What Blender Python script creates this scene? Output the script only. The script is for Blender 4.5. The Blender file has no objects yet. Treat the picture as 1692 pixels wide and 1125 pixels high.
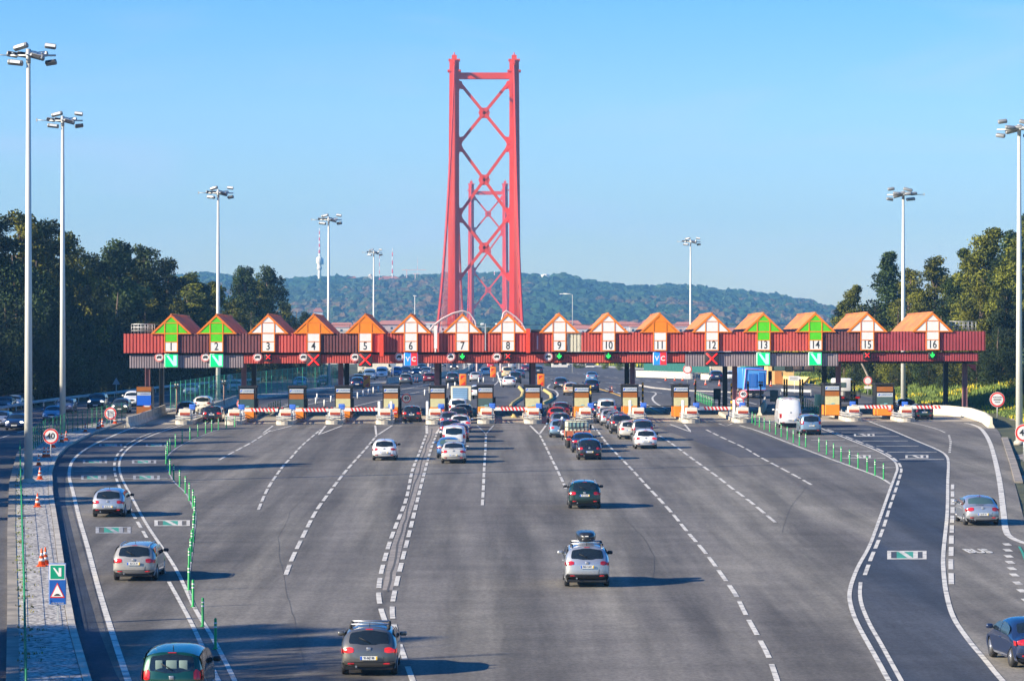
import bpy, math, random, bmesh
from mathutils import Vector, Matrix, noise
random.seed(7)
R = math.radians
sc = bpy.context.scene
# ------------------------------------------------------------------ camera, sky, sun
F, VX, VY, HC = 5400.0, 815.0, 570.0, 7.0      # focal length in photo pixels, vanishing point, eye level
cam = bpy.data.cameras.new("camera"); camo = bpy.data.objects.new("camera", cam)
sc.collection.objects.link(camo); sc.camera = camo
camo.location = (0, 0, HC); camo.rotation_euler = (R(90), 0, 0)
cam.sensor_width = 36; cam.lens = 36 * F / 1692
cam.shift_x = (846 - VX) / 1692; cam.shift_y = (VY - 562.5) / 1692
cam.clip_start = 1; cam.clip_end = 20000
SUN_EL = R(22.5); SHAD = Vector((0.921, 0.389))   # direction shadows fall on the ground
w = bpy.data.worlds.new("World"); sc.world = w; w.use_nodes = True
nt = w.node_tree; nt.nodes.clear()
sky = nt.nodes.new("ShaderNodeTexSky"); sky.sky_type = 'NISHITA'; sky.sun_disc = False
sky.sun_elevation = SUN_EL
sky.sun_rotation = math.atan2(-SHAD.x, -SHAD.y)
sky.altitude = 80; sky.air_density = 1.0; sky.dust_density = 0.2; sky.ozone_density = 2.5
hs = nt.nodes.new("ShaderNodeHueSaturation"); hs.inputs['Saturation'].default_value = 1.75
tcw = nt.nodes.new('ShaderNodeTexCoord'); mpw = nt.nodes.new('ShaderNodeMapping'); mpw.inputs['Scale'].default_value = (6, 6, 30); mpw.inputs['Rotation'].default_value = (0, R(12), 0)
nzw = nt.nodes.new('ShaderNodeTexNoise'); nzw.inputs['Scale'].default_value = 1.6; nzw.inputs['Detail'].default_value = 6; nzw.inputs['Distortion'].default_value = .6
crw = nt.nodes.new('ShaderNodeMapRange'); crw.inputs[1].default_value = .48; crw.inputs[2].default_value = .72; crw.inputs[3].default_value = 1.72; crw.inputs[4].default_value = 1.34   # thin cirrus veils
nt.links.new(tcw.outputs['Generated'], mpw.inputs[0]); nt.links.new(mpw.outputs[0], nzw.inputs['Vector']); nt.links.new(nzw.outputs[0], crw.inputs[0]); nt.links.new(crw.outputs[0], hs.inputs['Saturation'])
bg = nt.nodes.new("ShaderNodeBackground"); bg.inputs[1].default_value = 0.062
wo = nt.nodes.new("ShaderNodeOutputWorld")
nt.links.new(sky.outputs[0], hs.inputs['Color']); tint = nt.nodes.new("ShaderNodeMix"); tint.data_type = 'RGBA'; tint.blend_type = 'MULTIPLY'; tint.inputs[0].default_value = 1; tint.inputs[7].default_value = (1.06, 1.10, 1.52, 1)
nt.links.new(hs.outputs[0], tint.inputs[6]); nt.links.new(tint.outputs[2], bg.inputs[0]); nt.links.new(bg.outputs[0], wo.inputs[0])
sl = bpy.data.lights.new("sun", 'SUN'); sl.energy = 5.0; sl.angle = R(0.5); sl.color = (1.0, 0.88, 0.68)
so = bpy.data.objects.new("sun", sl); sc.collection.objects.link(so)
sd = Vector((SHAD.x * math.cos(SUN_EL), SHAD.y * math.cos(SUN_EL), -math.sin(SUN_EL)))
so.rotation_euler = sd.to_track_quat('-Z', 'Y').to_euler()
sc.view_settings.view_transform = 'Standard'; sc.view_settings.look = 'None'
sc.view_settings.exposure = 1.12; sc.view_settings.gamma = 1
sc.cycles.volume_bounces = 0; sc.cycles.max_bounces = 6; sc.cycles.transparent_max_bounces = 24

# ------------------------------------------------------------------ ground shape and pixel helpers
_tab = [(-200, 14.46), (0, 11.5), (303, 7.01), (415, 5.4), (514, 5.2), (9000, 5.2)]
def _h0(Y):
    for (a, p), (b, q) in zip(_tab, _tab[1:]):
        if Y <= b: return p + (q - p) * (Y - a) / (b - a)
    return 5.2
_T = [sum(_h0(Y + k * 6) for k in range(-5, 6)) / 11 for Y in range(-100, 1300)]
def Hy(Y):
    t = min(max(Y + 100, 0), 1398.0); i = int(t); return _T[i] + (_T[min(i + 1, 1399)] - _T[i]) * (t - i)
def gz(X, Y): return HC - Hy(Y) + 0.0035 * max(-60, min(60, X))
def gp(x, y):
    lo, hi = 40.0, 3000.0
    for _ in range(46):
        Y = (lo + hi) / 2; X = (x - VX) / F * Y
        if VY + F * (HC - gz(X, Y)) / Y > y: lo = Y
        else: hi = Y
    X = (x - VX) / F * Y
    return Vector((X, Y, gz(X, Y)))
def at(x, y, Y): return Vector(((x - VX) / F * Y, Y, HC + (VY - y) * Y / F))
def interp(tab, v):
    if v <= tab[0][0]: return tab[0][1]
    for (a, p), (b, q) in zip(tab, tab[1:]):
        if v <= b: return p + (q - p) * (v - a) / (b - a) if b > a else q
    return tab[-1][1]
def edge(px):                       # pixel polyline on the ground -> X as a function of Y
    return sorted((lambda p: (p.y, p.x))(gp(*q)) for q in px)

# ------------------------------------------------------------------ materials
_M = {}
def mat(name, col, rough=.6, metal=0., coat=0., emit=None, var=0., vscale=3., bump=0., bscale=20., spec=.5, c2=None, stretch=None, detail=4, rnd=0., contrast=(.35, .65)):
    if name in _M: return _M[name]
    m = bpy.data.materials.new(name); m.use_nodes = True; t = m.node_tree; N = t.nodes; L = t.links
    b = N['Principled BSDF']; b.inputs['Roughness'].default_value = rough; b.inputs['Metallic'].default_value = metal
    b.inputs['Coat Weight'].default_value = coat; b.inputs['Coat Roughness'].default_value = .04
    b.inputs['Specular IOR Level'].default_value = spec
    col = tuple(col); b.inputs['Base Color'].default_value = (*col, 1)
    tc = N.new('ShaderNodeTexCoord'); src = tc.outputs['Object']
    if stretch:
        mp = N.new('ShaderNodeMapping'); mp.inputs['Scale'].default_value = stretch; L.new(src, mp.inputs[0]); src = mp.outputs[0]
    if var or c2:
        n = N.new('ShaderNodeTexNoise'); n.inputs['Scale'].default_value = vscale; n.inputs['Detail'].default_value = detail
        L.new(src, n.inputs['Vector'])
        r = N.new('ShaderNodeValToRGB'); r.color_ramp.elements[0].position = contrast[0]; r.color_ramp.elements[1].position = contrast[1]
        a = c2 if c2 else tuple(c * (1 - var) for c in col)
        r.color_ramp.elements[0].color = (*a, 1)
        r.color_ramp.elements[1].color = (*(col if c2 else tuple(min(1, c * (1 + var)) for c in col)), 1)
        L.new(n.outputs[0], r.inputs[0]); out = r.outputs[0]
        if rnd:
            oi = N.new('ShaderNodeObjectInfo'); hv = N.new('ShaderNodeHueSaturation')
            mr = N.new('ShaderNodeMapRange'); mr.inputs[3].default_value = 1 - rnd; mr.inputs[4].default_value = 1 + rnd
            mh = N.new('ShaderNodeMapRange'); mh.inputs[3].default_value = .5 - rnd * .07; mh.inputs[4].default_value = .5 + rnd * .05
            L.new(oi.outputs['Random'], mr.inputs[0]); L.new(oi.outputs['Random'], mh.inputs[0])
            L.new(mr.outputs[0], hv.inputs['Value']); L.new(mh.outputs[0], hv.inputs['Hue']); L.new(out, hv.inputs['Color']); out = hv.outputs[0]
        L.new(out, b.inputs['Base Color'])
    if bump:
        n2 = N.new('ShaderNodeTexNoise'); n2.inputs['Scale'].default_value = bscale; n2.inputs['Detail'].default_value = 3
        L.new(src, n2.inputs['Vector']); bp = N.new('ShaderNodeBump'); bp.inputs['Strength'].default_value = bump; bp.inputs['Distance'].default_value = .03
        L.new(n2.outputs[0], bp.inputs['Height']); L.new(bp.outputs[0], b.inputs['Normal'])
    if emit:
        b.inputs['Emission Color'].default_value = (*col, 1); b.inputs['Emission Strength'].default_value = emit
    _M[name] = m; return m

def asphalt(name, c_lo, c_hi, warm, streak=.5):
    m = bpy.data.materials.new(name); m.use_nodes = True; t = m.node_tree; N = t.nodes; L = t.links
    b = N['Principled BSDF']; b.inputs['Roughness'].default_value = .82; b.inputs['Specular IOR Level'].default_value = .25
    tc = N.new('ShaderNodeTexCoord')
    def noise_(scale, st=(1, 1, 1), det=4, rough=.5):
        mp = N.new('ShaderNodeMapping'); mp.inputs['Scale'].default_value = st; L.new(tc.outputs['Object'], mp.inputs[0])
        n = N.new('ShaderNodeTexNoise'); n.inputs['Scale'].default_value = scale; n.inputs['Detail'].default_value = det
        n.inputs['Roughness'].default_value = rough
        L.new(mp.outputs[0], n.inputs['Vector']); return n.outputs[0]
    def mix(a, bb, fac, mode='MIX'):
        x = N.new('ShaderNodeMix'); x.data_type = 'RGBA'; x.blend_type = mode
        for s_, v in ((6, a), (7, bb)):
            if isinstance(v, tuple): x.inputs[s_].default_value = (*v, 1)
            else: L.new(v, x.inputs[s_])
        if isinstance(fac, float): x.inputs[0].default_value = fac
        else: L.new(fac, x.inputs[0])
        return x.outputs[2]
    def ramp(v, a, bb, ca=(0, 0, 0), cb=(1, 1, 1)):
        r = N.new('ShaderNodeValToRGB'); r.color_ramp.elements[0].position = a; r.color_ramp.elements[1].position = bb
        r.color_ramp.elements[0].color = (*ca, 1); r.color_ramp.elements[1].color = (*cb, 1); L.new(v, r.inputs[0]); return r.outputs[0]
    base = mix(c_lo, c_hi, ramp(noise_(.09, (1, .35, 1)), .38, .62))
    base = mix(base, warm, ramp(noise_(.16, (1.6, .10, 1), 3), .47, .64))             # long wear streaks down the lanes
    st = ramp(noise_(.55, (1, .035, 1), 5, .6), .38, .62, (1 - streak * .34,) * 3, (1 + streak * .12,) * 3)
    base = mix(base, st, 1.0, 'MULTIPLY')
    base = mix(base, ramp(noise_(.35, (.6, 1.0, 1), 6, .65), .38, .64, (.86,) * 3, (1.1,) * 3), 1.0, 'MULTIPLY')
    base = mix(base, ramp(noise_(7., (1, .45, 1), 5, .75), .38, .62, (.80,) * 3, (1.18,) * 3), 1.0, 'MULTIPLY')
    base = mix(base, ramp(noise_(1.6, (1, .35, 1), 4, .8), .62, .78, (1,) * 3, (.78, .78, .8)), 1.0, 'MULTIPLY')
    L.new(base, b.inputs['Base Color'])
    n2 = noise_(30); bp = N.new('ShaderNodeBump'); bp.inputs['Strength'].default_value = .5; bp.inputs['Distance'].default_value = .02
    L.new(n2, bp.inputs['Height']); L.new(bp.outputs[0], b.inputs['Normal'])
    return m

M_ASPH = asphalt('asphalt', (.152, .138, .122), (.188, .172, .15), (.235, .214, .178), 1.1)
M_ASPH2 = asphalt('new_asphalt', (.038, .050, .074), (.054, .066, .09), (.075, .082, .098), .9)
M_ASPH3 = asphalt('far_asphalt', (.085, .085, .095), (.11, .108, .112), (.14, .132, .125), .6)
M_WHITE = mat('road_paint', (.68, .64, .55), .7, var=.3, vscale=1.8, detail=8, c2=(.34, .32, .29), contrast=(.36, .50))
M_WORN = mat('worn_road_paint', (.46, .46, .45), .8, c2=(.2, .2, .21), vscale=2.5, detail=7, contrast=(.36, .6))
M_YEL = mat('yellow_paint', (.75, .42, .05), .7, var=.2)
M_GRNP = mat('green_road_paint', (.04, .30, .20), .7, var=.2)
M_CONC = mat('concrete', (.50, .45, .37), .85, var=.22, vscale=1.2, bump=.2)
M_CONC_D = mat('dirty_concrete', (.36, .31, .25), .9, c2=(.18, .16, .14), vscale=.8, detail=6)
M_GRAV = mat('gravel', (.60, .56, .50), .95, c2=(.17, .155, .14), vscale=5.5, detail=10, bump=.3, bscale=14, contrast=(.42, .56))
M_EARTH = mat('earth', (.10, .10, .035), .95, c2=(.035, .045, .02), vscale=.25, detail=7)
M_GRASSG = mat('grass_ground', (.17, .22, .03), .95, c2=(.055, .09, .018), vscale=.35, detail=8)
M_STEEL = mat('galvanised_steel', (.52, .53, .52), .5, .35, var=.12, vscale=.7)
M_POLE = mat('mast_steel', (.66, .66, .60), .5, .15, var=.06, vscale=.3)
M_DARK = mat('black_metal', (.02, .02, .022), .5)
M_BLK = mat('black_plastic', (.012, .012, .014), .55)
M_LAMP = mat('lamp_glass', (.8, .8, .75), .2, var=.05)
M_RED = mat('red_cladding', (.68, .115, .082), .6, c2=(.54, .09, .066), vscale=.7, detail=6, stretch=(1, 1, .35))
M_MAUV = mat('brown_cladding', (.19, .065, .065), .6, var=.15, vscale=.5)
M_GREYC = mat('grey_cladding', (.33, .265, .27), .6, var=.12, vscale=.5)
M_CREAM = mat('cream_cladding', (.72, .66, .48), .6, c2=(.25, .22, .18), vscale=1.2, detail=6, contrast=(.3, .42))
M_COL = mat('column_paint', (.23, .11, .12), .6, var=.1)
M_ORG = mat('orange_trim', (.86, .22, .015), .5, var=.07)
M_ORGP = mat('orange_panel', (.88, .25, .01), .5, var=.06)
M_TILE = mat('orange_roof_sheet', (.72, .22, .06), .75, c2=(.42, .15, .06), vscale=1.2, detail=6, stretch=(1, .3, 1))
M_SWH = mat('sign_white', (.82, .80, .74), .45, var=.04)
M_SGR = mat('sign_green', (.10, .62, .01), .45, var=.05)
M_NUM = mat('number_black', (.035, .035, .035), .5)
M_VG = mat('lit_green_board', (.0, .74, .16), .4, emit=.35)
M_VL = mat('lit_pale_stroke', (.40, .78, .85), .4, emit=.35)
M_DSP = mat('dark_matrix_board', (.045, .035, .035), .6)
M_LX = mat('lit_red', (.95, .02, .015), .4, emit=.9)
M_LG = mat('lit_green', (.02, .95, .08), .4, emit=.9)
M_SBL = mat('sign_blue', (.012, .12, .62), .45)
M_VBL = mat('lit_blue', (.02, .22, .85), .4, emit=.3)
M_VRD = mat('lit_red_board', (.80, .03, .03), .4, emit=.3)
M_SRD = mat('sign_red', (.78, .035, .02), .45)
M_BRED = mat('bridge_red', (.66, .05, .012), .55, var=.08, vscale=.05)
M_FGRN = mat('green_fence_paint', (.01, .20, .09), .5)
M_PGRN = mat('green_post_plastic', (.012, .32, .07), .5)
M_BARK = mat('bark', (.12, .085, .06), .9, var=.3, vscale=2, bump=.5)
M_BARKG = mat('pale_bark', (.26, .22, .17), .9, var=.3, vscale=2, bump=.5)
M_TYRE = mat('tyre_rubber', (.018, .018, .02), .85)
M_RIM = mat('wheel_rim', (.42, .43, .45), .35, .7)
M_GLASS = mat('tinted_glass', (.012, .018, .022), .06, 0, spec=.8)
M_GLASSL = mat('pale_tinted_glass', (.06, .11, .11), .08, 0, spec=.9)
M_TAIL = mat('tail_lamp_red', (.62, .015, .012), .15, coat=.8, c2=(.28, .008, .01), vscale=9)
M_BRK = mat('lit_brake_lamp', (.85, .03, .02), .15, coat=.6, emit=.28, c2=(.45, .01, .01), vscale=9)
M_HEAD = mat('lit_headlamp', (1.0, .93, .8), .1, emit=1.6)
M_HEADO = mat('headlamp', (.6, .62, .66), .1, coat=.5)
M_PLW = mat('plate_white', (.8, .8, .76), .4)
M_CONE = mat('cone_orange', (.86, .11, .015), .5)
M_CLAD_W = mat('white_wall_paint', (.80, .72, .55), .7, var=.1)
M_YWALL = mat('yellow_wall_paint', (.78, .52, .2), .75, var=.1)
M_TEAL = mat('teal_screen', (.02, .12, .10), .6, var=.15)

# ------------------------------------------------------------------ mesh builder
class MB:
    def __init__(s): s.v = []; s.f = []; s.m = []; s.sm = []
    def add(s, vs, fs, mi=0, smooth=False):
        o = len(s.v); s.v += [tuple(p) for p in vs]
        for f in fs: s.f.append(tuple(i + o for i in f)); s.m.append(mi); s.sm.append(smooth)
        return s
    def box(s, c, d, mi=0, rz=0, taper=1.0):
        x, y, z = d[0] / 2, d[1] / 2, d[2] / 2; ca, sa = math.cos(rz), math.sin(rz); vs = []
        for k, zz in enumerate((-z, z)):
            t = taper if k else 1
            for a, b in ((-x, -y), (x, -y), (x, y), (-x, y)):
                a *= t; b *= t
                vs.append((c[0] + a * ca - b * sa, c[1] + a * sa + b * ca, c[2] + zz))
        return s.add(vs, [(3, 2, 1, 0), (4, 5, 6, 7), (0, 1, 5, 4), (1, 2, 6, 5), (2, 3, 7, 6), (3, 0, 4, 7)], mi)
    def box2(s, a, b, mi=0): return s.box([(a[i] + b[i]) / 2 for i in range(3)], [abs(b[i] - a[i]) for i in range(3)], mi)
    def rbox(s, c, d, r=.05, mi=0, seg=2, smooth=True):
        bm = bmesh.new(); bmesh.ops.create_cube(bm, size=1)
        for v in bm.verts: v.co = Vector((v.co.x * d[0], v.co.y * d[1], v.co.z * d[2]))
        bmesh.ops.bevel(bm, geom=bm.edges[:], offset=min(r, min(d) * .45), segments=seg, affect='EDGES', profile=.5)
        bm.verts.index_update()
        s.add([v.co + Vector(c) for v in bm.verts], [[v.index for v in f.verts] for f in bm.faces], mi, smooth); bm.free(); return s
    def tube(s, pts, r, n=6, mi=0, cap=True, smooth=True):
        pts = [Vector(p) for p in pts]; rs = r if isinstance(r, (list, tuple)) else [r] * len(pts); vs = []; fs = []
        up = None
        for i, p in enumerate(pts):
            d = (pts[min(i + 1, len(pts) - 1)] - pts[max(i - 1, 0)]).normalized()
            if up is None: up = Vector((0, 0, 1)) if abs(d.z) < .9 else Vector((1, 0, 0))
            a = d.cross(up).normalized(); b = a.cross(d).normalized(); up = b
            for k in range(n):
                t = 2 * math.pi * k / n + math.pi / n; vs.append(p + (a * math.cos(t) + b * math.sin(t)) * rs[i])
        for i in range(len(pts) - 1):
            for k in range(n):
                k2 = (k + 1) % n; fs.append((i * n + k, i * n + k2, (i + 1) * n + k2, (i + 1) * n + k))
        s.add(vs, fs, mi, smooth)
        if cap:
            o = len(s.v) - len(vs); s.f.append(tuple(o + k for k in range(n))[::-1]); s.m.append(mi); s.sm.append(False)
            o2 = o + (len(pts) - 1) * n; s.f.append(tuple(o2 + k for k in range(n))); s.m.append(mi); s.sm.append(False)
        return s
    def lathe(s, prof, c=(0, 0, 0), axis='Z', n=16, mi=0, smooth=True):
        vs = []; fs = []
        for r, h in prof:
            for k in range(n):
                t = 2 * math.pi * k / n; a, b = r * math.cos(t), r * math.sin(t)
                p = (a, b, h) if axis == 'Z' else ((h, a, b) if axis == 'X' else (a, -h, b))
                vs.append((p[0] + c[0], p[1] + c[1], p[2] + c[2]))
        for i in range(len(prof) - 1):
            for k in range(n):
                k2 = (k + 1) % n; fs.append((i * n + k, i * n + k2, (i + 1) * n + k2, (i + 1) * n + k))
        fs.append(tuple(range(n))[::-1]); fs.append(tuple((len(prof) - 1) * n + k for k in range(n)))
        return s.add(vs, fs, mi, smooth)
    def prism(s, poly, y0, y1, mi=0):              # polygon in XZ extruded along Y
        n = len(poly); vs = [(x, y0, z) for x, z in poly] + [(x, y1, z) for x, z in poly]
        return s.add(vs, [tuple(range(n)), tuple(range(2 * n - 1, n - 1, -1))] + [(i, i + n, (i + 1) % n + n, (i + 1) % n) for i in range(n)], mi)
    def prismz(s, poly, z0, z1, mi=0):             # polygon in XY extruded along Z (z may be a function)
        n = len(poly); g = (lambda q, h: h(q[0], q[1]) if callable(h) else h)
        vs = [(q[0], q[1], g(q, z0)) for q in poly] + [(q[0], q[1], g(q, z1)) for q in poly]
        return s.add(vs, [tuple(range(n))[::-1], tuple(range(n, 2 * n))] + [(i, (i + 1) % n, (i + 1) % n + n, i + n) for i in range(n)], mi)

def lk(o): sc.collection.objects.link(o); return o
def part(name, mb, m, parent=None, loc=None, rz=0):
    me = bpy.data.meshes.new(name); me.from_pydata(mb.v, [], mb.f); me.update()
    for k in (m if isinstance(m, (list, tuple)) else [m]): me.materials.append(k)
    me.polygons.foreach_set('material_index', mb.m); me.polygons.foreach_set('use_smooth', mb.sm)
    o = lk(bpy.data.objects.new(name, me))
    if parent: o.parent = parent
    if loc is not None: o.location = loc
    if rz: o.rotation_euler.z = rz
    return o
def tag(o, label, cat, group=None):
    o['label'] = label; o['category'] = cat
    if group: o['group'] = group
    return o
def thing(name, label, cat, loc, group=None, rz=0):
    o = lk(bpy.data.objects.new(name, None)); o.location = loc; o.rotation_euler.z = rz; o.empty_display_size = .3
    return tag(o, label, cat, group)
def struct(name, mb, m, kind='structure'):
    o = part(name, mb, m); o['kind'] = kind; return o
def dup(root, loc, label, rz=None, scale=None):
    def cp(o, par):
        c = lk(o.copy())
        if par: c.parent = par
        for ch in [k for k in kids.get(o.name, [])]: cp(ch, c)
        return c
    kids = {}
    def walk(o):
        kids[o.name] = list(o.children)
        for k in kids[o.name]: walk(k)
    walk(root)
    c = cp(root, None); c.location = loc; c['label'] = label
    if rz is not None: c.rotation_euler.z = rz
    if scale is not None: c.scale = scale if isinstance(scale, (tuple, list)) else (scale,) * 3
    return c
def text(s, size, m, parent, loc, rot=(R(90), 0, 0), name='lettering', sx=1., sy=1., ext=.004, off=0.):
    cu = bpy.data.curves.new(name, 'FONT'); cu.body = s; cu.size = size; cu.extrude = ext; cu.offset = off
    cu.align_x = 'CENTER'; cu.align_y = 'CENTER'; cu.resolution_u = 3
    t = bpy.data.objects.new('tmp', cu); lk(t); dg = bpy.context.evaluated_depsgraph_get()
    me = bpy.data.meshes.new_from_object(t.evaluated_get(dg)); bpy.data.objects.remove(t); bpy.data.curves.remove(cu)
    me.name = name
    me.materials.clear(); me.materials.append(m)
    o = lk(bpy.data.objects.new(name, me)); o.parent = parent; o.location = loc; o.rotation_euler = rot; o.scale = (sx, sy, 1)
    return o
ORD = ['first', 'second', 'third', 'fourth', 'fifth', 'sixth', 'seventh', 'eighth', 'ninth', 'tenth', 'eleventh', 'twelfth', 'thirteenth',
       'fourteenth', 'fifteenth', 'sixteenth', 'seventeenth', 'eighteenth', 'nineteenth', 'twentieth', 'twenty-first', 'twenty-second',
       'twenty-third', 'twenty-fourth', 'twenty-fifth', 'twenty-sixth', 'twenty-seventh', 'twenty-eighth', 'twenty-ninth', 'thirtieth'] + \
      ['thirty-' + k for k in ('first', 'second', 'third', 'fourth', 'fifth', 'sixth', 'seventh', 'eighth', 'ninth')]
# ------------------------------------------------------------------ ground, roads
E_PL = edge([(175, 1200), (150, 1125), (125, 1040), (110, 960), (98, 880), (88, 820), (86, 780), (95, 755), (112, 738), (150, 718), (190, 703), (215, 694),
             (300, 676), (360, 668), (460, 655), (560, 642), (640, 633), (700, 627), (765, 618), (788, 600), (797, 592)])
E_PR = edge([(2000, 1200), (1850, 1050), (1750, 940), (1705, 890), (1690, 850), (1680, 810), (1668, 765), (1652, 715), (1640, 700), (1600, 686), (1543, 680), (1480, 664), (1400, 648),
             (1300, 631), (1110, 614), (1000, 607), (930, 602), (870, 594)])
E_ML = edge([(5, 1200), (10, 1125), (12, 1000), (12, 880), (15, 800), (28, 750), (60, 728), (110, 712), (160, 700), (210, 688),
             (300, 668), (360, 660), (460, 649), (560, 637.5), (640, 630), (700, 624.5), (762, 617), (786, 600), (796, 592)])   # left edge of the median
E_OL = edge([(-900, 1200), (-500, 900), (-250, 770), (-120, 712), (0, 684), (52, 674), (208, 655), (280, 646), (430, 634), (560, 620), (640, 612), (700, 606), (740, 600), (765, 592)])
def ramp01(v, a, b):
    t = max(0., min(1., (v - a) / (b - a))); return t * t * (3 - 2 * t)
RIDGE = [(-1400, 490), (0, 500), (300, 466), (340, 461), (390, 468), (440, 478), (500, 470), (560, 469), (600, 471), (650, 470), (690, 468), (720, 465), (780, 464), (860, 462), (900, 467),
         (930, 466), (960, 473), (1010, 481), (1060, 485), (1110, 482), (1160, 486), (1210, 492), (1250, 496), (1300, 502), (1340, 511), (1380, 521), (1450, 533), (1692, 548), (3000, 556)]
def tz(X, Y):
    z = gz(X, Y) - .03
    if Y < 900:
        k = 1 - ramp01(Y, 560, 800)
        d = interp(E_OL, Y) - 2.0 - X
        if d > 0: z += k * (9.5 * ramp01(d, 0, 34) + 9 * ramp01(d, 30, 110) + .5 * noise.noise((X * .1, Y * .1, 0)) * min(1, d / 6))
        d = X - interp(E_PR, Y) - 1.2
        if d > 0:
            kk = k * ramp01(Y, 215, 300)
            z += kk * (3.2 * ramp01(d, 0, 16) + 4.5 * ramp01(d, 10, 70) + .35 * noise.noise((X * .12, Y * .12, 3)) * min(1, d / 5))
            z += (1 - kk) * .0 - .25 * (1 - kk) * ramp01(d, 0, 3)
    else:
        z -= 73 * ramp01(Y, 920, 1250) * (1 - ramp01(Y, 2350, 2600))
        if Y > 2350:
            zr = HC + (VY - interp(RIDGE, VX + F * X / Y)) * 4200 / F
            t = ramp01(Y, 2350, 2600); z0 = 3 + 6 * noise.noise((X * .004, Y * .004, 1))
            z1 = z0 + (zr - z0) * (ramp01(Y, 2600, 4350) ** 1.0 if Y < 4200 else 1) + 9 * noise.noise((X * .006, Y * .006, 5)) * ramp01(Y, 2700, 3300) * (1 - ramp01(Y, 3700, 4100))
            z = z * (1 - t) + z1 * t
    return z
def grid(xs, ys, zf, mi=0):
    mb = MB(); n = len(xs)
    mb.add([(x, y, zf(x, y)) for y in ys for x in xs], [(j * n + i, j * n + i + 1, (j + 1) * n + i + 1, (j + 1) * n + i) for j in range(len(ys) - 1) for i in range(n - 1)], mi, True)
    return mb
xs = [-1500, -900, -500, -300, -200, -160] + [-140 + 4 * i for i in range(66)] + [130, 150, 180, 230, 320, 500, 900, 1500]
ys = [-60 + 4 * i for i in range(240)] + [900 + 25 * i for i in range(20)] + [1400 + 60 * i for i in range(85)]
struct('ground', grid(xs, ys, tz), M_EARTH)
def strip(name, le, re, y0, y1, m, off, nx=10, step=3.0, kind='structure', zfun=None):
    mb = MB(); ys_ = [y0 + i * step for i in range(int((y1 - y0) / step) + 1)] + [y1]; vs = []
    for Y in ys_:
        a, b = interp(le, Y), interp(re, Y)
        for i in range(nx + 1):
            X = a + (b - a) * i / nx; vs.append((X, Y, (zfun or gz)(X, Y) + off))
    mb.add(vs, [(j * (nx + 1) + i, j * (nx + 1) + i + 1, (j + 1) * (nx + 1) + i + 1, (j + 1) * (nx + 1) + i) for j in range(len(ys_) - 1) for i in range(nx)], 0, True)
    return struct(name, mb, m)
strip('road', E_PL, E_PR, 60, 1150, M_ASPH, .0, 12)
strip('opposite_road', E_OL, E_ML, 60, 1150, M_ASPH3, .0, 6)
NAVY_L = edge([(1466, 1125), (1430, 1060), (1405, 990), (1405, 965), (1437, 901), (1470, 809), (1484, 776), (1476, 761), (1452, 746), (1407, 728), (1330, 702)])
NAVY_R = edge([(1656, 1125), (1600, 1058), (1564, 982), (1559, 930), (1565, 850), (1567, 770), (1562, 752), (1549, 743), (1470, 710), (1420, 700)])
strip('new_asphalt_lane', NAVY_L, NAVY_R, gp(1560, 1124).y - 6, gp(1400, 702).y, M_ASPH2, .004, 4)
strip('new_asphalt_edge', edge([(172, 1190), (148, 1125), (123, 1040), (108, 960), (96, 880), (87, 820), (87, 780), (96, 757), (115, 738), (150, 720)]),
      edge([(240, 1190), (190, 1110), (163, 1040), (140, 960), (122, 890), (108, 830), (108, 790), (116, 762), (135, 744), (162, 727)]), 88, gp(150, 722).y, M_ASPH2, .004, 2)
FARL = edge([(290, 710), (240, 690), (300, 677), (460, 656), (560, 643), (640, 634), (765, 619), (788, 601)])
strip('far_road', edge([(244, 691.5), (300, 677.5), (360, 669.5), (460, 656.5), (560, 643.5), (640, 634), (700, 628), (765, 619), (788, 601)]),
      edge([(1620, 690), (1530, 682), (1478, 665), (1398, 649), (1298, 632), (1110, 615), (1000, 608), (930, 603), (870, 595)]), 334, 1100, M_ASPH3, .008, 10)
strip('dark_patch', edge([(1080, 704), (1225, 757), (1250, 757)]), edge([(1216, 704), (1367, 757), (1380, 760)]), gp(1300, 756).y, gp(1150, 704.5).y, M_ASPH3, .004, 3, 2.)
strip('pale_apron', [(0, -34)] + [(400, -34)], [(0, 47.5), (400, 47.5)], 297.5, 333.5, mat('apron_concrete', (.50, .43, .32), .9, c2=(.30, .26, .20), vscale=.7, detail=6), .006, 12, 2.)
strip('left_rumble_surface', edge([(122, 800), (120, 765), (135, 748), (180, 724), (225, 707)]), edge([(285, 794), (279, 760), (300, 735), (345, 713), (375, 707)]), gp(200, 790).y, gp(300, 708).y, M_ASPH3, .004, 3, 2.)
def verge(name, le, re, y0, y1, m, h, **k): return strip(name, le, re, y0, y1, m, h, 4, zfun=gz)
strip('median_gravel', [(a, b + .28) for a, b in E_ML], [(a, b - .28) for a, b in E_PL], 70, 600, M_GRAV, .12, 6)
def kerb(name, ed, y0, y1, side, h=.14, wd=.26, m=None):
    mb = MB(); ys_ = [y0 + i * 4. for i in range(int((y1 - y0) / 4) + 1)] + [y1]; vs = []
    for Y in ys_:
        a = interp(ed, Y); b = a + side * wd
        if b < a: a, b = b, a
        vs += [(a, Y, gz(a, Y) - .02), (a, Y, gz(a, Y) + h), (b, Y, gz(b, Y) + h), (b, Y, gz(b, Y) - .02)]
    n = len(ys_); mb.add(vs, [(4 * j + i, 4 * j + i + 1, 4 * j + i + 5, 4 * j + i + 4)[::-1] for j in range(n - 1) for i in range(3)] + [(0, 1, 2, 3), tuple(4 * (n - 1) + i for i in (3, 2, 1, 0))])
    return struct(name, mb, m or M_CONC)
kerb('median_kerb', E_PL, 70, 600, -1); kerb('opposite_kerb', E_ML, 70, 600, 1, .14, .4, M_CONC_D)
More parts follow.
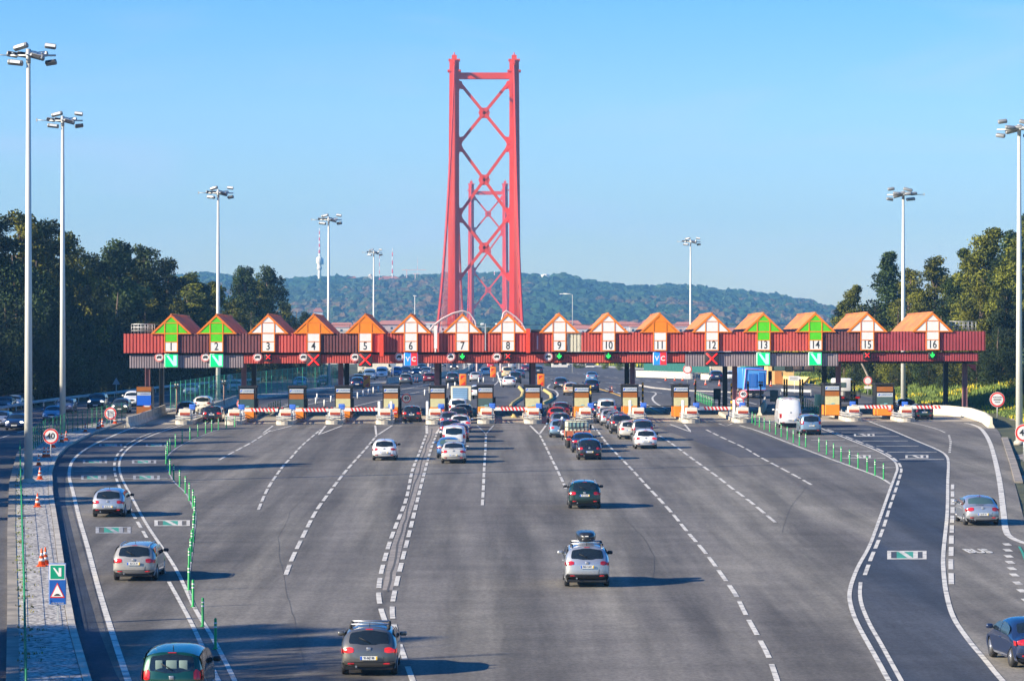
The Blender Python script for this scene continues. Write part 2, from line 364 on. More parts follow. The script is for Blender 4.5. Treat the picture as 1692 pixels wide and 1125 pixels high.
kerb('right_kerb', E_PR, 200, 262, 1, .1, .5, M_CONC_D)
strip('drain_channel', [(a, b + .55) for a, b in E_PR], [(a, b + 1.5) for a, b in E_PR], 170, 262, M_CONC_D, -.08, 3)
strip('far_verge', [(a, b + .1) for a, b in E_PR], [(a, b + 5.5) for a, b in E_PR], 430, 900, M_CONC, .03, 3)
# right hand asphalt shoulder past the small island
# ------------------------------------------------------------------ markings
PM = {'w': MB(), 'o': MB(), 'y': MB(), 'g': MB(), 'k': MB()}
def ribbon(pts, wd, k='w', off=.016, world=False):
    P = [Vector(p) if world else gp(*p) for p in pts]; Q = []
    for a, b in zip(P, P[1:]):
        n = max(1, int((b - a).length / 3)); Q += [a + (b - a) * i / n for i in range(n)]
    Q.append(P[-1]); vs = []
    for i, p in enumerate(Q):
        d = Q[min(i + 1, len(Q) - 1)] - Q[max(i - 1, 0)]; nrm = Vector((-d.y, d.x, 0)).normalized() * wd * .44
        for q in (p + nrm, p - nrm): vs.append((q.x, q.y, gz(q.x, q.y) + off))
    PM[k].add(vs, [(2 * i, 2 * i + 1, 2 * i + 3, 2 * i + 2) for i in range(len(Q) - 1)])
def smooth(pts, n=6):
    P = [Vector((*p, 0)) for p in pts]; out = []
    for i in range(len(P) - 1):
        a, b, c, d = P[max(i - 1, 0)], P[i], P[i + 1], P[min(i + 2, len(P) - 1)]
        for k in range(n):
            t = k / n; q = .5 * ((2 * b) + (c - a) * t + (2 * a - 5 * b + 4 * c - d) * t * t + (3 * b - a - 3 * c + d) * t ** 3); out.append((q.x, q.y))
    return out + [tuple(P[-1])[:2]]
def dashed(pts, wd=.2, dash=5.2, gap=1.8, k='w', off=.016, start=0.):
    P = [gp(*p) for p in pts]; s = start; on = True; left = dash; cur = [P[0]]
    for a, b in zip(P, P[1:]):
        L_ = (b - a).length; t = 0.
        while L_ - t > left:
            t += left; q = a + (b - a) * t / L_
            if on: cur.append(q); ribbon(cur, wd * random.uniform(.93, 1.05), k, off, True)
            on = not on; left = dash if on else gap; cur = [q]
        left -= L_ - t
        if on: cur.append(b)
    if on and len(cur) > 1 and (cur[-1] - cur[0]).length > 1: ribbon(cur, wd, k, off, True)
S = smooth
ribbon(S([(236, 1190), (212, 1125), (190, 1060), (165, 980), (145, 905), (132, 860), (120.6, 813), (114.5, 787), (118, 765), (132, 749), (154, 735), (180, 723), (213, 709), (240, 701)]), .24)
ribbon(S([(410, 1180), (388, 1125), (352.5, 1056), (323, 1007), (290, 939), (244, 869), (217, 820), (201, 789), (197, 768), (203, 751), (220, 735), (248, 720.6), (284, 707.6), (305, 702)]), .18)
ribbon(S([(388, 1180), (361, 1125), (336, 1072), (314.5, 1026), (279, 961)]), .18)
dashed(S([(271, 947), (246, 895), (220, 850), (213, 836), (196, 801), (189, 775), (193, 753), (208, 737)]), .2, 4.6, 2.2)
ribbon(S([(208, 735), (235, 721), (275, 707), (296, 702)]), .13)
ribbon(S([(323, 1007), (312, 972), (313, 945), (316, 917), (320, 882), (323, 850), (319, 839), (307, 815), (286, 794), (277, 770), (279, 751), (310, 730), (362, 710), (392, 704)]), .12, 'o')
dashed(S([(362, 760), (380, 750), (395, 742), (412, 733), (430, 722), (447, 711)]), .2)
dashed(S([(427, 842), (440, 812), (452, 792), (468, 770), (482, 755), (497, 738), (520, 718), (530, 710)]), .2)
dashed(S([(472, 950), (484, 920), (502.5, 882), (519, 850), (535.6, 825), (570, 780), (603, 743), (622, 720)]), .22)
dashed(S([(636, 1026), (629, 1004), (625.6, 980), (629, 950), (641, 905), (653.5, 870), (671, 825), (681, 779), (693, 748), (704, 719)]), .22, 4.6, 2.)
dashed(S([(684, 1130), (676, 1108), (663, 1072), (652, 1037), (648, 1004), (654, 969), (664, 928), (679, 870), (690, 825), (702, 778), (712, 742), (720.6, 719)]), .22, 4.6, 2.)
ribbon([(705.5, 717), (705, 703)], .25); ribbon([(720.6, 717), (730, 703)], .25)
dashed([(797, 835), (799, 800), (800, 775), (802, 745), (803, 718)], .2)
ribbon([(788, 702.5), (803, 717), (816, 702.5)], .16, 'o')
dashed(S([(935, 807), (925, 785), (912, 759), (901, 736), (892, 719)]), .2)
dashed(S([(1286, 1130), (1270, 1085), (1250, 1047), (1232, 1014.7), (1217, 985), (1200, 960), (1166.7, 914.7), (1137, 880), (1110.7, 848), (1088, 823), (1068, 802), (1050.7, 782.7), (1030, 761), (1010.5, 741), (998, 726.5), (983.5, 706)]), .21)
dashed(S([(1281, 863), (1242, 830.6), (1210, 807), (1186, 788), (1150.7, 762.7), (1126.7, 745), (1102.7, 728), (1080, 714)]), .21)
dashed(S([(1341, 801), (1316, 787), (1284, 770), (1255.6, 755), (1230, 740), (1205.7, 728.7), (1183, 718), (1165, 709)]), .2)
ribbon(S([(1472, 800), (1452, 788), (1410, 772), (1367.6, 756.5), (1301, 731), (1252, 712), (1222, 703)]), .2, 'w')
ribbon(S([(1500, 1180), (1468.6, 1125), (1446.6, 1084.6), (1417, 1031), (1405, 996.6), (1405, 972), (1417, 938), (1437, 901), (1456, 850), (1470.5, 809), (1479.5, 785), (1482.6, 773), (1476.5, 761), (1452, 746), (1407, 727.7), (1361.5, 709.6), (1345, 703)]), .19)
dashed(S([(1429, 950), (1438.6, 924), (1447, 904), (1454.7, 885.4), (1461, 868), (1466, 852), (1470.5, 836.7), (1479, 812), (1486, 790), (1489, 774), (1480, 760), (1455, 744), (1410, 726), (1366, 709)]), .19, 5.2, 1.9)
ribbon(S([(1520, 1180), (1489.4, 1125), (1456.4, 1065), (1437, 1031), (1424.6, 1001.5), (1421, 982), (1422, 962)]), .17)
ribbon(S([(1700, 1170), (1656.8, 1125), (1625, 1087), (1600.6, 1057.7), (1576, 1021), (1564, 982), (1559, 943), (1559, 911), (1565, 850), (1566, 797), (1567, 764), (1562.7, 752), (1549, 743), (1513, 727.7), (1470.5, 709.6), (1425, 692)]), .21)
dashed([(1572, 965), (1571, 932), (1572, 892), (1574, 844), (1574, 807), (1574, 800)], .24, 5.2, 1.9)
ribbon(S([(1480, 694), (1514.5, 700), (1545, 708), (1562, 715)]), .14); dashed([(1569, 748), (1571, 730), (1568, 719)], .2, 2., 1.5)
ribbon(S([(1594, 699), (1608, 702), (1622, 709.6), (1634, 727.7), (1643, 755), (1652, 797), (1658, 845.7), (1662, 876), (1671, 888), (1695, 898), (1730, 906)]), .36)
for x, y in [(1664, 899.5), (1665, 909), (1666.6, 919), (1669, 929), (1672, 939.5), (1676, 950), (1681, 963), (1688, 976), (1696, 992)]:
    a = gp(x - 6, y); b = gp(x + 6, y); ribbon([a, b], 1.6, 'w', .016, True)
ribbon([gp(1684, 903), gp(1689, 912), gp(1698, 935)], .12, 'g', .018, True)
def nosev(x, y, vx, vy, x2=None):
    x2 = x2 or x + 26; ribbon([(x, y), (vx, vy), (x2, y)], .2)
    for i in range(1, 5):
        t = i / 5.2; ribbon([(x + (vx - x) * t, y + (vy - y) * t), (x2 + (vx - x2) * t, y + (vy - y) * t)], .10, 'o')
nosev(538, 703.5, 526, 718.5, 565); nosev(620, 703, 622, 720, 648); nosev(451, 703.5, 434, 716, 482); nosev(876, 703, 891, 718, 902)
nosev(958, 703, 983, 712, 978); nosev(1107, 701, 1142, 714, 1131); nosev(1188, 700, 1200, 704, 1210)
# cross lines of the two left lanes and two right lanes
for y, a, b in [(710, 205, 262), (713.5, 190, 254), (717, 190, 240), (723, 180, 222), (729.5, 166, 214), (737.5, 156, 200), (748, 142, 193), (761, 128, 185), (778, 122, 181), (790, 118, 183)]:
    ribbon([(a, y), (b, y)], .45 if y < 770 else .35, 'o')
    if y > 712: ribbon([(b + 18, y), (max(b + 62, 277), y)], .45 if y < 770 else .35, 'o')
for y, a, b in [(727, 1340, 1396), (736.5, 1352, 1418), (746, 1370, 1444), (757, 1390, 1463), (772.5, 1436, 1480), (708.5, 1368, 1440), (715, 1390, 1470), (721, 1412, 1486), (728.5, 1425, 1500), (737, 1448, 1518), (747, 1466, 1548), (759, 1486, 1560)]:
    ribbon([(a, y), (b, y)], .5, 'w')
def nlogo(x0, y0, x1, y1, mk='o', fill=True):            # painted N-shaped lane badge with a frame
    A = lambda u, v: (x0 + (x1 - x0) * u, y0 + (y1 - y0) * v)
    a = gp(*A(0, 1)); b = gp(*A(1, 1)); c = gp(*A(1, 0)); d = gp(*A(0, 0)); P = lambda u, v: d + (c - d) * u + (a - d) * v + ((b - a) - (c - d)) * u * v
    def quad(k, u0, v0, u1, v1, off, sk=0.):
        q = [P(u0, v0), P(u1, v0), P(u1 + sk, v1), P(u0 + sk, v1)]
        PM[k].add([(p.x, p.y, gz(p.x, p.y) + off) for p in q], [(3, 2, 1, 0)])
    quad(mk, 0, 0, 1, .12, .014); quad(mk, 0, .88, 1, 1, .014); quad(mk, 0, .12, .10, .88, .014); quad(mk, .9, .12, 1, .88, .014)
    if fill: quad('g', .24, .12, .66, .88, .014)
    quad(mk, .28, .12, .42, .88, .020, .24); quad(mk, .66, .12, .78, .88, .014)
nlogo(1466, 910, 1531, 924, 'w')
for x, y, ww, hh in [(183, 735.5, 38, 4), (258, 735.5, 34, 4), (157, 762.5, 40, 5.5), (238, 763, 40, 5.5), (155, 789, 42, 7), (242, 789, 44, 7)]: nlogo(x - ww / 2, y - hh / 2, x + ww / 2, y + hh / 2)
nlogo(158, 870.5, 216, 881); nlogo(255, 859.5, 314, 869, 'w')
for x, y, ww, hh in [(1428, 718.7, 34, 3.6), (1420, 754.3, 38, 4.5), (1515, 754.5, 38, 5)]: nlogo(x - ww / 2, y - hh / 2, x + ww / 2, y + hh / 2, 'w', False)
# beyond the toll
ribbon(S([(660, 700), (760, 660), (800, 645), (823, 630), (818, 612)]), .2)
dashed(S([(1170, 640), (1060, 628), (980, 620), (900, 611)]), .25, 6, 8)
dashed(S([(1140, 655), (1040, 643), (960, 634), (890, 622)]), .25, 6, 8)
ribbon(S([(425, 692), (510, 668), (640, 648), (712, 634)]), .22); ribbon(S([(412, 690), (500, 663), (620, 642)]), .22)
ribbon(S([(560, 680), (600, 668), (700, 646), (745, 640)]), .2); ribbon(S([(470, 668), (560, 652), (640, 642)]), .2, 'w')
ribbon(S([(893, 664), (920, 655), (918, 646), (905, 641), (909, 635)]), .25); ribbon(S([(1107, 678), (1085, 667), (1078, 658), (1084, 650), (1070, 647), (1040, 644)]), .25)
ribbon(S([(1000, 642), (1040, 656), (1095, 682)]), .3); ribbon(S([(985, 641), (1030, 656), (1090, 684)]), .45, 'y')
ribbon(S([(1250, 668), (1180, 652), (1100, 642), (1000, 632)]), .25); ribbon(S([(1330, 690), (1230, 672), (1150, 660)]), .25)
ribbon(S([(1640, 640), (1500, 668), (1440, 660)]), .01)
for k, x in enumerate((640, 600, 560, 480)): dashed([(x + 40, 622 + k), (x - 80, 634 + k * 2)], .2, 5, 4)
dashed(S([(0, 724), (40, 712), (118, 697), (210, 678)]), .2, 6, 5); ribbon(S([(-40, 694), (52, 680), (208, 661), (300, 650)]), .25)
# tar cracks
def crack(pts, wd=.05, jit=1.2):
    q = []
    for (a, b), (c, d) in zip(pts, pts[1:]):
        n = max(2, int(math.hypot(c - a, d - b) / 9))
        q += [(a + (c - a) * i / n + random.uniform(-jit, jit), b + (d - b) * i / n) for i in range(n)]
    ribbon(q + [pts[-1]], wd, 'k', .012)
crack([(715, 708), (702, 745), (692, 779), (679, 820), (668, 866), (660, 890), (656, 909), (651, 934), (644, 958), (640, 977)], .10, 1.5)
crack([(500, 825), (480, 845), (470, 870), (459, 888), (461, 915), (468, 950), (475, 985), (485, 1020), (498, 1080), (503, 1100)], .016)
crack([(1335, 800), (1305, 840), (1292, 880)], .018)
crack([(1020, 845), (1065, 890), (1082, 920), (1078, 960)], .018)
struct('lane_markings', PM['w'], M_WHITE); struct('worn_lane_markings', PM['o'], M_WORN); struct('yellow_lane_markings', PM['y'], M_YEL)
struct('green_lane_markings', PM['g'], M_GRNP); struct('pavement_cracks', PM['k'], mat('tar_crack', (.085, .08, .074), .9))
strip('crack_strip', edge([(632, 975), (646, 905), (660, 865), (676, 825), (686, 779), (697, 748), (708, 717), (707, 704)]), edge([(649, 975), (664, 905), (673, 865), (686, 825), (698, 779), (708, 748), (718, 717), (727, 704)]), gp(640, 975).y, gp(716, 704).y, mat('worn_concrete_strip', (.33, .285, .24), .9, c2=(.20, .18, .16), vscale=1.5, detail=6), .008, 2, 2.)
bp_ = gp(1616, 911)
t = text('BUS', 1.0, mat('bus_paint', (.55, .54, .5), .8, var=.2), None, (bp_.x, bp_.y, gz(bp_.x, bp_.y) + .026), (0, 0, 0), 'bus_lettering', .66, 3.2, .002, .03); t['kind'] = 'structure'
t.rotation_euler.x = math.atan(.0148)
# ------------------------------------------------------------------ toll canopy
YF = 312.0; SC = F / YF
def cx(px): return (px - VX) / SC
def cz(py): return HC + (VY - py) / SC
def zo(X): return .0029 * (X + 35.3)
def corr(mb, x0, x1, z0, z1, Y, pitch=.30, dep=.10, zf=zo):
    n = max(1, int((x1 - x0) / pitch)); p = (x1 - x0) / n; pts = []
    for i in range(n):
        a = x0 + i * p; pts += [(a, Y), (a + p * .62, Y), (a + p * .68, Y + dep), (a + p * .94, Y + dep)]
    pts.append((x1, Y)); vs = []
    for x, y in pts: vs += [(x, y, z0 + zf(x)), (x, y, z1 + zf(x))]
    mb.add(vs, [(2 * i, 2 * i + 2, 2 * i + 3, 2 * i + 1) for i in range(len(pts) - 1)])
    # back sheet gives the cladding its thickness
    mb.add([(x0, Y + .3, z0 + zf(x0)), (x1, Y + .3, z0 + zf(x1)), (x1, Y + .3, z1 + zf(x1)), (x0, Y + .3, z1 + zf(x0))], [(3, 2, 1, 0)])
    mb.add([(x0, Y, z1 + zf(x0)), (x1, Y, z1 + zf(x1)), (x1, Y + .3, z1 + zf(x1)), (x0, Y + .3, z1 + zf(x0))], [(0, 1, 2, 3)])
    mb.add([(x0, Y, z0 + zf(x0)), (x1, Y, z0 + zf(x1)), (x1, Y + .3, z0 + zf(x1)), (x0, Y + .3, z0 + zf(x0))], [(3, 2, 1, 0)])
canopy = thing('toll_canopy', 'long red corrugated toll plaza canopy with sixteen numbered gabled roofs', 'canopy', (0, 0, 0))
ZT, ZB = cz(551.3), cz(583.2)
M_RED2 = mat('dull_red_cladding', (.40, .065, .075), .55, var=.12, vscale=.5)
for a, b, m in [(205, 283, M_RED), (283, 443, M_MAUV), (443, 519, M_RED), (519, 603, M_MAUV), (603, 937, M_RED), (937, 960, M_CREAM), (960, 1346, M_RED), (1346, 1432, M_MAUV), (1432, 1450, M_RED), (1450, 1627, M_RED2)]:
    q = MB(); corr(q, cx(a) + .01, cx(b) - .01, ZB, ZT, YF - .38); part('fascia_panel', q, m, canopy)
for a, b, m, zb in [(214, 403, M_GREYC, 608), (403, 1132, M_RED, 601), (1132, 1385, M_GREYC, 608), (1385, 1616, M_RED2, 600.5)]:
    q = MB(); corr(q, cx(a) + .01, cx(b) - .01, cz(zb), cz(587), YF - .06, .24); part('lower_fascia', q, m, canopy)
xa, xb = cx(205), cx(1627)
q = MB(); q.box(((xa + xb) / 2, 322.2, ZB + .35 + .12), (xb - xa - .4, 19.4, .5)); q.box(((xa + xb) / 2, 314.3, ZB - .45), (xb - xa - 1.6, 1.4, 1.1))
q.box(((xa + xb) / 2, 328.5, ZB - .5), (xb - xa - 1.6, .6, 1.1))
for i in range(17): q.box((xa + 3 + i * (xb - xa - 6) / 16, 321.5, ZB - .25), (.35, 14, .55))
part('roof_deck', q, M_DARK, canopy)
for x in (xa + .15, xb - .15): part('end_fascia', MB().box((x, 321.9, (ZT + ZB) / 2 + zo(x)), (.25, 19.9, ZT - ZB - .02)), M_RED2, canopy)
for px, Y, front in [(244, 314.5, 1), (403, 314.5, 1), (563, 314.5, 1), (722, 314.5, 1), (881, 314.5, 1), (1045, 314.5, 1), (1214, 314.5, 1), (1385, 314.5, 1), (1594, 314.5, 1)]:
    X = (px - VX) / F * Y; Xb = X
    for yy, nm in ((Y, 'column'), (327.8, 'column')):
        q = MB(); g = gz(X, yy); h = ZB - .2 - g
        q.box((X, yy, g + h / 2), (.36, .16, h)); q.box((X - .2, yy, g + h / 2), (.07, .46, h)); q.box((X + .2, yy, g + h / 2), (.07, .46, h)); q.box((X, yy, g + .1), (.75, .75, .2))
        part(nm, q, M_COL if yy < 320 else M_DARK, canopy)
# rails on the roof
q = MB()
def rail(q, x0, x1, Y, z0, z1, nx, nz=2, r=.025):
    for k in range(nx + 1): x = x0 + (x1 - x0) * k / nx; q.tube([(x, Y, z0), (x, Y, z1)], r, 4)
    for k in range(1, nz + 1): z = z0 + (z1 - z0) * k / nz; q.tube([(x0, Y, z), (x1, Y, z)], r, 4)
rail(q, cx(216), cx(251), 312.6, ZT, ZT + .9, 6, 3); part('roof_railing', q, M_STEEL, canopy); q = MB(); rail(q, cx(216), cx(251), 314.6, ZT, ZT + .95, 6, 3)
part('roof_railing', q, M_STEEL, canopy)
q = MB(); rail(q, cx(1571), cx(1614), 312.6, ZT + .2, ZT + 1.15, 6, 3); part('roof_railing', q, M_STEEL, canopy); q = MB(); rail(q, cx(1571), cx(1614), 314.6, ZT + .2, ZT + 1.2, 6, 3); part('roof_railing', q, M_STEEL, canopy)
q = MB(); rail(q, -35, 47, 330.5, ZT - .4, 9.05, 16, 2, .03); part('roof_railing', q, M_DARK, canopy)
LX = [283.5, 358.3, 443.6, 518.4, 603.8, 678.8, 764, 839.3, 924, 1005, 1090, 1175.7, 1261, 1346.6, 1432, 1539.7]
GREENL = {1, 2, 13, 14}; ORNGL = {4, 5, 11}
for i, px in enumerate(LX):
    n = i + 1; X = cx(px); zb = 8.05 + zo(X); za = 9.82 + zo(X); hw = 1.74; c = .605
    m = M_SGR if n in GREENL else (M_ORGP if n in ORNGL else M_SWH)
    q = MB()                                                    # the long gabled roof body
    q.add([(X - hw + .1, 311.7, zb - .02), (X + hw - .1, 311.7, zb - .02), (X, 311.7, za - .12), (X - hw + .1, 330, zb - .02), (X + hw - .1, 330, zb - .02), (X, 330, za - .12)], [(0, 1, 2), (5, 4, 3), (0, 3, 4, 1)])
    g = part('gable_roof', q, M_ORG, canopy)
    q = MB()
    for s in (-1, 1):
        e = (X + s * (hw + .12), zb - .10); a = (X, za + .02); t = .13; nr = 44; pr = []
        for k in range(nr + 1):                                # corrugated sheet: ribs run down the slope
            y = 311.72 + 18.4 * k / nr; d = .045 if k % 2 else 0
            pr.append([(a[0], y, a[1] + d), (e[0], y, e[1] + d), (e[0], y, e[1] - t), (a[0], y, a[1] - t)])
        vs = [p for r_ in pr for p in r_]; fs = []
        for k in range(nr):
            for j in range(4): f = (4 * k + j, 4 * k + (j + 1) % 4, 4 * k + 4 + (j + 1) % 4, 4 * k + 4 + j); fs.append(f if s > 0 else f[::-1])
        fs += [(0, 1, 2, 3), (4 * nr + 3, 4 * nr + 2, 4 * nr + 1, 4 * nr)]; q.add(vs, fs)
    q.tube([(X, 311.4, za + .06), (X, 330.2, za + .06)], .09, 6)
    part('roof_sheet', q, M_TILE, g)
    q = MB()                                                    # orange frame
    w_ = .11
    for s in (-1, 1):
        q.prism([(X, za + .10), (X, za - .16), (X + s * (hw + .0), zb - .02), (X + s * (hw + .22), zb - .02)][::s], 311.45, 311.75)
    q.box((X, 311.50, zb + .03), (2 * hw, .08, .1)); q.box((X, 311.50, 6.34 + zo(X)), (1.21, .09, .08)); q.box((X, 311.50, 7.27 + zo(X)), (1.21, .08, .07))
    for s in (-1, 1): q.box((X + s * c, 311.50, (6.3 + 9.05) / 2 + zo(X)), (.09, .085, 2.75))
    q.box((X, 311.50, 9.08 + zo(X)), (1.25, .08, .07))
    part('gable_frame', q, M_ORG, g)
    q = MB(); y0 = 311.49
    q.add([(X - hw + .1, y0, zb), (X + hw - .1, y0, zb), (X, y0, za - .15)], [(0, 1, 2)]); part('gable_panel', q, m, g)
    q = MB(); z2 = 7.27 + zo(X); q.box((X, 311.53, (z2 + zb) / 2), (1.2, .1, zb - z2)); part('upper_sign_panel', q, M_SGR if n in GREENL else M_SWH, g)
    q = MB(); z1 = 6.32 + zo(X); q.box((X, 311.53, (z2 + z1) / 2), (1.2, .1, z2 - z1)); part('number_panel', q, M_SWH, g)
    q = MB(); q.box((X, 311.85, 7.2 + zo(X)), (1.0, .5, 1.5)); part('sign_bracket', q, M_DARK, g)
    text(str(n), 1.05, M_NUM, g, (X, 311.475, 6.81 + zo(X)), sx=.78, name='lane_number', off=.012)
q = MB(); q.box((cx(720), 311.3, cz(557)), (.3, .25, 2.2)); q.tube([(cx(720), 311.4, cz(576)), (cx(720), 311.4, cz(582))], .08); part('antenna_box', q, M_SWH, canopy)
for px, a, b in [(631, 552, 589), (872.5, 543, 583)]:
    q = MB(); q.box((cx(px), 311.3, (cz(a) + cz(b)) / 2), (.38, .5, cz(a) - cz(b))); part('cable_duct', q, mat('bright_red_duct', (.78, .07, .03), .5, var=.06), canopy)
    q = MB(); q.box((cx(px) + .75, 311.9, (cz(a) + cz(b)) / 2 + .2), (.9, .3, cz(a) - cz(b) - .6)); part('duct_shadow', q, M_DARK, canopy)  # dark box stands in for the shadow the duct throws to its right
q = MB(); q.box((cx(888), 311.5, cz(566)), (.14, .2, 1.3)); part('lamp_tube', q, mat('pink_tube', (.75, .4, .4), .5), canopy)
q = MB(); q.box((cx(802), 311.6, cz(557)), (.1, .1, 2.6)); part('thin_antenna', q, M_STEEL, canopy)
q = MB(); q.prism([(cx(1601), cz(602)), (cx(1616), cz(602)), (cx(1616), cz(613))], 313.4, 314); part('end_gusset', q, M_RED2, canopy)

# ------------------------------------------------------------------ lane signals
def glyph_n(mb, X, Y, Z, s, mi=0):
    mb.prism([(X - .43 * s, Z + .42 * s), (X - .25 * s, Z + .42 * s), (X + .14 * s, Z - .1 * s), (X + .14 * s, Z + .42 * s), (X + .4 * s, Z + .42 * s), (X + .4 * s, Z - .42 * s), (X + .14 * s, Z - .42 * s)], Y - .012, Y, mi)
for n in range(1, 17):
    px = LX[n - 1]; X = cx(px); z = cz(596) + zo(X)
    kind = 'N' if n in GREENL else ('X' if n in (4, 5, 12) else ('V' if n in (6, 11) else ('x' if n in (3, 8, 15) else 'a')))
    if kind == 'N':
        r = thing('lane_signal', 'square green lane board with pale slanted N mark under number %d' % n, 'lane signal', (X, 311.7, z), 'green electronic lane boards')
        q = MB().rbox((0, .1, 0), (1.3, .22, 1.3), .07); part('board_housing', q, mat('pale_board_rim', (.55, .8, .7), .5), r)
        q = MB().box((0, -.015, 0), (1.18, .02, 1.18)); part('board_face', q, M_VG, r)
        q = MB(); glyph_n(q, .04, -.027, 0, 1.18); part('board_mark', q, M_VL, r)
    elif kind == 'X':
        r = thing('lane_signal', 'large dark lane board with big red cross under number %d' % n, 'lane signal', (X, 311.7, z + .03), 'dark boards with big red crosses')
        part('board_housing', MB().rbox((0, .1, 0), (1.36, .22, 1.3), .04), M_DSP, r)
        q = MB()
        for s in (-1, 1):
            for d in (-.03, .03): q.tube([(-.5 + d, -.02, -.5 * s), (.5 + d, -.02, .5 * s)], .052, 4)
        part('red_cross', q, M_LX, r)
    elif kind == 'V':
        r = thing('lane_signal', 'square half blue half red lane board lettered VC under number %d' % n, 'lane signal', (X + .02, 311.7, z + .08), 'blue and red lane boards')
        part('board_housing', MB().rbox((0, .1, 0), (1.34, .22, 1.3), .08), mat('board_rim_blue', (.45, .55, .9), .5), r)
        part('blue_half', MB().box((-.3, -.015, 0), (.60, .02, 1.2)), M_VBL, r); part('red_half', MB().box((.3, -.015, 0), (.60, .02, 1.2)), M_VRD, r)
        text('V', .62, M_SWH, r, (-.30, -.03, -.02), off=.02); text('C', .62, M_SWH, r, (.27, -.03, -.02), off=.02)
    elif kind == 'x':
        r = thing('lane_signal', 'small lit red cross in a black hood under number %d' % n, 'lane signal', (X, 311.55, z + .32), 'small red cross lane signals')
        part('signal_housing', MB().rbox((0, .2, -.06), (.72, .4, .62), .05), M_DARK, r)
        part('signal_hood', MB().box((0, -.12, -.38), (.8, .4, .04)).box((.5, .45, -.15), (1.6, .08, .12)), M_DARK, r)
        q = MB()
        for s in (-1, 1): q.tube([(-.2, -.02, -.2 * s), (.2, -.02, .2 * s)], .04, 4)
        part('red_cross', q, M_LX, r)
    else:
        r = thing('lane_signal', 'small lit green down arrow in a black hood under number %d' % n, 'lane signal', (X, 311.55, z + .34), 'small green arrow lane signals')
        part('signal_housing', MB().rbox((0, .2, -.06), (.72, .4, .62), .05), M_DARK, r)
        part('signal_hood', MB().box((0, -.12, -.38), (.8, .4, .04)).box((.5, .45, -.15), (1.6, .08, .12)), M_DARK, r)
        q = MB(); q.box((0, -.02, .04), (.09, .03, .4)); q.prism([(-.24, .02), (-.12, .06), (0, -.08), (.12, .06), (.24, .02), (0, -.26)], -.035, -.005)
        part('green_arrow', q, M_LG, r)
def disc(mb, r, y0, y1, n=28, c=(0, 0), mi=0): mb.prism([(c[0] + r * math.cos(2 * math.pi * k / n), c[1] + r * math.sin(2 * math.pi * k / n)) for k in range(n)], y0, y1, mi)
proto = None
for k, px in enumerate([263.6, 339.8, 425.9, 501.6, 586.7, 659.8, 745, 821, 906]):
    lab = 'round no lorries sign with red rim left of lane number %d' % (k + 1)
    X = cx(px); Z = cz(590.3) + zo(X) * .6
    if proto is None:
        r = thing('no_truck_sign', lab, 'road sign', (X, 311.8, Z), 'round no lorries signs on the canopy'); proto = r
        q = MB(); disc(q, .45, .0, .03); part('sign_rim', q, M_SRD, r)
        q = MB(); disc(q, .43, -.012, .0); o = part('sign_edge', q, M_SWH, r)
        q = MB(); disc(q, .40, -.02, -.012); part('red_ring', q, M_SRD, r)
        q = MB(); disc(q, .335, -.028, -.02); part('sign_face', q, M_SWH, r)
        q = MB(); q.box((.03, -.034, .04), (.34, .01, .19)); q.box((-.2, -.034, .0), (.1, .01, .12)); q.box((-.02, -.034, -.07), (.46, .01, .04)); disc(q, .045, -.04, -.03, 10, (-.17, -.1)); disc(q, .045, -.04, -.03, 10, (.14, -.1))
        part('lorry_symbol', q, M_NUM, r)
        part('bracket', MB().box((0, .7, 0), (.08, 1.4, .08)), M_DARK, r)
    else: dup(proto, (X, 311.8, Z), lab)

# ------------------------------------------------------------------ islands with their furniture
ISL = [(303, 701.4, 'lanes 1 and 2'), (385, 702, 'lanes 2 and 3'), (470, 702, 'lanes 3 and 4'), (552, 701, 'lanes 4 and 5'), (635, 701, 'lanes 5 and 6'), (718, 701, 'lanes 6 and 7'),
       (803, 700, 'lanes 7 and 8'), (881, 700, 'lanes 8 and 9'), (967, 699.5, 'lanes 9 and 10'), (1055, 699, 'lanes 10 and 11'), (1143, 699, 'lanes 11 and 12'), (1228, 698.5, 'lanes 12 and 13'),
       (1412, 696.5, 'lanes 14 and 15'), (1499, 697, 'lanes 15 and 16')]
ARM = {1, 2, 3, 6, 10, 12, 13}
BOOTH = {1: 408, 2: 490, 3: 567, 4: 646, 5: 723, 6: 802, 7: 880, 8: 961, 9: 1041, 10: 1125, 12: 1375, 13: 1462}
def round_nose(w_, y0, y1, n=8):
    return [(-w_ / 2, y1)] + [(-w_ / 2 * math.cos(math.pi * k / n), y0 + w_ / 2 - w_ / 2 * math.sin(math.pi * k / n)) for k in range(n + 1)] + [(w_ / 2, y1)]
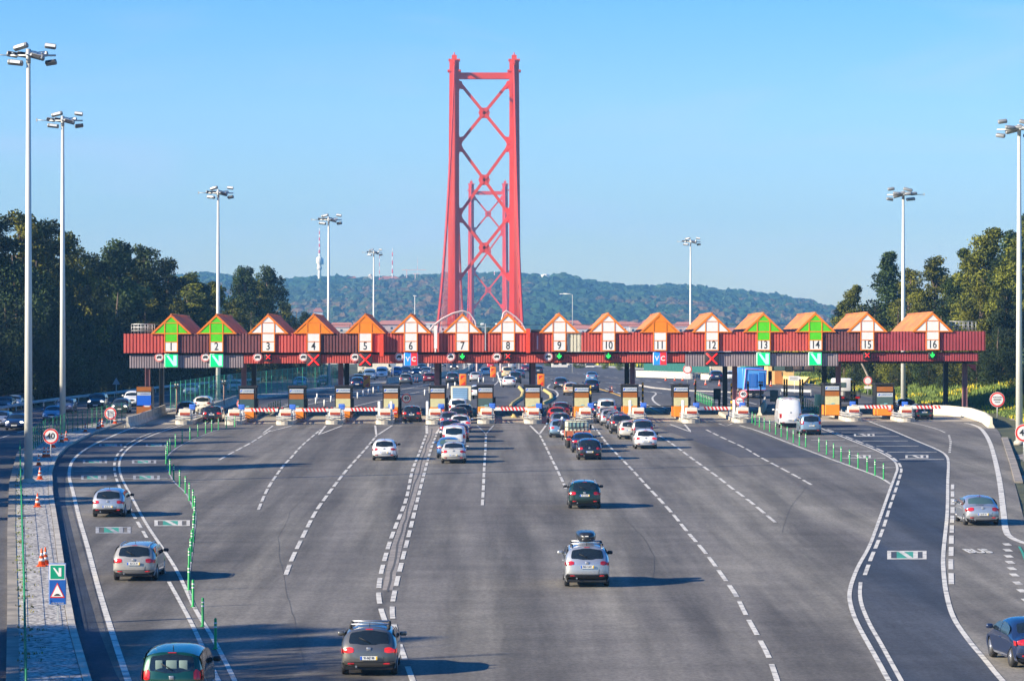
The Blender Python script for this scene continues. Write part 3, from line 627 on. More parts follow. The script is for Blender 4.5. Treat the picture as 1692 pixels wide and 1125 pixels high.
for i, (px, py, lab) in enumerate(ISL):
    g = gp(px, py); X, Y0 = g.x, g.y; W_ = 1.6; z0 = gz(X, Y0 + 8)
    r = thing('toll_island', 'concrete toll island with galvanised nose rail between %s' % lab, 'traffic island', (X, Y0, z0), 'toll islands')
    P = round_nose(W_, 0, 30); zf = lambda x, y: gz(X + x, Y0 + y) - z0
    q = MB(); q.prismz(P, lambda x, y: zf(x, y) - .05, lambda x, y: zf(x, y) + .33); part('kerb', q, M_CONC, r)
    q = MB()
    for zz in (.45, .66):
        path = [(-W_ / 2 + .1, 9.5, zz + .0)] + [(-(W_ / 2 - .02) * math.cos(math.pi * k / 8), W_ / 2 - (W_ / 2 + .05) * math.sin(math.pi * k / 8), zz) for k in range(9)] + [(W_ / 2 - .1, 9.5, zz)]
        vs = []; 
        for (x, y, z) in path:
            e = 1.04; vs += [(x, y, z - .06), (x * e, y - .03, z - .03), (x, y, z), (x * e, y - .03, z + .03), (x, y, z + .06)]
        q.add(vs, [(5 * a + b, 5 * a + 5 + b, 5 * a + 6 + b, 5 * a + 1 + b) for a in range(len(path) - 1) for b in range(4)])
    part('guard_rail', q, M_STEEL, r)
    for (x, y) in ((-.6, 1.5), (.6, 1.5), (-.66, 5), (.66, 5), (-.66, 9), (.66, 9)): part('rail_post', MB().box((x, y, .6), (.1, .12, .62)), M_STEEL, r)
    b0 = z0 + .33 + (gz(X, Y0 + 1.6) - z0)
    # pale cabinet with red display
    cabx = X + .05
    c = thing('attenuator_cabinet', 'cream cabinet with dark red stripe on island nose between %s' % lab, 'cabinet', (cabx, Y0 + 1.3, b0), 'cream cabinets on island noses')
    part('cabinet_body', MB().rbox((0, 0, .52), (1.08, .9, 1.04), .06, seg=1, smooth=False), mat('cream_cabinet', (.80, .74, .6), .5, var=.06), c)
    part('display_stripe', MB().box((0, -.46, .58), (.86, .03, .2)), mat('brown_red_stripe', (.38, .05, .02), .4, var=.3, vscale=6), c)
    part('stripe_rim', MB().box((0, -.452, .58), (.94, .02, .3)), mat('orange_rim', (.8, .3, .12), .5), c)
    if i not in (5, 7, 9): part('top_cap', MB().rbox((.1, 0, 1.1), (.5, .5, .14), .04), M_CONC, c)
    # blue information plate
    bx = X + (.45 if i < 11 else .0)
    s = thing('blue_plate', 'small blue plate with pale writing on the island between %s' % lab, 'sign', (bx + .12, Y0 + 2.6, b0), 'small blue plates at the islands')
    part('plate', MB().rbox((0, 0, 1.2), (.56, .06, .50), .03), M_SBL, s); part('post', MB().tube([(0, .06, 0), (0, .06, 1.1)], .04), M_STEEL, s)
    q = MB()
    for k in range(3): q.box((0, -.035, 1.36 - .16 * k), (.46 - .06 * (k % 2), .01, .04))
    part('writing', q, mat('pale_blue_print', (.25, .42, .8), .5), s)
    if i in (4, 9, 10, 11, 5):
        for dx in ((-.72,) if i not in (4,) else (-.55, .6)):
            p = thing('white_pillar', 'white pillar %s the cabinet between %s' % ('left of' if dx < 0 else 'right of', lab), 'pillar', (X + dx * .95, Y0 + 1.9, b0))
            part('shaft', MB().rbox((0, 0, .85), (.24, .24, 1.7), .05), M_SWH, p); part('foot', MB().rbox((0, 0, .05), (.34, .34, .1), .02), M_STEEL, p)
    if i in ARM:
        a = thing('toll_barrier', 'red and white striped barrier arm beside island between %s' % lab, 'barrier', (X + .6, Y0 + 4.2, b0), 'striped toll barriers')
        part('housing', MB().rbox((-.15, 0, .5), (.4, .5, 1.0), .04), M_SWH, a)
        L_ = 3.1; q = MB(); q.box((L_ / 2 + .1, -.30, .92), (L_, .07, .3)); arm = part('arm', q, M_SWH, a)
        q = MB(); n = 7; x0 = .85
        for k in range(n):
            x = x0 + k * .33; q.prism([(x, .77), (x + .16, .77), (x + .02, 1.07), (x - .14, 1.07)], -.342, -.332)
        part('red_stripes', q, M_SRD, arm)
    if i in (1, 2, 3, 6, 9):
        a = thing('exit_boom', 'thin black and red boom behind the booth on the island between %s' % lab, 'barrier', (X + .6, Y0 + 13, b0), 'thin exit booms')
        part('boom_post', MB().rbox((-.1, 0, .5), (.26, .3, 1.0), .04), M_DARK, a)
        q = MB(); q.box((1.6, -.1, .95), (3.2, .05, .08)); bm_ = part('boom_arm', q, M_DARK, a)
        q = MB()
        for k in range(7): q.box((.5 + k * .42, -.13, .95), (.16, .02, .07))
        part('red_bands', q, M_SRD if i != 9 else M_DARK, bm_)
    if i in BOOTH:
        Yb = Y0 + 6.2; bxp = (BOOTH[i] - VX) / F * Yb
        b = thing('toll_booth', 'glazed toll booth with black frame and orange base between %s' % lab, 'toll booth', (bxp, Yb, z0 + .3), 'toll booths')
        W2, D2, H2 = 1.52, 2.6, 2.9
        if i == 13: W2 = 1.7
        q = MB()
        for sx_ in (-1, 1):
            for yy in (0, D2): q.box((sx_ * (W2 / 2 - .05), yy, H2 / 2), (.11, .11, H2))
        q.box((0, D2 / 2, H2 + .05), (W2 + .12, D2 + .2, .14)); q.box((0, D2 / 2, .05), (W2, D2, .1)); q.box((0, D2 / 2, H2 * .5), (W2 - .16, D2 - .1, H2 * .96)); q.box((W2 / 2 + .08, D2 * .5, 1.1), (.22, 1.1, 1.5))
        part('booth_frame', q, M_DARK, b)
        shade = i in (1, 2, 6, 13)
        top_sign = (H2 - .34, H2 - .86) if i != 13 else (H2 - .95, H2 - .42)
        part('orange_base', MB().rbox((0, -.10, .52), (W2 - .16, .28, .98), .05, seg=1, smooth=False).box((W2 / 2 - .02, 1.0, .52), (.06, 1.9, .9)).box((-W2 / 2 + .02, 1.0, .52), (.06, 1.9, .9)), M_ORGP, b)
        gw = part('booth_window', MB().box((0, -.07, 1.42), (W2 - .2, .05, .78)), M_GLASSL if shade else mat('sunlit_blind', (.62, .58, .3), .35, var=.06), b)
        part('window_side', MB().box((W2 / 2 + .005, D2 / 2, 1.42), (.03, D2 - .3, .8)).box((-W2 / 2 - .005, D2 / 2, 1.42), (.03, D2 - .3, .8)), M_GLASS, b)
        part('window_bar', MB().box((.08, -.10, 1.12), (.3, .03, .1)).box((-.25, -.1, 1.05), (.4, .03, .05)), mat('pale_teal', (.2, .5, .5), .5), b)
        sp = part('name_board', MB().box((0, -.08, top_sign[0]), (W2 - .24, .05, .36)), mat('name_board_grey', (.55, .58, .58), .5, var=.06), b)
        text('LUSOPONTE', .2, mat('name_blue', (.03, .13, .33), .5), b, (.12, -.112, top_sign[0]), sx=.92)
        q = MB(); q.prism([(-.66, -.08), (-.50, -.08), (-.42, .1), (-.52, .1)], -.11, -.106); part('name_emblem', q, M_SBL, b).location.z = top_sign[0]
        part('brown_panel', MB().box((0, -.08, top_sign[1]), (W2 - .22, .05, .46)), mat('brown_orange_panel', (.36, .115, .012), .5, var=.08), b)
        if i in (4, 5, 13, 8):
            q = MB(); disc(q, .2, -.28, -.26, 16, (.42, .6)); part('no_entry_disc', q, M_SRD, b); part('disc_bar', MB().box((.42, -.29, .6), (.26, .01, .07)), M_SWH, b)
            if i == 4: part('blue_notice', MB().box((-.18, -.26, .72), (.4, .02, .42)), M_SBL, b)
# the shaded kiosk left of lane one
g = gp(238, 690); b = thing('toll_booth', 'shaded kiosk with orange top and blue panels left of lane 1', 'toll booth', (g.x, g.y, g.z + .1), 'toll booths')
part('booth_frame', MB().box((0, 1, 1.45), (1.5, 2, 2.9)), M_DARK, b); part('orange_top', MB().box((0, -.05, 2.65), (1.4, .12, .42)), mat('brown_orange_panel', (.36, .115, .012)), b)
part('blue_panel', MB().box((0, -.04, 1.6), (1.35, .1, 1.0)), M_SBL, b); part('orange_base', MB().box((0, -.05, .5), (1.4, .12, .9)), mat('brown_orange_panel', (.3, .1, .01)), b)
part('name_board', MB().box((0, -.06, 2.2), (1.3, .1, .3)), mat('name_board_grey', (.5, .5, .5)), b); text('LUSOPONTE', .18, M_SBL, b, (.1, -.13, 2.2), sx=.9)
# jersey walls
def jersey(pts, name, label, wd=.55, h=.85, m=None):
    P = [gp(*p) for p in pts]; r = P[0]; vs = []
    sec = [(-.5, 0), (-.5, .1), (-.22, .4), (-.16, 1), (.16, 1), (.22, .4), (.5, .1), (.5, 0)]
    Q = []
    for a, b in zip(P, P[1:]):
        n = max(1, int((b - a).length / 2.)); Q += [a + (b - a) * k / n for k in range(n)]
    Q.append(P[-1])
    for i, p in enumerate(Q):
        d = Q[min(i + 1, len(Q) - 1)] - Q[max(0, i - 1)]; nn = Vector((-d.y, d.x, 0)).normalized()
        for a, z in sec: v = p + nn * a * wd; vs.append((v.x - r.x, v.y - r.y, gz(v.x, v.y) - .02 + z * h - r.z))
    q = MB(); n = len(sec); q.add(vs, [(n * i + k, n * i + k + 1, n * i + n + k + 1, n * i + n + k) for i in range(len(Q) - 1) for k in range(n - 1)] + [tuple(range(n))[::-1], tuple(range((len(Q) - 1) * n, len(Q) * n))])
    o = part(name, q, m or M_CONC); o.location = r; return tag(o, label, 'barrier')
M_JW = mat('pale_barrier_concrete', (.72, .64, .48), .85, var=.15, vscale=.6, detail=6)
jersey([(1638, 707), (1627, 698), (1604, 690), (1568, 686), (1543, 685)], 'jersey_barrier', 'long pale concrete barrier curving round the right end of lane 16', .55, .95, M_JW)
jersey([(210, 706), (225, 702), (250, 693), (272, 684)], 'jersey_barrier', 'grey concrete barrier curving into the left side of lane 1', .55, .95)
jersey([(330, 690), (352, 680), (382, 669), (390, 666)], 'jersey_barrier', 'grey concrete barrier between lane 2 and the median mast', .5, .85)
jersey([(1255, 686), (1262, 676), (1264, 668)], 'jersey_barrier', 'short cream barrier wedge under the small twin lamp post by lane 13', .5, .8, M_JW)
# wall at the right, beyond the toll
M_GF = mat('grey_rail', (.3, .3, .3), .6)
# striped posts
pr = None
STP = [(976, 690, 'right of the booth between lanes 9 and 10'), (1036, 686, 'left one of the pair on the booth between lanes 10 and 11'), (1040.5, 686, 'right one of the pair on the booth between lanes 10 and 11'), (1062, 684, 'right of the booth between lanes 10 and 11'),
       (1122.5, 686, 'left one of the pair before the booth of lanes 11 and 12'), (1126, 686, 'right one of the pair before the booth of lanes 11 and 12'), (1149, 680, 'right of the booth between lanes 11 and 12'),
       (1209, 686, 'left one of the pair by the canopy column of lanes 12 and 13'), (1213, 686, 'right one of the pair by the canopy column of lanes 12 and 13'), (1236, 681, 'behind the round 40 sign'),
       (1296, 676, 'left of the pair behind the white van'), (1300, 676, 'right of the pair behind the white van'), (1322, 677, 'left one of the pair right of the white van'), (1326, 677, 'right one of the pair right of the white van'),
       (1388, 684, 'beside the column of lanes 14 and 15'), (1407, 679, 'left one of the pair behind the lane 15 barrier'), (1412, 679, 'right one of the pair behind the lane 15 barrier'), (1473, 684, 'on the right edge of the booth of lanes 15 and 16'), (1498, 679, 'right of the booth of lanes 15 and 16')]
for px, py, lb in STP:
    g = gp(px, py); lab = 'striped post ' + lb
    if pr is None:
        pr = thing('striped_post', lab, 'post', g, 'black and yellow striped posts')
        q = MB()
        for k in range(11): q.tube([(0, 0, k * .28), (0, 0, k * .28 + .28)], .10, 8, k % 2)
        part('shaft', q, [mat('post_yellow', (.85, .5, .04), .5), M_DARK], pr); part('foot_plate', MB().box((0, 0, .03), (.3, .3, .06)), M_STEEL, pr)
    else: dup(pr, g, lab)
# ------------------------------------------------------------------ road signs
def round_sign(px, py, base_px, base_py, rad, face, label, rim=True, h=None, front=True):
    g = gp(base_px, base_py); Z = HC + (VY - py) * g.y / F - g.z; X = (px - VX) / F * g.y
    r = thing('road_sign', label, 'road sign', (X, g.y, g.z))
    part('post', MB().tube([(0, .06, 0), (0, .06, Z + .1)], .045), M_STEEL, r)
    if not front:
        q = MB(); disc(q, rad, -.02, .02); o = part('sign_back', q, mat('sign_back_grey', (.3, .36, .42), .6, .3), r); o.location.z = Z; return r
    q = MB(); disc(q, rad, -.0, .03); o = part('sign_rim', q, M_SWH, r); o.location.z = Z
    q = MB(); disc(q, rad * .96, -.012, -.0); o = part('red_ring', q, M_SRD, r); o.location.z = Z
    q = MB(); disc(q, rad * .76, -.022, -.012); o = part('sign_face', q, M_SWH, r); o.location.z = Z
    if face == '40': text('40', rad * 1.02, M_NUM, r, (0, -.03, Z), off=.012)
    elif face == 'toll':
        part('bar', MB().box((0, -.03, Z), (rad * 1.0, .012, rad * .13)), M_NUM, r)
        text('PORTAGEM', rad * .24, M_NUM, r, (0, -.03, Z + rad * .3)); text('PEAGE', rad * .24, M_NUM, r, (0, -.03, Z - rad * .33))
    elif face == 'width':
        q = MB()
        for s in (-1, 1): q.prism([(s * rad * .62, -.12 * rad), (s * rad * .62, .26 * rad), (s * rad * .32, .07 * rad)][::s], -.034, -.022)
        o = part('arrows', q, M_NUM, r); o.location.z = Z; text('2m', rad * .4, M_NUM, r, (0, -.03, Z), off=.005)
    return r
round_sign(84, 720.5, 84, 752, .58, '40', 'round 40 speed limit sign on the gravel median beside the orange cones')
round_sign(182.5, 683, 183, 705, .55, 'toll', 'round toll sign with black bar on the shaded left kerb')
round_sign(671.5, 658, 672, 686, .47, '40', 'round 40 speed limit sign just above the black estate in lane 6')
round_sign(1228, 651, 1228, 690, .42, '40', 'upper round 40 sign on the island between lanes 12 and 13')
round_sign(1222, 662.5, 1222, 694, .42, 'width', 'round width limit sign below the 40 sign between lanes 12 and 13')
round_sign(1379.5, 662, 1379.5, 692, .39, 'width', 'round width limit sign in front of the orange booth of lane 14')
round_sign(243, 668, 243, 690, .42, 'width', 'round width limit sign before the blue and orange kiosk left of lane 1')
round_sign(397.5, 667, 397.5, 690, .38, 'width', 'round width limit sign behind the barrier of lane 3')
round_sign(1648, 660, 1648.5, 696, .69, 'toll', 'round toll sign with black bar on the grass right of lane 16')
round_sign(1692, 715, 1692, 760, .62, '40', 'round 40 sign cut by the right edge of the picture')
for px, py, bx, by, lb in [(1136, 610, 1136, 634, 'round red rimmed no entry to vehicles sign over a white plate beyond lane 12'), (1434, 629, 1434, 652, 'round red rimmed closed sign over a white plate on the flowered bank')]:
    r = round_sign(px, py, bx, by, .62 if px < 1200 else .5, '', lb); part('white_plate', MB().box((0, -.02, .9 if px < 1200 else .85), (.85, .03, .5 if px < 1200 else .32)), M_SWH, r)
round_sign(180, 618, 180, 648, .38, '', 'back of a round sign in the shade left of the kiosk', front=False)
round_sign(380, 623, 380, 652, .36, '', 'back of a round sign behind the second mast left of number 3', front=False)
round_sign(649.5, 601, 649.5, 624, .52, '', 'back of a round sign before the pale building under number 6', front=False)
g = gp(192, 660); r = thing('triangle_sign', 'back of a triangular sign in the shade left of the kiosk', 'road sign', g)
part('post', MB().tube([(0, .05, 0), (0, .05, 2.2)], .04), M_STEEL, r); part('triangle', MB().prism([(-.45, 1.7), (.45, 1.7), (0, 2.5)], 0, .03), mat('sign_back_grey', (.3, .36, .42), .6, .3), r)
g = gp(775, 617); r = thing('round_sign_back', 'round white sign standing at the deck rail beyond lane 7', 'road sign', g)
q = MB(); disc(q, .42, -.02, .02); o = part('sign_disc', q, M_SWH, r); o.location.z = 2.0; part('post', MB().tube([(0, .05, 0), (0, .05, 2.0)], .05), M_STEEL, r)
g = gp(1381, 644); r = None
g = gp(1324, 650); r = thing('arrow_sign', 'small white arrow shaped direction sign before the yellow wall', 'road sign', g)
part('post', MB().tube([(0, .05, 0), (0, .05, 1.9)], .05), M_STEEL, r); part('arrow_plate', MB().prism([(-.7, 1.5), (.5, 1.5), (.85, 1.78), (.5, 2.06), (-.7, 2.06)], 0, .05), M_SWH, r)
q = MB()
for zz in (1.66, 1.86): q.box((-.1, -.006, zz), (.9, .01, .05))
part('writing', q, M_NUM, r); r.location.x = at(1313, 640, g.y).x
# tall blue and green lane sign on the median
g = gp(95, 1031); sc_ = F / g.y; r = thing('lane_sign', 'blue rectangular sign with green N panel over a bump warning triangle on the median', 'road sign', g)
Zt = HC + (VY - 930) * g.y / F - g.z; Zb = HC + (VY - 998.5) * g.y / F - g.z; wd = 29 / sc_; xm = 0
part('post', MB().box((0, .06, Zb / 2 + .2), (.07, .07, Zb + .4)), M_STEEL, r)
part('sign_plate', MB().rbox((xm, 0, (Zt + Zb) / 2), (wd, .04, Zt - Zb), .03), mat('sign_blue_deep', (.01, .10, .40), .45), r)
hp = (Zt - Zb) * .40; zc = Zt - hp / 2 - .02
part('white_border', MB().box((xm, -.024, (Zt + Zb) / 2), (wd - .02, .01, Zt - Zb - .02)), mat('pale_blue_border', (.5, .6, .75), .45), r)
part('blue_field', MB().box((xm, -.03, (Zt + Zb) / 2), (wd - .05, .01, Zt - Zb - .05)), mat('sign_blue_deep', (.01, .10, .40), .45), r)
part('white_panel', MB().box((xm, -.036, zc), (wd - .06, .01, hp - .04)), M_SWH, r); part('green_panel', MB().box((xm, -.042, zc), (wd - .13, .01, hp - .11)), mat('sign_green_dark', (.0, .30, .16), .45), r)
q = MB(); glyph_n(q, xm, -.046, zc, .36); part('pale_mark', q, M_SWH, r)
zt = Zb + (Zt - Zb) * .17; th = (Zt - Zb) * .36; hw = wd * .42
for sc2, m_, y in ((1., M_SRD, -.040), (.80, M_SWH, -.046)):
    cz_ = zt + th * .38; q = MB().prism([(xm - hw * sc2, cz_ - th * .38 * sc2), (xm + hw * sc2, cz_ - th * .38 * sc2), (xm, cz_ + th * .62 * sc2)], y - .006, y); part('warning_triangle', q, m_, r)
q = MB().prism([(xm - .13, zt + .07), (xm + .13, zt + .07), (xm + .1, zt + .1), (xm + .04, zt + .14), (xm - .04, zt + .14), (xm - .1, zt + .1)], -.058, -.052); part('bump_symbol', q, M_NUM, r)
text('LOMBAS DE TRAVAGEM', .052, M_SWH, r, (xm, -.04, Zb + .06), sx=.8)

# ------------------------------------------------------------------ high masts
HEADS = [(-.55, .1, .55, -.5), (-.5, .6, .1, .3), (.15, .3, .15, .2), (.65, -.2, -.1, .5), (1.5, .3, .6, .25), (1.6, -.1, -.45, -.3), (-.9, -.1, -.45, .2), (-1.2, .4, .1, .3), (.9, .5, .12, -.2)]
def mast(px, bpy_, tpy, label, flip=1, k=1.0, Y=None):
    g = gp(px, bpy_) if Y is None else Vector(((px - VX) / F * Y, Y, gz((px - VX) / F * Y, Y)))
    H = HC + (VY - tpy) * g.y / F - g.z
    r = thing('light_mast', label, 'light mast', g, 'high floodlight masts')
    part('pole', MB().tube([(0, 0, 0), (0, 0, H * .45), (0, 0, H - 1.2)], [.27 * k, .21 * k, .125 * k], 14), M_POLE, r)
    part('pole_base', MB().lathe([(.42 * k, 0), (.42 * k, .25), (.3 * k, .35)], n=14), M_CONC, r)
    q = MB(); z = H - .9
    q.tube([(0, 0, z - .5), (0, 0, z + .4)], .15 * k, 8); q.tube([(-1.1, 0, z), (1.7, 0, z)], .06, 6); q.tube([(0, -.9, z), (0, .9, z)], .06, 6); q.tube([(-1.1, 0, z), (-2.2 * 1.0, 0, z + .05)], .035, 5); q.box((-2.2, 0, z + .05), (.1, .1, .26))
    for a in (-1, 1): q.tube([(a * .9, -.7, z + .1), (a * .9, .7, z + .1)], .05, 5)
    part('head_frame', q, M_STEEL, r)
    for j, (x, y, dz, t) in enumerate(HEADS):
        q = MB(); q.rbox((0, 0, 0), (.72 if j % 3 else .98, .34, .28), .08); q.box((0, -.16, -.08), (.65, .05, .16))
        o = part('floodlight', q, [mat('floodlight_case', (.30, .31, .31), .5, .3)], r, (x * .88, y, z + dz), random.uniform(-.5, .5) * (1 if j != 4 else .2)); o.rotation_euler.x = R(-28); o.rotation_euler.y = t * .5
        part('lamp_lens', MB().box((0, -.195, -.06), (.62, .02, .2)), M_DARK if j % 2 else M_LAMP, o)
    if flip < 0: r.rotation_euler.z = math.pi
    return r
mast(47, 800, 68, 'tallest floodlight mast at the far left on the gravel median')
mast(103.5, 717, 182, 'second floodlight mast from the left beside the shaded fence')
mast(360.5, 662, 306, 'floodlight mast rising behind the gable of lane 2')
mast(543, 640, 352, 'floodlight mast rising between the gables of lanes 4 and 5', 1, .9)
mast(617.5, 610, 410, 'thin distant floodlight mast rising behind the gable of lane 5', 1, .9, 650)
mast(1141, 610, 391, 'floodlight mast rising left of the gable of lane 12', 1, .85, 560)
mast(1492.5, 668, 308, 'floodlight mast rising between the gables of lanes 15 and 16', -1)
mast(1684, 735, 195, 'floodlight mast at the right edge of the picture', -1)
for px, top, Y, lb, arm in [(685.5, 490, 700, 'slim single street lamp behind the gable of lane 6', 0), (946, 487, 620, 'street lamp with one arm to the left behind lane 9', -1)]:
    X = (px - VX) / F * Y; g = gz(X, Y); H = HC + (VY - top) * Y / F - g
    r = thing('street_lamp', lb, 'street lamp', (X, Y, g)); part('pole', MB().tube([(0, 0, 0), (0, 0, H)] + ([(-.6, 0, H + .15), (-1.8, 0, H + .2)] if arm else []), .09, 8), M_POLE, r)
    part('lamp_head', MB().rbox((-2.1 if arm else 0, 0, H + .15), (.7, .3, .16), .05), M_SWH, r)

# ------------------------------------------------------------------ cones, posts, fences
cone = None
def put_cone(px, py, label, s=1.):
    global cone
    g = gp(px, py)
    g.z += .12 if px < 200 else .02
    if cone is None:
        cone = thing('traffic_cone', label, 'traffic cone', g, 'orange and white traffic cones')
        part('cone_base', MB().rbox((0, 0, .03), (.42, .42, .06), .02), M_CONE, cone)
        part('cone_body', MB().lathe([(.17, .05), (.03, .8), (.02, .81)], n=14), M_CONE, cone)
        part('white_band', MB().lathe([(.134, .24), (.113, .36)], n=14), M_SWH, cone).scale = (1.04, 1.04, 1); part('white_band', MB().lathe([(.088, .48), (.068, .60)], n=14), M_SWH, cone).scale = (1.05, 1.05, 1)
        cone.scale = (s,) * 3
    else: dup(cone, g, label, scale=s)
CL = [(69, 940, 'front cone of the pair left of the blue and green sign'), (75, 938, 'rear cone of the pair left of the blue and green sign'), (62, 841, 'lone cone on the sunlit gravel below the tallest mast'), (66, 795, 'cone standing right of the tallest mast base'),
      (64, 772, 'shaded cone above the one beside the tallest mast base'), (73, 758, 'left cone of the pair below the left 40 sign'), (79.5, 758, 'right cone of the pair below the left 40 sign'), (88, 742, 'cone half hidden behind the left 40 sign post'),
      (102, 733, 'left cone of the pair at the second mast'), (109.5, 730, 'right cone of the pair at the second mast'), (141, 716, 'single cone on the kerb between the second mast and the toll sign'),
      (162, 711, 'left cone of three before the left toll sign'), (165, 709, 'middle cone of three before the left toll sign'), (169, 707.5, 'right cone of three before the left toll sign'), (190, 702, 'cone right of the left toll sign post')]
for px, py, lb in CL: put_cone(px, py, 'orange and white ' + lb, .95)
for px, py, lb in [(1100, 629, 'first cone left of the cream wall'), (1115, 629, 'second cone at the cream wall'), (1128, 629, 'third cone at the cream wall'), (1148.5, 635.5, 'cone just right of the no entry sign'), (1166, 636, 'cone left of the black car beyond lane 12'),
                   (1188.6, 637.5, 'cone right of the black car beyond lane 12'), (1273.8, 638, 'cone before the yellow wall beyond lane 13'), (1007.8, 648.5, 'left cone of two beside the yellow lane line'), (1011.2, 648.5, 'right cone of two beside the yellow lane line'),
                   (686, 632, 'left tiny cone of two beyond lane 6'), (690, 632, 'right tiny cone of two beyond lane 6')]: put_cone(px, py, 'orange and white ' + lb, .9)
gpost = None
def green_post(px, py, label, group):
    global gpost
    g = gp(px, py)
    if gpost is None:
        gpost = thing('delineator_post', label, 'delineator post', g, group)
        part('post_shaft', MB().lathe([(.085, 0), (.085, .03), (.047, .06), (.047, .98), (.03, 1.02)], n=10), M_PGRN, gpost)
        part('reflective_band', MB().tube([(0, 0, .70), (0, 0, .75)], .050, 10), M_SWH, gpost); part('reflective_band', MB().tube([(0, 0, .83), (0, 0, .88)], .050, 10), M_SWH, gpost)
    else: c = dup(gpost, g, label); c['group'] = group
LP = [(388, 705), (374, 707.5), (361, 710), (350, 712.5), (340, 715.5), (327, 721), (314, 726), (301, 732), (290, 738.5), (281, 745), (277, 751), (275, 758), (274.5, 766), (276, 775), (281, 784), (287, 793.5), (297, 804), (306.5, 815), (313, 827), (319, 839), (322, 851), (321.5, 866), (320, 882), (319.5, 896), (317, 912), (315, 928), (312.5, 945), (312, 975), (319, 1002.5), (335, 1035), (356, 1072)]
for k, (x, y) in enumerate(LP): green_post(x, y, '%s green delineator post counted from the toll, left row' % ORD[k], 'green delineator posts along lane 2')
RP = [(1243, 699), (1248, 702), (1255, 705.5), (1263, 709), (1272, 713), (1282, 717.5), (1291, 721.5), (1301, 726), (1311, 731), (1321, 736), (1331.5, 738), (1353.5, 745.5), (1366, 750.5), (1377.5, 756), (1390, 762), (1404, 767.5), (1418, 773.5), (1433, 780), (1446, 785.5), (1460, 792)]
for k, (x, y) in enumerate(RP): green_post(x, y, '%s green delineator post counted from the toll, right row' % ORD[k], 'green delineator posts along lane 13')
k = 0
for (a, b, n) in [((1152, 662), (1181, 674), 12), ((1328, 673), (1352, 684), 9), ((444, 684), (463, 676), 6)]:
    for i in range(n):
        k += 1; t_ = i / (n - 1); green_post(a[0] + (b[0] - a[0]) * t_, a[1] + (b[1] - a[1]) * t_, 'green post %s of the close row beyond %s' % (ORD[i], {12: 'lane 12', 9: 'the white van', 6: 'the lane 3 barrier'}[n]), 'close set green posts past the booths')
wp = None
WPL = [(524, 661), (522, 668), (547, 665), (536, 672), (591, 659), (600, 655.5), (609, 652.5), (617, 650), (625, 648), (702, 654), (710, 650), (740.6, 643), (752, 641), (791, 633), (799, 632), (823, 622), (824, 628), (826, 633), (828, 638)]
for i, (x, y) in enumerate(WPL):
    g = gp(x, y); lb = '%s short white flexible post counted from the left beyond the booths' % ORD[i]
    if wp is None:
        wp = thing('white_post', lb, 'delineator post', g, 'short white posts beyond the booths'); part('post_shaft', MB().tube([(0, 0, 0), (0, 0, .75)], .09, 8), M_SWH, wp); part('post_foot', MB().box((0, 0, .03), (.5, .4, .06)), M_NUM, wp)
    else: dup(wp, g, lb)
ch = None
for x, y, lb in [(765, 646, 'orange chevron board with red arrows behind the lane 7 booth'), (815, 630, 'orange chevron board farther out beyond lane 7'), (606, 648, 'orange chevron board between the cars beyond lane 5'), (894, 646, 'orange red chevron board beside the booth of lane 9')]:
    g = gp(x, y)
    if ch is None:
        ch = thing('chevron_board', lb, 'chevron board', g, 'orange chevron boards'); part('board', MB().rbox((0, 0, 1.35), (.85, .08, 1.5), .04), mat('chevron_orange', (.95, .25, .01), .5), ch)
        q = MB(); q.prism([(-.3, 1.4), (.22, 1.9), (-.3, 1.9)], -.06, -.045); q.prism([(-.3, .72), (.25, .72), (.25, 1.2)], -.06, -.045); part('red_arrow', q, M_SRD, ch); part('post', MB().box((0, .06, .4), (.08, .06, .8)), M_STEEL, ch)
    else: dup(ch, g, lb)
def fence(pts, h, label, m, name='mesh_fence', gap=2.5, bars=.14, off=0., postr=.035, r_=.007, wires=4):
    P = [gp(*p) for p in pts]; o0 = P[0]; r = thing(name, label, 'fence', o0); q = MB(); w_ = MB(); acc = 0.
    for a, b in zip(P, P[1:]):
        L_ = (b - a).length; d = (b - a) / L_; n = max(1, int(round(L_ / gap)))
        for i in range(n):
            p = a + d * L_ * i / n; z = gz(p.x, p.y) + off; part('fence_post', MB().tube([(p.x - o0.x, p.y - o0.y, z - o0.z), (p.x - o0.x, p.y - o0.y, z - o0.z + h)], postr, 6), m, r)
        m_ = int(L_ / bars)
        for i in range(m_):
            p = a + d * (i + .5) * bars; z = gz(p.x, p.y) + off - o0.z; x, y = p.x - o0.x, p.y - o0.y
            w_.add([(x - d.x * r_, y - d.y * r_, z + .05), (x + d.x * r_, y + d.y * r_, z + .05), (x + d.x * r_, y + d.y * r_, z + h), (x - d.x * r_, y - d.y * r_, z + h)], [(0, 1, 2, 3)])
        for k in range(wires + 1):
            seg = max(1, int(L_ / 6))
            for s in range(seg):
                pa = a + (b - a) * s / seg; pb = a + (b - a) * (s + 1) / seg; w_.tube([(pa.x - o0.x, pa.y - o0.y, gz(pa.x, pa.y) + off - o0.z + .05 + (h - .1) * k / wires), (pb.x - o0.x, pb.y - o0.y, gz(pb.x, pb.y) + off - o0.z + .05 + (h - .1) * k / wires)], r_ * 1.2, 3, cap=False)
    part('mesh_wires', w_, m, r); return r
fence([(43, 1180), (42, 1125), (40, 1000), (37, 900), (35, 836), (33, 755)], 1.15, 'green wire mesh fence running up the gravel median', M_FGRN, off=.12)
fence([(52, 748), (75, 730), (112, 717), (160, 706), (209, 696)], 1.7, 'dark green barred fence behind the cones on the shaded median', M_FGRN, bars=.2, off=.12, r_=.018)
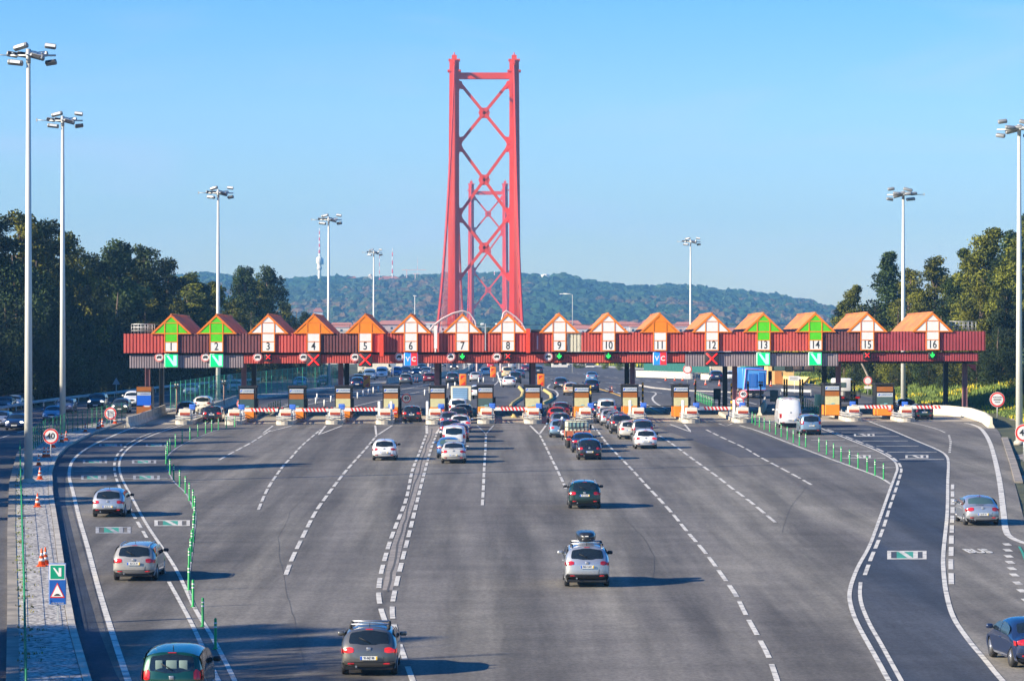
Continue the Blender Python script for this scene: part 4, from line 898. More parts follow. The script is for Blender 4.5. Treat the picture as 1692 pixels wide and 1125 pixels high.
fence([(282, 678), (360, 663), (440, 652.5), (500, 645), (560, 638)], 2.9, 'tall green mesh fence beyond lanes 1 to 4', mat('bright_fence_green', (.03, .33, .18), .5), bars=.11, r_=.016, gap=3)
def guard(pts, label, h=.75, m=None, gap=4):
    P = [gp(*p) for p in pts]; o0 = P[0]; r = thing('guard_rail', label, 'guard rail', o0); q = MB(); vs = []; Q = []
    for a, b in zip(P, P[1:]):
        n = max(1, int((b - a).length / gap)); Q += [a + (b - a) * i / n for i in range(n)]
    Q.append(P[-1])
    for p in Q:
        z = gz(p.x, p.y) - o0.z; x, y = p.x - o0.x, p.y - o0.y; part('rail_post', MB().box((x, y, z + h / 2 - .05), (.1, .1, h)), m or M_STEEL, r); vs += [(x, y, z + h - .3), (x + .05, y - .05, z + h - .22), (x, y, z + h - .15), (x + .05, y - .05, z + h - .07), (x, y, z + h)]
    q.add(vs, [(5 * a + b, 5 * a + 5 + b, 5 * a + 6 + b, 5 * a + 1 + b) for a in range(len(Q) - 1) for b in range(4)])
    part('rail', q, m or M_STEEL, r)
guard([(-60, 697), (0, 684), (52, 674), (130, 664), (208, 655), (280, 646), (430, 633)], 'steel guard rail along the shaded slope left of the far carriageway')
guard([(1250, 653), (1290, 652), (1340, 654)], 'steel guard rail on the verge beyond the white van', .7)
# deck edge barriers running to the bridge
jersey([(640, 634), (700, 627), (765, 618), (780, 607), (789, 599), (797, 592)], 'deck_barrier', 'pale barrier between the two carriageways running onto the bridge', .5, .9)
jersey([(940, 603.5), (900, 599), (868, 594)], 'deck_barrier', 'pale barrier on the right edge of the bridge approach', .5, .9)
def lowkerb(pts, label, wd=.4, h=.2, m=None):
    o = jersey(pts, 'lane_kerb', label, wd, h, m); o['category'] = 'kerb'
lowkerb([(850, 690), (842, 680), (846, 668), (862, 657), (865, 648), (858, 640)], 'curving pale kerb beyond the lane 8 barrier', .5, .25, mat('yellowish_kerb', (.55, .42, .15), .8))
lowkerb([(897, 668), (912, 660), (911, 653), (899, 645)], 'curving yellow kerb behind the booth of lane 9', .5, .25, mat('yellowish_kerb'  , (.55, .42, .15)))
lowkerb([(1040, 634), (1080, 641), (1120, 645), (1200, 648), (1250, 652)], 'long low pale kerb strip beyond lanes 11 and 12', 1.6, .12)

# twin lamp posts at lanes 1,2 and 13
for x, y, H, lb in [(292, 686, 2.9, 'small twin headed lamp post left of lane 1'), (370, 674, 2.7, 'small twin headed lamp post right of lane 2'), (1257, 678, 2.7, 'small twin headed lamp post over the cream wedge by lane 13')]:
    g = gp(x, y); H = H; r = thing('camera_post', lb, 'camera post', g, 'twin headed camera posts'); part('post', MB().tube([(0, 0, 0), (0, 0, H)], .07, 8), mat('brown_post', (.28, .17, .14), .6), r)
    for s in (-1, 1):
        q = MB(); q.rbox((s * .13, -.1, H + .12), (.2, .36, .2), .03); q.rbox((s * .13, -.1, H - .16), (.2, .36, .2), .03); part('camera_head', q, M_DARK, r)
        part('lens', MB().box((s * .13, -.29, H + .12), (.12, .02, .12)), M_SWH, r)
for x, y, w_, h_, lb in [(1185, 676, .75, 2.1, 'dark green cabinet screen beside the column of lane 12'), (1279, 684, .8, 2.3, 'dark green screen on a post left of the white van'), (1352, 690, .7, 2.2, 'dark screen right of the white van at the lane 14 column'), (1476, 679, .3, 2.2, 'slim dark post left of the lane 16 booth')]:
    g = gp(x, y); r = thing('dark_screen', lb, 'equipment screen', g); part('panel', MB().rbox((0, 0, h_ - .55), (w_, .12, 1.1), .03), mat('dark_teal_panel', (.01, .05, .06), .5), r); part('post', MB().box((w_ * .3, .1, h_ / 2), (.22, .2, h_)), M_DARK, r)

# ------------------------------------------------------------------ suspension bridge
BX = -3.63
def suspension_bridge():
    br = thing('suspension_bridge', 'red steel suspension bridge with two braced towers beyond the toll plaza', 'bridge', (BX, 1316, 0))
    k = 1316 / F
    def zt(y): return HC + (VY - y) * k
    # legs as seen on the near tower, half outer width 13.95 m
    for ti, dy in enumerate((0, 1013)):
        tw = part('tower', MB().box((0, dy, -66), (40, 30, 10)), M_CONC, br)
        if ti == 0: tw['label'] = 'nearer and larger of the two towers'
        for s in (-1, 1):
            q = MB(); top = zt(100); n = 12
            for (x0, x1, y0, y1) in ((10.15, 13.95, -3.4, 3.4), (10.9, 13.2, -3.9, 3.9)):
                b = [(s * (x0 - .1), y0), (s * (x1 + 1.3), y0), (s * (x1 + 1.3), y1), (s * (x0 - .1), y1)]; t = [(s * x0, y0 * .8), (s * x1, y0 * .8), (s * x1, y1 * .8), (s * x0, y1 * .8)]
                vs = [(x, y + dy, -61) for x, y in b] + [(x, y + dy, top) for x, y in t]
                f = [(0, 1, 5, 4), (1, 2, 6, 5), (2, 3, 7, 6), (3, 0, 4, 7), (4, 5, 6, 7)]; q.add(vs, f if s > 0 else [a[::-1] for a in f])
            q.box((s * 12.05, dy - 3.4, (top + -20) / 2), (.7, .9, top + 20))
            q.box((s * 10.9, dy - 2.9, zt(165)), (.9, .8, 14))
            part('tower_leg', q, M_BRED, tw)
            q = MB(); q.box((s * 12.05, dy, zt(118)), (5.4, 6.6, .7)); q.box((s * 12.05, dy, zt(100)), (4.6, 5.6, .7)); q.box((s * 12.05, dy, zt(96)), (2., 2.6, 2)); q.tube([(s * 12.05, dy, zt(98)), (s * 12.05, dy, zt(87))], .22, 6); q.box((s * 12.05, dy, zt(92)), (1.5, 1.5, .4))
            part('leg_cap', q, M_BRED, tw)
        q = MB(); q.box((0, dy, zt(126)), (21, 3.4, 2.5)); part('top_beam', q, M_BRED, tw)
        def gusset(q, x, z, dx, dz, s):
            pass
        js = [131, 239, 356, 463]; jn = [135, 239, 356, 463]
        for a, b in zip(jn, jn[1:]):
            q = MB(); za, zb_ = zt(a), zt(b); X = 10.35; wd = 1.15
            for s in (-1, 1):
                d = Vector((2 * X * s, 0, zb_ - za)); L_ = d.length; nrm = Vector((-d.z, 0, d.x)).normalized() * wd * .5; p0 = Vector((-X * s, dy, za)); p1 = Vector((X * s, dy, zb_))
                for y0 in (-1.1,):
                    vs = []
                    for p in (p0, p1):
                        for sg in (1, -1):
                            for yy in (-1.2, 1.2): vs.append((p.x + nrm.x * sg, p.y + yy, p.z + nrm.z * sg))
                    q.add(vs, [(0, 1, 5, 4), (3, 2, 6, 7), (2, 0, 4, 6), (1, 3, 7, 5)])
            zc = (za + zb_) / 2; q.prism([(0, zc + 2.0), (-1.5, zc + 2.2), (-2.3, zc), (-1.5, zc - 2.2), (0, zc - 2.0), (1.5, zc - 2.2), (2.3, zc), (1.5, zc + 2.2)], dy - 1.0, dy + 1.0)
            for s in (-1, 1):
                for z_, sg in ((za, -1), (zb_, 1)):
                    q.prism([(s * 10.3, z_ + sg * 5.2), (s * 9.9, z_ + sg * 2.9), (s * 7.8, z_ + sg * 3.3), (s * 9.1, z_ + sg * .0), (s * 10.3, z_ - sg * .3)][::(1 if s * sg > 0 else -1)], dy - 1.0, dy + 1.0)
            part('cross_brace', q, M_BRED, tw)
        q = MB(); q.box((0, dy, -8), (22, 3.5, 4)); part('deck_beam', q, M_BRED, tw)
    topc = zt(104)
    def side(t): return 1.2 + (topc - 1.2) * t - 19 * 4 * t * (1 - t)      # t 0 at anchor, 1 at the tower
    for s in (-1, 1):
        X = s * 11.95
        q = MB(); q.tube([(X, -486 + 486 * t / 24, side(t / 24)) for t in range(25)], .42, 8); q.tube([(X + s * 0 - .45, -486 + 486 * t / 24, side(t / 24) + 1.1) for t in range(25)], .07, 4)
        q.tube([(X, 1013 * t / 48, topc - 4 * 106 * (t / 48) * (1 - t / 48)) for t in range(49)], .42, 8)
        q.tube([(X, 1013 + 486 * t / 24, side(1 - t / 24)) for t in range(25)], .42, 8)
        part('main_cable', q, M_BRED, br)
        for j in range(1, 21):
            t = j / 21; y = -486 + 486 * t; z = side(t)
            if z > 4: part('hanger', MB().tube([(X, y, 0), (X, y, z)], .10, 4), M_BRED, br)
        for j in range(1, 22):
            t = j / 22; z = topc - 4 * 106 * t * (1 - t); part('hanger', MB().tube([(X, 1013 * t, 0), (X, 1013 * t, z)], .10, 4), M_BRED, br)
    q = MB(); q.box((0, 500, .9), (24, 2150, .5))
    for s in (-1, 1):
        for z in (.2, -9.5): q.box((s * 11.6, 500, z), (.8, 2150, .8))
        for j in range(0, 180): y = -570 + 12 * j; q.tube([(s * 11.6, y, -9.5), (s * 11.6, y + 6, .2), (s * 11.6, y + 12, -9.5)], .22, 4, cap=False)
    part('deck_truss', q, M_BRED, br)
    return br
suspension_bridge()
M_PINK = mat('pale_arch_steel', (.72, .52, .48), .5)
for s, pts, lb in [(-1, [(708, 548), (716, 538), (730, 527), (747, 518), (764, 513.5), (776, 517), (785, 530), (788, 545)], 'pale curved pipe arch with hangers left of the bridge deck'), (1, [(827, 545), (829, 529), (832, 517), (836, 513.5), (843, 517), (853, 524), (862, 533), (870, 547)], 'pale curved pipe arch with hangers right of the bridge deck')]:
    Y = 640; P = [at(x, y, Y) for x, y in pts]; o0 = Vector((P[0].x, Y, gz(P[0].x, Y))); r = thing('pipe_arch', lb, 'steel arch', o0)
    P = [p - o0 for p in P]; P = [Vector((P[0].x, 0, 0))] + P + [Vector((P[-1].x, 0, 0))]
    q = MB(); q.tube(P, .16, 6, cap=False); q.tube([p + Vector((.1, 1.2, -.1)) for p in P], .12, 6, cap=False)
    for a, b in zip(P[1:-1], P[2:-1]): q.tube([a, b + Vector((.1, 1.2, -.1))], .05, 4)
    part('arch_pipe', q, M_PINK, r); q = MB()
    for a, b in zip(P[1:-1], P[2:-1]):
        for t in (0, .5): p = a + (b - a) * t; q.tube([(p.x, .6, 0), (p.x, .6, p.z)], .035, 4)
    part('thin_bars', q, M_PINK, r)
# overhead sign gantry seen between gables 7 and 8
Y = 660; o0 = Vector((at(812, 545, Y).x, Y, gz(0, Y))); r = thing('sign_gantry', 'overhead gantry with dark boards seen between gables 7 and 8', 'gantry', o0)
q = MB(); hz = at(0, 541, Y).z - o0.z
for s in (-1, 1): q.box((s * 5.5, 0, hz / 2), (.35, .35, hz)); 
for dz in (0, .9): q.box((0, 0, hz - dz), (11, .2, .16))
for j in range(12): q.tube([(-5.5 + j * .92, 0, hz - .9), (-5.04 + j * .92, 0, hz), (-4.58 + j * .92, 0, hz - .9)], .05, 4)
part('gantry_frame', q, M_STEEL, r)
for j, x in enumerate((-2.6, -.6, 1.6, 3.)): part('gantry_board', MB().box((x, -.25, hz - .5), (1.2, .2, 1.0)), [M_DARK, mat('board_olive', (.12, .16, .08), .6)][j % 2], r)
for x in (-1.8, 1.2): part('gantry_lamp', MB().rbox((x, -.1, hz + .6), (.8, .4, .5), .12), M_LAMP, r)

# ------------------------------------------------------------------ far shore: wood, houses, towers
def blobs(name, pts, m, seed):
    rnd = random.Random(seed); bm = bmesh.new(); bmesh.ops.create_icosphere(bm, subdivisions=2, radius=1); bm.verts.index_update()
    bv = [v.co.copy() for v in bm.verts]; bf = [tuple(v.index for v in f.verts) for f in bm.faces]; bm.free(); V = []; Fc = []; col = []
    shapes = []
    for k in range(14):
        o = Vector((rnd.random() * 90, rnd.random() * 90, 3)); shapes.append([v * (1 + .45 * noise.noise(v * 1.9 + o) + .4 * noise.noise(v * 5.5 + o)) for v in bv])
    for (x, y, z, r_, h_, c) in pts:
        sh = shapes[rnd.randrange(14)]; a = rnd.random() * 6.28; ca, sa = math.cos(a), math.sin(a); o = len(V)
        V += [(x + (v.x * ca - v.y * sa) * r_, y + (v.x * sa + v.y * ca) * r_, z + v.z * h_) for v in sh]; Fc += [tuple(i + o for i in f) for f in bf]; col += [c] * len(bv)
    me = bpy.data.meshes.new(name); me.from_pydata(V, [], Fc); ca = me.color_attributes.new('tone', 'FLOAT_COLOR', 'POINT')
    ca.data.foreach_set('color', [q for c in col for q in (*c, 1)]); me.materials.append(m); o = lk(bpy.data.objects.new(name, me)); return o
mw = bpy.data.materials.new('far_foliage'); mw.use_nodes = True; b = mw.node_tree.nodes['Principled BSDF']; b.inputs['Roughness'].default_value = .95; b.inputs['Specular IOR Level'].default_value = .1
at_ = mw.node_tree.nodes.new('ShaderNodeAttribute'); at_.attribute_name = 'tone'
nn = mw.node_tree.nodes.new('ShaderNodeTexNoise'); nn.inputs['Scale'].default_value = .5; nn.inputs['Detail'].default_value = 5
tcn = mw.node_tree.nodes.new('ShaderNodeTexCoord'); mw.node_tree.links.new(tcn.outputs['Object'], nn.inputs['Vector'])
rr = mw.node_tree.nodes.new('ShaderNodeValToRGB'); rr.color_ramp.elements[0].position = .35; rr.color_ramp.elements[0].color = (.45, .45, .45, 1); rr.color_ramp.elements[1].position = .65; rr.color_ramp.elements[1].color = (1.4, 1.4, 1.4, 1)
mm = mw.node_tree.nodes.new('ShaderNodeMix'); mm.data_type = 'RGBA'; mm.blend_type = 'MULTIPLY'; mm.inputs[0].default_value = 1
mw.node_tree.links.new(nn.outputs[0], rr.inputs[0]); mw.node_tree.links.new(rr.outputs[0], mm.inputs[6]); mw.node_tree.links.new(at_.outputs['Color'], mm.inputs[7]); mw.node_tree.links.new(mm.outputs[2], b.inputs['Base Color'])
rn = random.Random(5); pts = []
for _ in range(15000):
    Y = 2700 + 1750 * rn.random() ** .8; X = (rn.uniform(200, 1460) - VX) / F * Y; z = tz(X, Y); px = VX + F * X / Y; py = VY - F * (z - HC) / Y
    nz = noise.noise((X * .006, Y * .004, 2)) + .5 * noise.noise((X * .02, Y * .02, 8)); r_ = rn.uniform(4.5, 9.5)
    if px < 880 and py > 478 - 10 * nz or (py > 505 and nz > .05): c = rn.choice([(.10, .065, .025), (.085, .075, .03), (.05, .07, .025), (.13, .08, .035), (.04, .065, .025)]) if nz > .0 else (.035, .06, .022)
    else: c = rn.choice([(.022, .055, .018), (.03, .07, .022), (.045, .075, .02), (.02, .045, .02)])
    pts.append((X, Y, z + r_ * .35, r_, r_ * rn.uniform(.6, 1.0), c))
o = blobs('distant_wood', pts, mw, 3); o['kind'] = 'stuff'
M_RT = mat('terracotta', (.48, .16, .08), .8, var=.2); M_HW = [mat('house_cream', (.62, .52, .38), .8, var=.1), mat('house_white', (.7, .66, .6), .8, var=.1), mat('house_pink', (.55, .38, .3), .8, var=.1)]
nh = 0
for px0, px1, n, ytop, rng in [(540, 705, 16, 538, 9), (935, 1150, 19, 539, 7), (470, 535, 5, 545, 4), (1150, 1240, 6, 546, 4), (705, 738, 3, 540, 4)]:
    for i in range(n):
        px = px0 + (px1 - px0) * (i + .5) / n + rn.uniform(-2, 2); Y = rn.uniform(2480, 2640); yt = ytop + rn.uniform(-rng * .5, rng); wd = rn.uniform(12, 22); zt_ = HC + (VY - yt) * Y / F
        X = (px - VX) / F * Y; z0 = tz(X, Y) - 4; H = max(5, zt_ - z0); nh += 1
        side_ = 'left of' if px < 800 else 'right of'
        r = thing('house', 'terracotta roofed house, %s from the left in the town %s the bridge' % (ORD[(nh - 1) if px < 800 else i], side_) if not (470 <= px0 < 535 or px0 == 705 or px0 == 1150) else
                  'terracotta roofed house, %s from the left in the row beside gable %s' % (ORD[i], {470: '4', 1150: '12', 705: '7'}[px0]), 'house', (X, Y, z0), 'terracotta roofed houses across the river')
        part('wall', MB().box((0, 0, H / 2), (wd, 12, H)), M_HW[nh % 3], r)
        for fl in range(2 if H > 7 else 1):
            for c in range(3): part('window', MB().box((-wd / 2 + wd * (c + .5) / 3, -6.05, H - 2.4 - fl * 3.6), (1.7, .1, 1.8)), M_GLASS, r)
        if nh % 4: q = MB(); q.add([(-wd / 2 - .6, -6.6, H), (wd / 2 + .6, -6.6, H), (wd / 2 + .6, 6.6, H), (-wd / 2 - .6, 6.6, H), (-wd / 2 + 3, 0, H + 3.6), (wd / 2 - 3, 0, H + 3.6)], [(0, 1, 5, 4), (2, 3, 4, 5), (1, 2, 5), (3, 0, 4)]); part('roof', q, M_RT, r)
for px, py, wd, ht, m_, lb in [(583, 462, 13, 7, 0, 'pale villa with red roof on the hill right of the transmitter tower'), (558, 467, 8, 4, 1, 'small white house on the hill just right of the transmitter tower'), (645, 462, 26, 7, 2, 'long red roofed building on the ridge left of the bridge'), (613.5, 457, 5, 9, 0, 'stubby cream water tower on the ridge'), (502, 471, 7, 3, 1, 'small white house on the ridge left of the transmitter tower'), (529, 516, 8, 4, 1, 'lone white house in the wooded slope')]:
    Y = 4150 if py < 500 else 3000; X = (px - VX) / F * Y; z0 = HC + (VY - py) * Y / F - ht; r = thing('house', lb, 'house', (X, Y - 30, z0 - 6)); part('wall', MB().box((0, 0, ht / 2 + 3), (wd, 12, ht + 6)), M_HW[m_], r)
    if px != 613.5: q = MB(); q.prism([(-wd / 2 - 1, ht + 6), (wd / 2 + 1, ht + 6), (wd * .3, ht + 9.5), (-wd * .3, ht + 9.5)], -7, 7); part('roof', q, M_RT, r)
    else: part('roof', MB().lathe([(2.9, ht + 6), (2.0, ht + 8), (.2, ht + 8.6)], n=10), M_HW[0], r)
# transmitter tower
Y = 4100; k = Y / F; X = (528 - VX) * k; z0 = HC + (VY - 474) * k
r = thing('transmitter_tower', 'pale concrete transmitter tower with red and white aerial on the hill', 'tower', (X, Y, z0 - 8))
h = lambda y: (474 - y) * k + 8
part('shaft', MB().lathe([(2.6, 0), (2.1, h(452)), (2.1, h(440))], n=14), M_CLAD_W, r)
part('drum', MB().lathe([(2.2, h(446)), (3.2, h(445.5)), (3.2, h(441)), (2.4, h(440)), (2.6, h(437)), (4.2, h(434)), (4.2, h(427)), (3., h(425)), (1.2, h(423.5))], n=16), M_CLAD_W, r)
part('dish_platform', MB().lathe([(1.6, h(437)), (1.6, h(428))], (3.6, -1, 0), n=10), mat('blue_grey_dish', (.3, .5, .6), .6), r)
for j in range(9): part('aerial_section', MB().tube([(0, 0, h(424 - j * 5.2)), (0, 0, h(424 - (j + 1) * 5.2))], 1.15 - j * .08, 6), [M_SWH, M_SRD][j % 2], r)
for px, yb, yt, rr_, lb in [(648.5, 458, 410, .8, 'taller red and white lattice aerial on the ridge left of the bridge'), (627, 458, 415, .35, 'thin pale aerial on the ridge behind the distant mast'), (690, 462, 422, .18, 'hair thin aerial on the ridge near the bridge cable'), (817, 458, 448, .9, 'short red and white aerial framed by the bridge towers')]:
    X = (px - VX) * k; r = thing('aerial_mast', lb, 'aerial', (X, Y, HC + (VY - yb) * k - 6)); L_ = (yb - yt) * k + 6
    for j in range(8): part('mast_section', MB().tube([(0, 0, L_ * j / 8), (0, 0, L_ * (j + 1) / 8)], rr_ * (1.2 - .08 * j), 5), [M_SRD, M_SWH][j % 2], r)
for px, yb, jx0, jx1, lb in [(672, 460, 664, 704, 'pale tower crane with long jib on the ridge'), (686, 460, 682, 695, 'smaller pale tower crane on the ridge beside the long jib')]:
    X = (px - VX) * k; r = thing('tower_crane', lb, 'crane', (X, Y, HC + (VY - yb) * k - 6)); h2 = 14 * k / .76 * .76 + 6 if jx1 > 700 else 8 * k + 6
    part('crane_mast', MB().box((0, 0, h2 / 2), (1.2, 1.2, h2)), mat('crane_paint', (.7, .45, .35), .6), r); part('crane_jib', MB().box((((jx0 + jx1) / 2 - px) * k, 0, h2), ((jx1 - jx0) * k, 1, .8)), mat('crane_paint', (.7, .45, .35)), r)
Y = 4000; k = Y / F; X = (901 - VX) * k; z0 = HC + (VY - 466) * k; r = thing('lookout_building', 'round white lookout building with saucer floor on the hill right of the bridge', 'building', (X, Y, z0 - 4))
part('saucer', MB().lathe([(3, 3), (11, 4), (11.5, 6.2), (4, 7)], (4, 0, 0), n=20), mat('grey_saucer', (.28, .3, .32), .7), r); part('upper_drum', MB().lathe([(4, 7), (4, 10), (5.4, 11), (5.4, 12.6), (3.2, 12.8), (3, 13.6), (.5, 13.8)], n=16), M_CLAD_W, r); part('base', MB().lathe([(5, -4), (5, 4)], (2, 0, 0), n=12), M_CLAD_W, r)
# pale river ground
q = MB(); q.add([(-1500, 1200, -68), (1500, 1200, -68), (1500, 2500, -68), (-1500, 2500, -68)], [(0, 1, 2, 3)]); struct('river', q, mat('river_water', (.03, .07, .10), .12))

# ------------------------------------------------------------------ right verge beyond the toll: wall, kiosks
def block(name, label, cat, x0, x1, ytop, ybase_px, dep, m, rnd=False):
    a = gp(x0, ybase_px[0]); b_ = gp(x1, ybase_px[1]); r = thing(name, label, cat, a); d = b_ - a; L_ = math.hypot(d.x, d.y); r.rotation_euler.z = math.atan2(d.y, d.x)
    h = HC + (VY - ytop) * a.y / F - a.z; return r, L_, h
r, L_, h = block('cream_wall', 'long low cream wall beyond lanes 10 and 11', 'wall', 1051, 1140, 613, (622.5, 626), 1, M_CLAD_W)
part('wall_face', MB().box((L_ / 2, .2, h / 2), (L_, .4, h)), M_CLAD_W, r); part('wall_coping', MB().box((L_ / 2, .2, h + .05), (L_ + .1, .5, .1)), M_CONC, r)
r2, L2, h2 = block('green_screen', 'tall dark green fabric screen fence behind the cream wall', 'screen fence', 1052, 1160, 588, (621.8, 625.5), 1, M_TEAL)
q = MB(); n = 36
for j in range(n): q.add([(L2 * j / n, 1.2 + .08 * (j % 2), .9), (L2 * (j + 1) / n, 1.2 + .08 * ((j + 1) % 2), .9), (L2 * (j + 1) / n, 1.2 + .08 * ((j + 1) % 2), h2), (L2 * j / n, 1.2 + .08 * (j % 2), h2)], [(0, 1, 2, 3)])
part('screen_fabric', q, M_TEAL, r2); q = MB()
for j in range(10): part('screen_post', MB().tube([(L2 * j / 9, 1.4, 0), (L2 * j / 9, 1.4, h2 + .1)], .05, 5), M_STEEL, r2)
r, L_, h = block('compound_wall', 'low cream block wall with pipes stacked behind beyond lane 12', 'wall', 1158, 1178, 618, (627, 627.5), 1, M_CLAD_W); part('wall_face', MB().box((L_ / 2, .2, h / 2), (L_, .4, h)), M_CLAD_W, r)
g = gp(1165, 622); r = thing('pipe_stack', 'leaning stack of pale pipes behind the low block wall', 'pipe stack', g)
for j in range(12): part('pipe', MB().tube([(j * .28 - 1.5, .5, 0), (j * .28 - 3.0, 1.2, 2.2)], .09, 6), [M_STEEL, mat('straw_pipe', (.5, .45, .3), .7)][j % 2], r)
part('yellow_tarp', MB().rbox((-.6, 3, 2.4), (2.8, 1.5, .8), .3), M_YEL, r)
g = gp(1268, 635.5); r = thing('yellow_kiosk', 'small yellow site building with windows beyond lanes 13 and 14', 'building', g); kk = g.y / F
W_ = 44 * kk; H_ = 42 * kk
part('wall', MB().box((W_ / 2, 2.5, H_ * .27), (W_, 5, H_ * .54)).box((.2 * W_ * .5, 2.5, H_ / 2), (W_ * .14, 5, H_)).box((W_ * .5, 4, H_ * .5), (W_, 2, H_)), M_YWALL, r)
part('window', MB().box((W_ * .45, -.02, H_ * .72), (W_ * .4, .1, H_ * .32)), M_GLASSL, r); part('window', MB().box((W_ * .8, -.02, H_ * .7), (W_ * .26, .1, H_ * .36)), M_GLASS, r); part('door', MB().box((W_ * .4, -.04, H_ * .28), (.9, .1, H_ * .5)), mat('orange_door', (.5, .2, .05), .6), r)
part('roof', MB().box((W_ / 2, 2.5, H_ + .08), (W_ + .5, 5.6, .18)), M_CONC, r)
r, L_, h = block('yellow_wall', 'long yellow wall dropping to a point beside the small yellow building', 'wall', 1309, 1334, 622, (636, 637), 1, M_YWALL)
part('wall_face', MB().prism([(-3.5, 0), (L_ * .6, 0), (L_ * 1.1, h), (-3.5, h)], 0, .4), M_YWALL, r)
g = gp(1300, 629); r = thing('open_steel_shed', 'dark open steel frame shed behind the yellow wall', 'shed', g); q = MB()
for j in range(6): q.box((j * 1.6 - 1, 3, 2.2), (.1, .1, 4.4))
for z in (1.6, 3., 4.3): q.box((3, 3, z), (8.2, .1, .1))
part('frame', q, M_DARK, r); part('mesh_infill', MB().box((3, 3.2, 2.6), (8, .04, 2.6)), mat('rusty_mesh', (.12, .08, .06), .8, var=.3), r)
for px, wd, lb, m_ in [(1205, 60, 'pale cream shed behind the blue refuse lorry', M_HW[0]), (1295, 30, 'low orange roofed shed behind the small yellow building', M_YWALL), (628, 74, 'long pale low building behind the cars beyond lanes 5 and 6', M_CLAD_W), (925, 26, 'small white hut in the bushes beyond lane 9', M_HW[1]), (975, 14, 'white gabled hut in the bushes beyond lane 10', M_HW[1])]:
    Y = {1205: 560, 1295: 520, 628: 640, 925: 760, 975: 760}[px]; X = (px - VX) / F * Y; g = tz(X, Y); W_ = wd * Y / F; top = {1205: 588, 1295: 600, 628: 596, 925: 597, 975: 600}[px]; H_ = HC + (VY - top) * Y / F - g
    r = thing('shed', lb, 'shed', (X, Y, g)); part('wall', MB().box((0, 3, H_ / 2), (W_, 6, H_)), m_, r); part('roof', MB().box((0, 3, H_ + .1), (W_ + .5, 6.5, .2)), M_CONC if px != 1295 else M_ORG, r)
    nw = max(2, int(W_ / 3.2))
    for j in range(nw): part('window', MB().box((-W_ / 2 + W_ * (j + .5) / nw, -.02, H_ * .6), (1.1, .06, H_ * .28)), M_GLASS, r)
fence([(900, 596), (980, 600), (1050, 608)], 2.2, 'grey wire fence in the long grass beyond lanes 9 and 10', M_STEEL, bars=.3, gap=3.5)
for px in (993, 1006): g = gp(px, 604); r = thing('thin_pole', 'thin pole in the long grass beyond lane 10, %s of two' % ('left' if px == 993 else 'right'), 'pole', g); part('shaft', MB().tube([(0, 0, 0), (0, 0, 3.2)], .06, 6), M_STEEL, r)
# ------------------------------------------------------------------ trees
M_LEAF = {}
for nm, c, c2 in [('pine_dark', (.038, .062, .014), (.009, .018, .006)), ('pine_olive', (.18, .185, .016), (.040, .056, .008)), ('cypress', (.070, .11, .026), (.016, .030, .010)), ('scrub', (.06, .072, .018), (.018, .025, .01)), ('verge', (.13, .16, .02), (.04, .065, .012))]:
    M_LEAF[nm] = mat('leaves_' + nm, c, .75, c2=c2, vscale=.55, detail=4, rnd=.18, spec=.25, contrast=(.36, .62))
def leaf_cards(mb, P, s, rnd):
    for p in P:
        a = Vector((rnd.gauss(0, 1), rnd.gauss(0, 1), rnd.gauss(0, 1))).normalized(); b = a.cross(Vector((rnd.gauss(0, 1), rnd.gauss(0, 1), rnd.gauss(0, 1)))).normalized()
        k = s * rnd.uniform(.6, 1.35); l = k * 1.7
        o = len(mb.v); mb.v += [tuple(p - b * l * .5), tuple(p + a * k * .42), tuple(p + b * l * .5), tuple(p - a * k * .42)]; mb.f.append((o, o + 1, o + 2, o + 3)); mb.m.append(0); mb.sm.append(False)
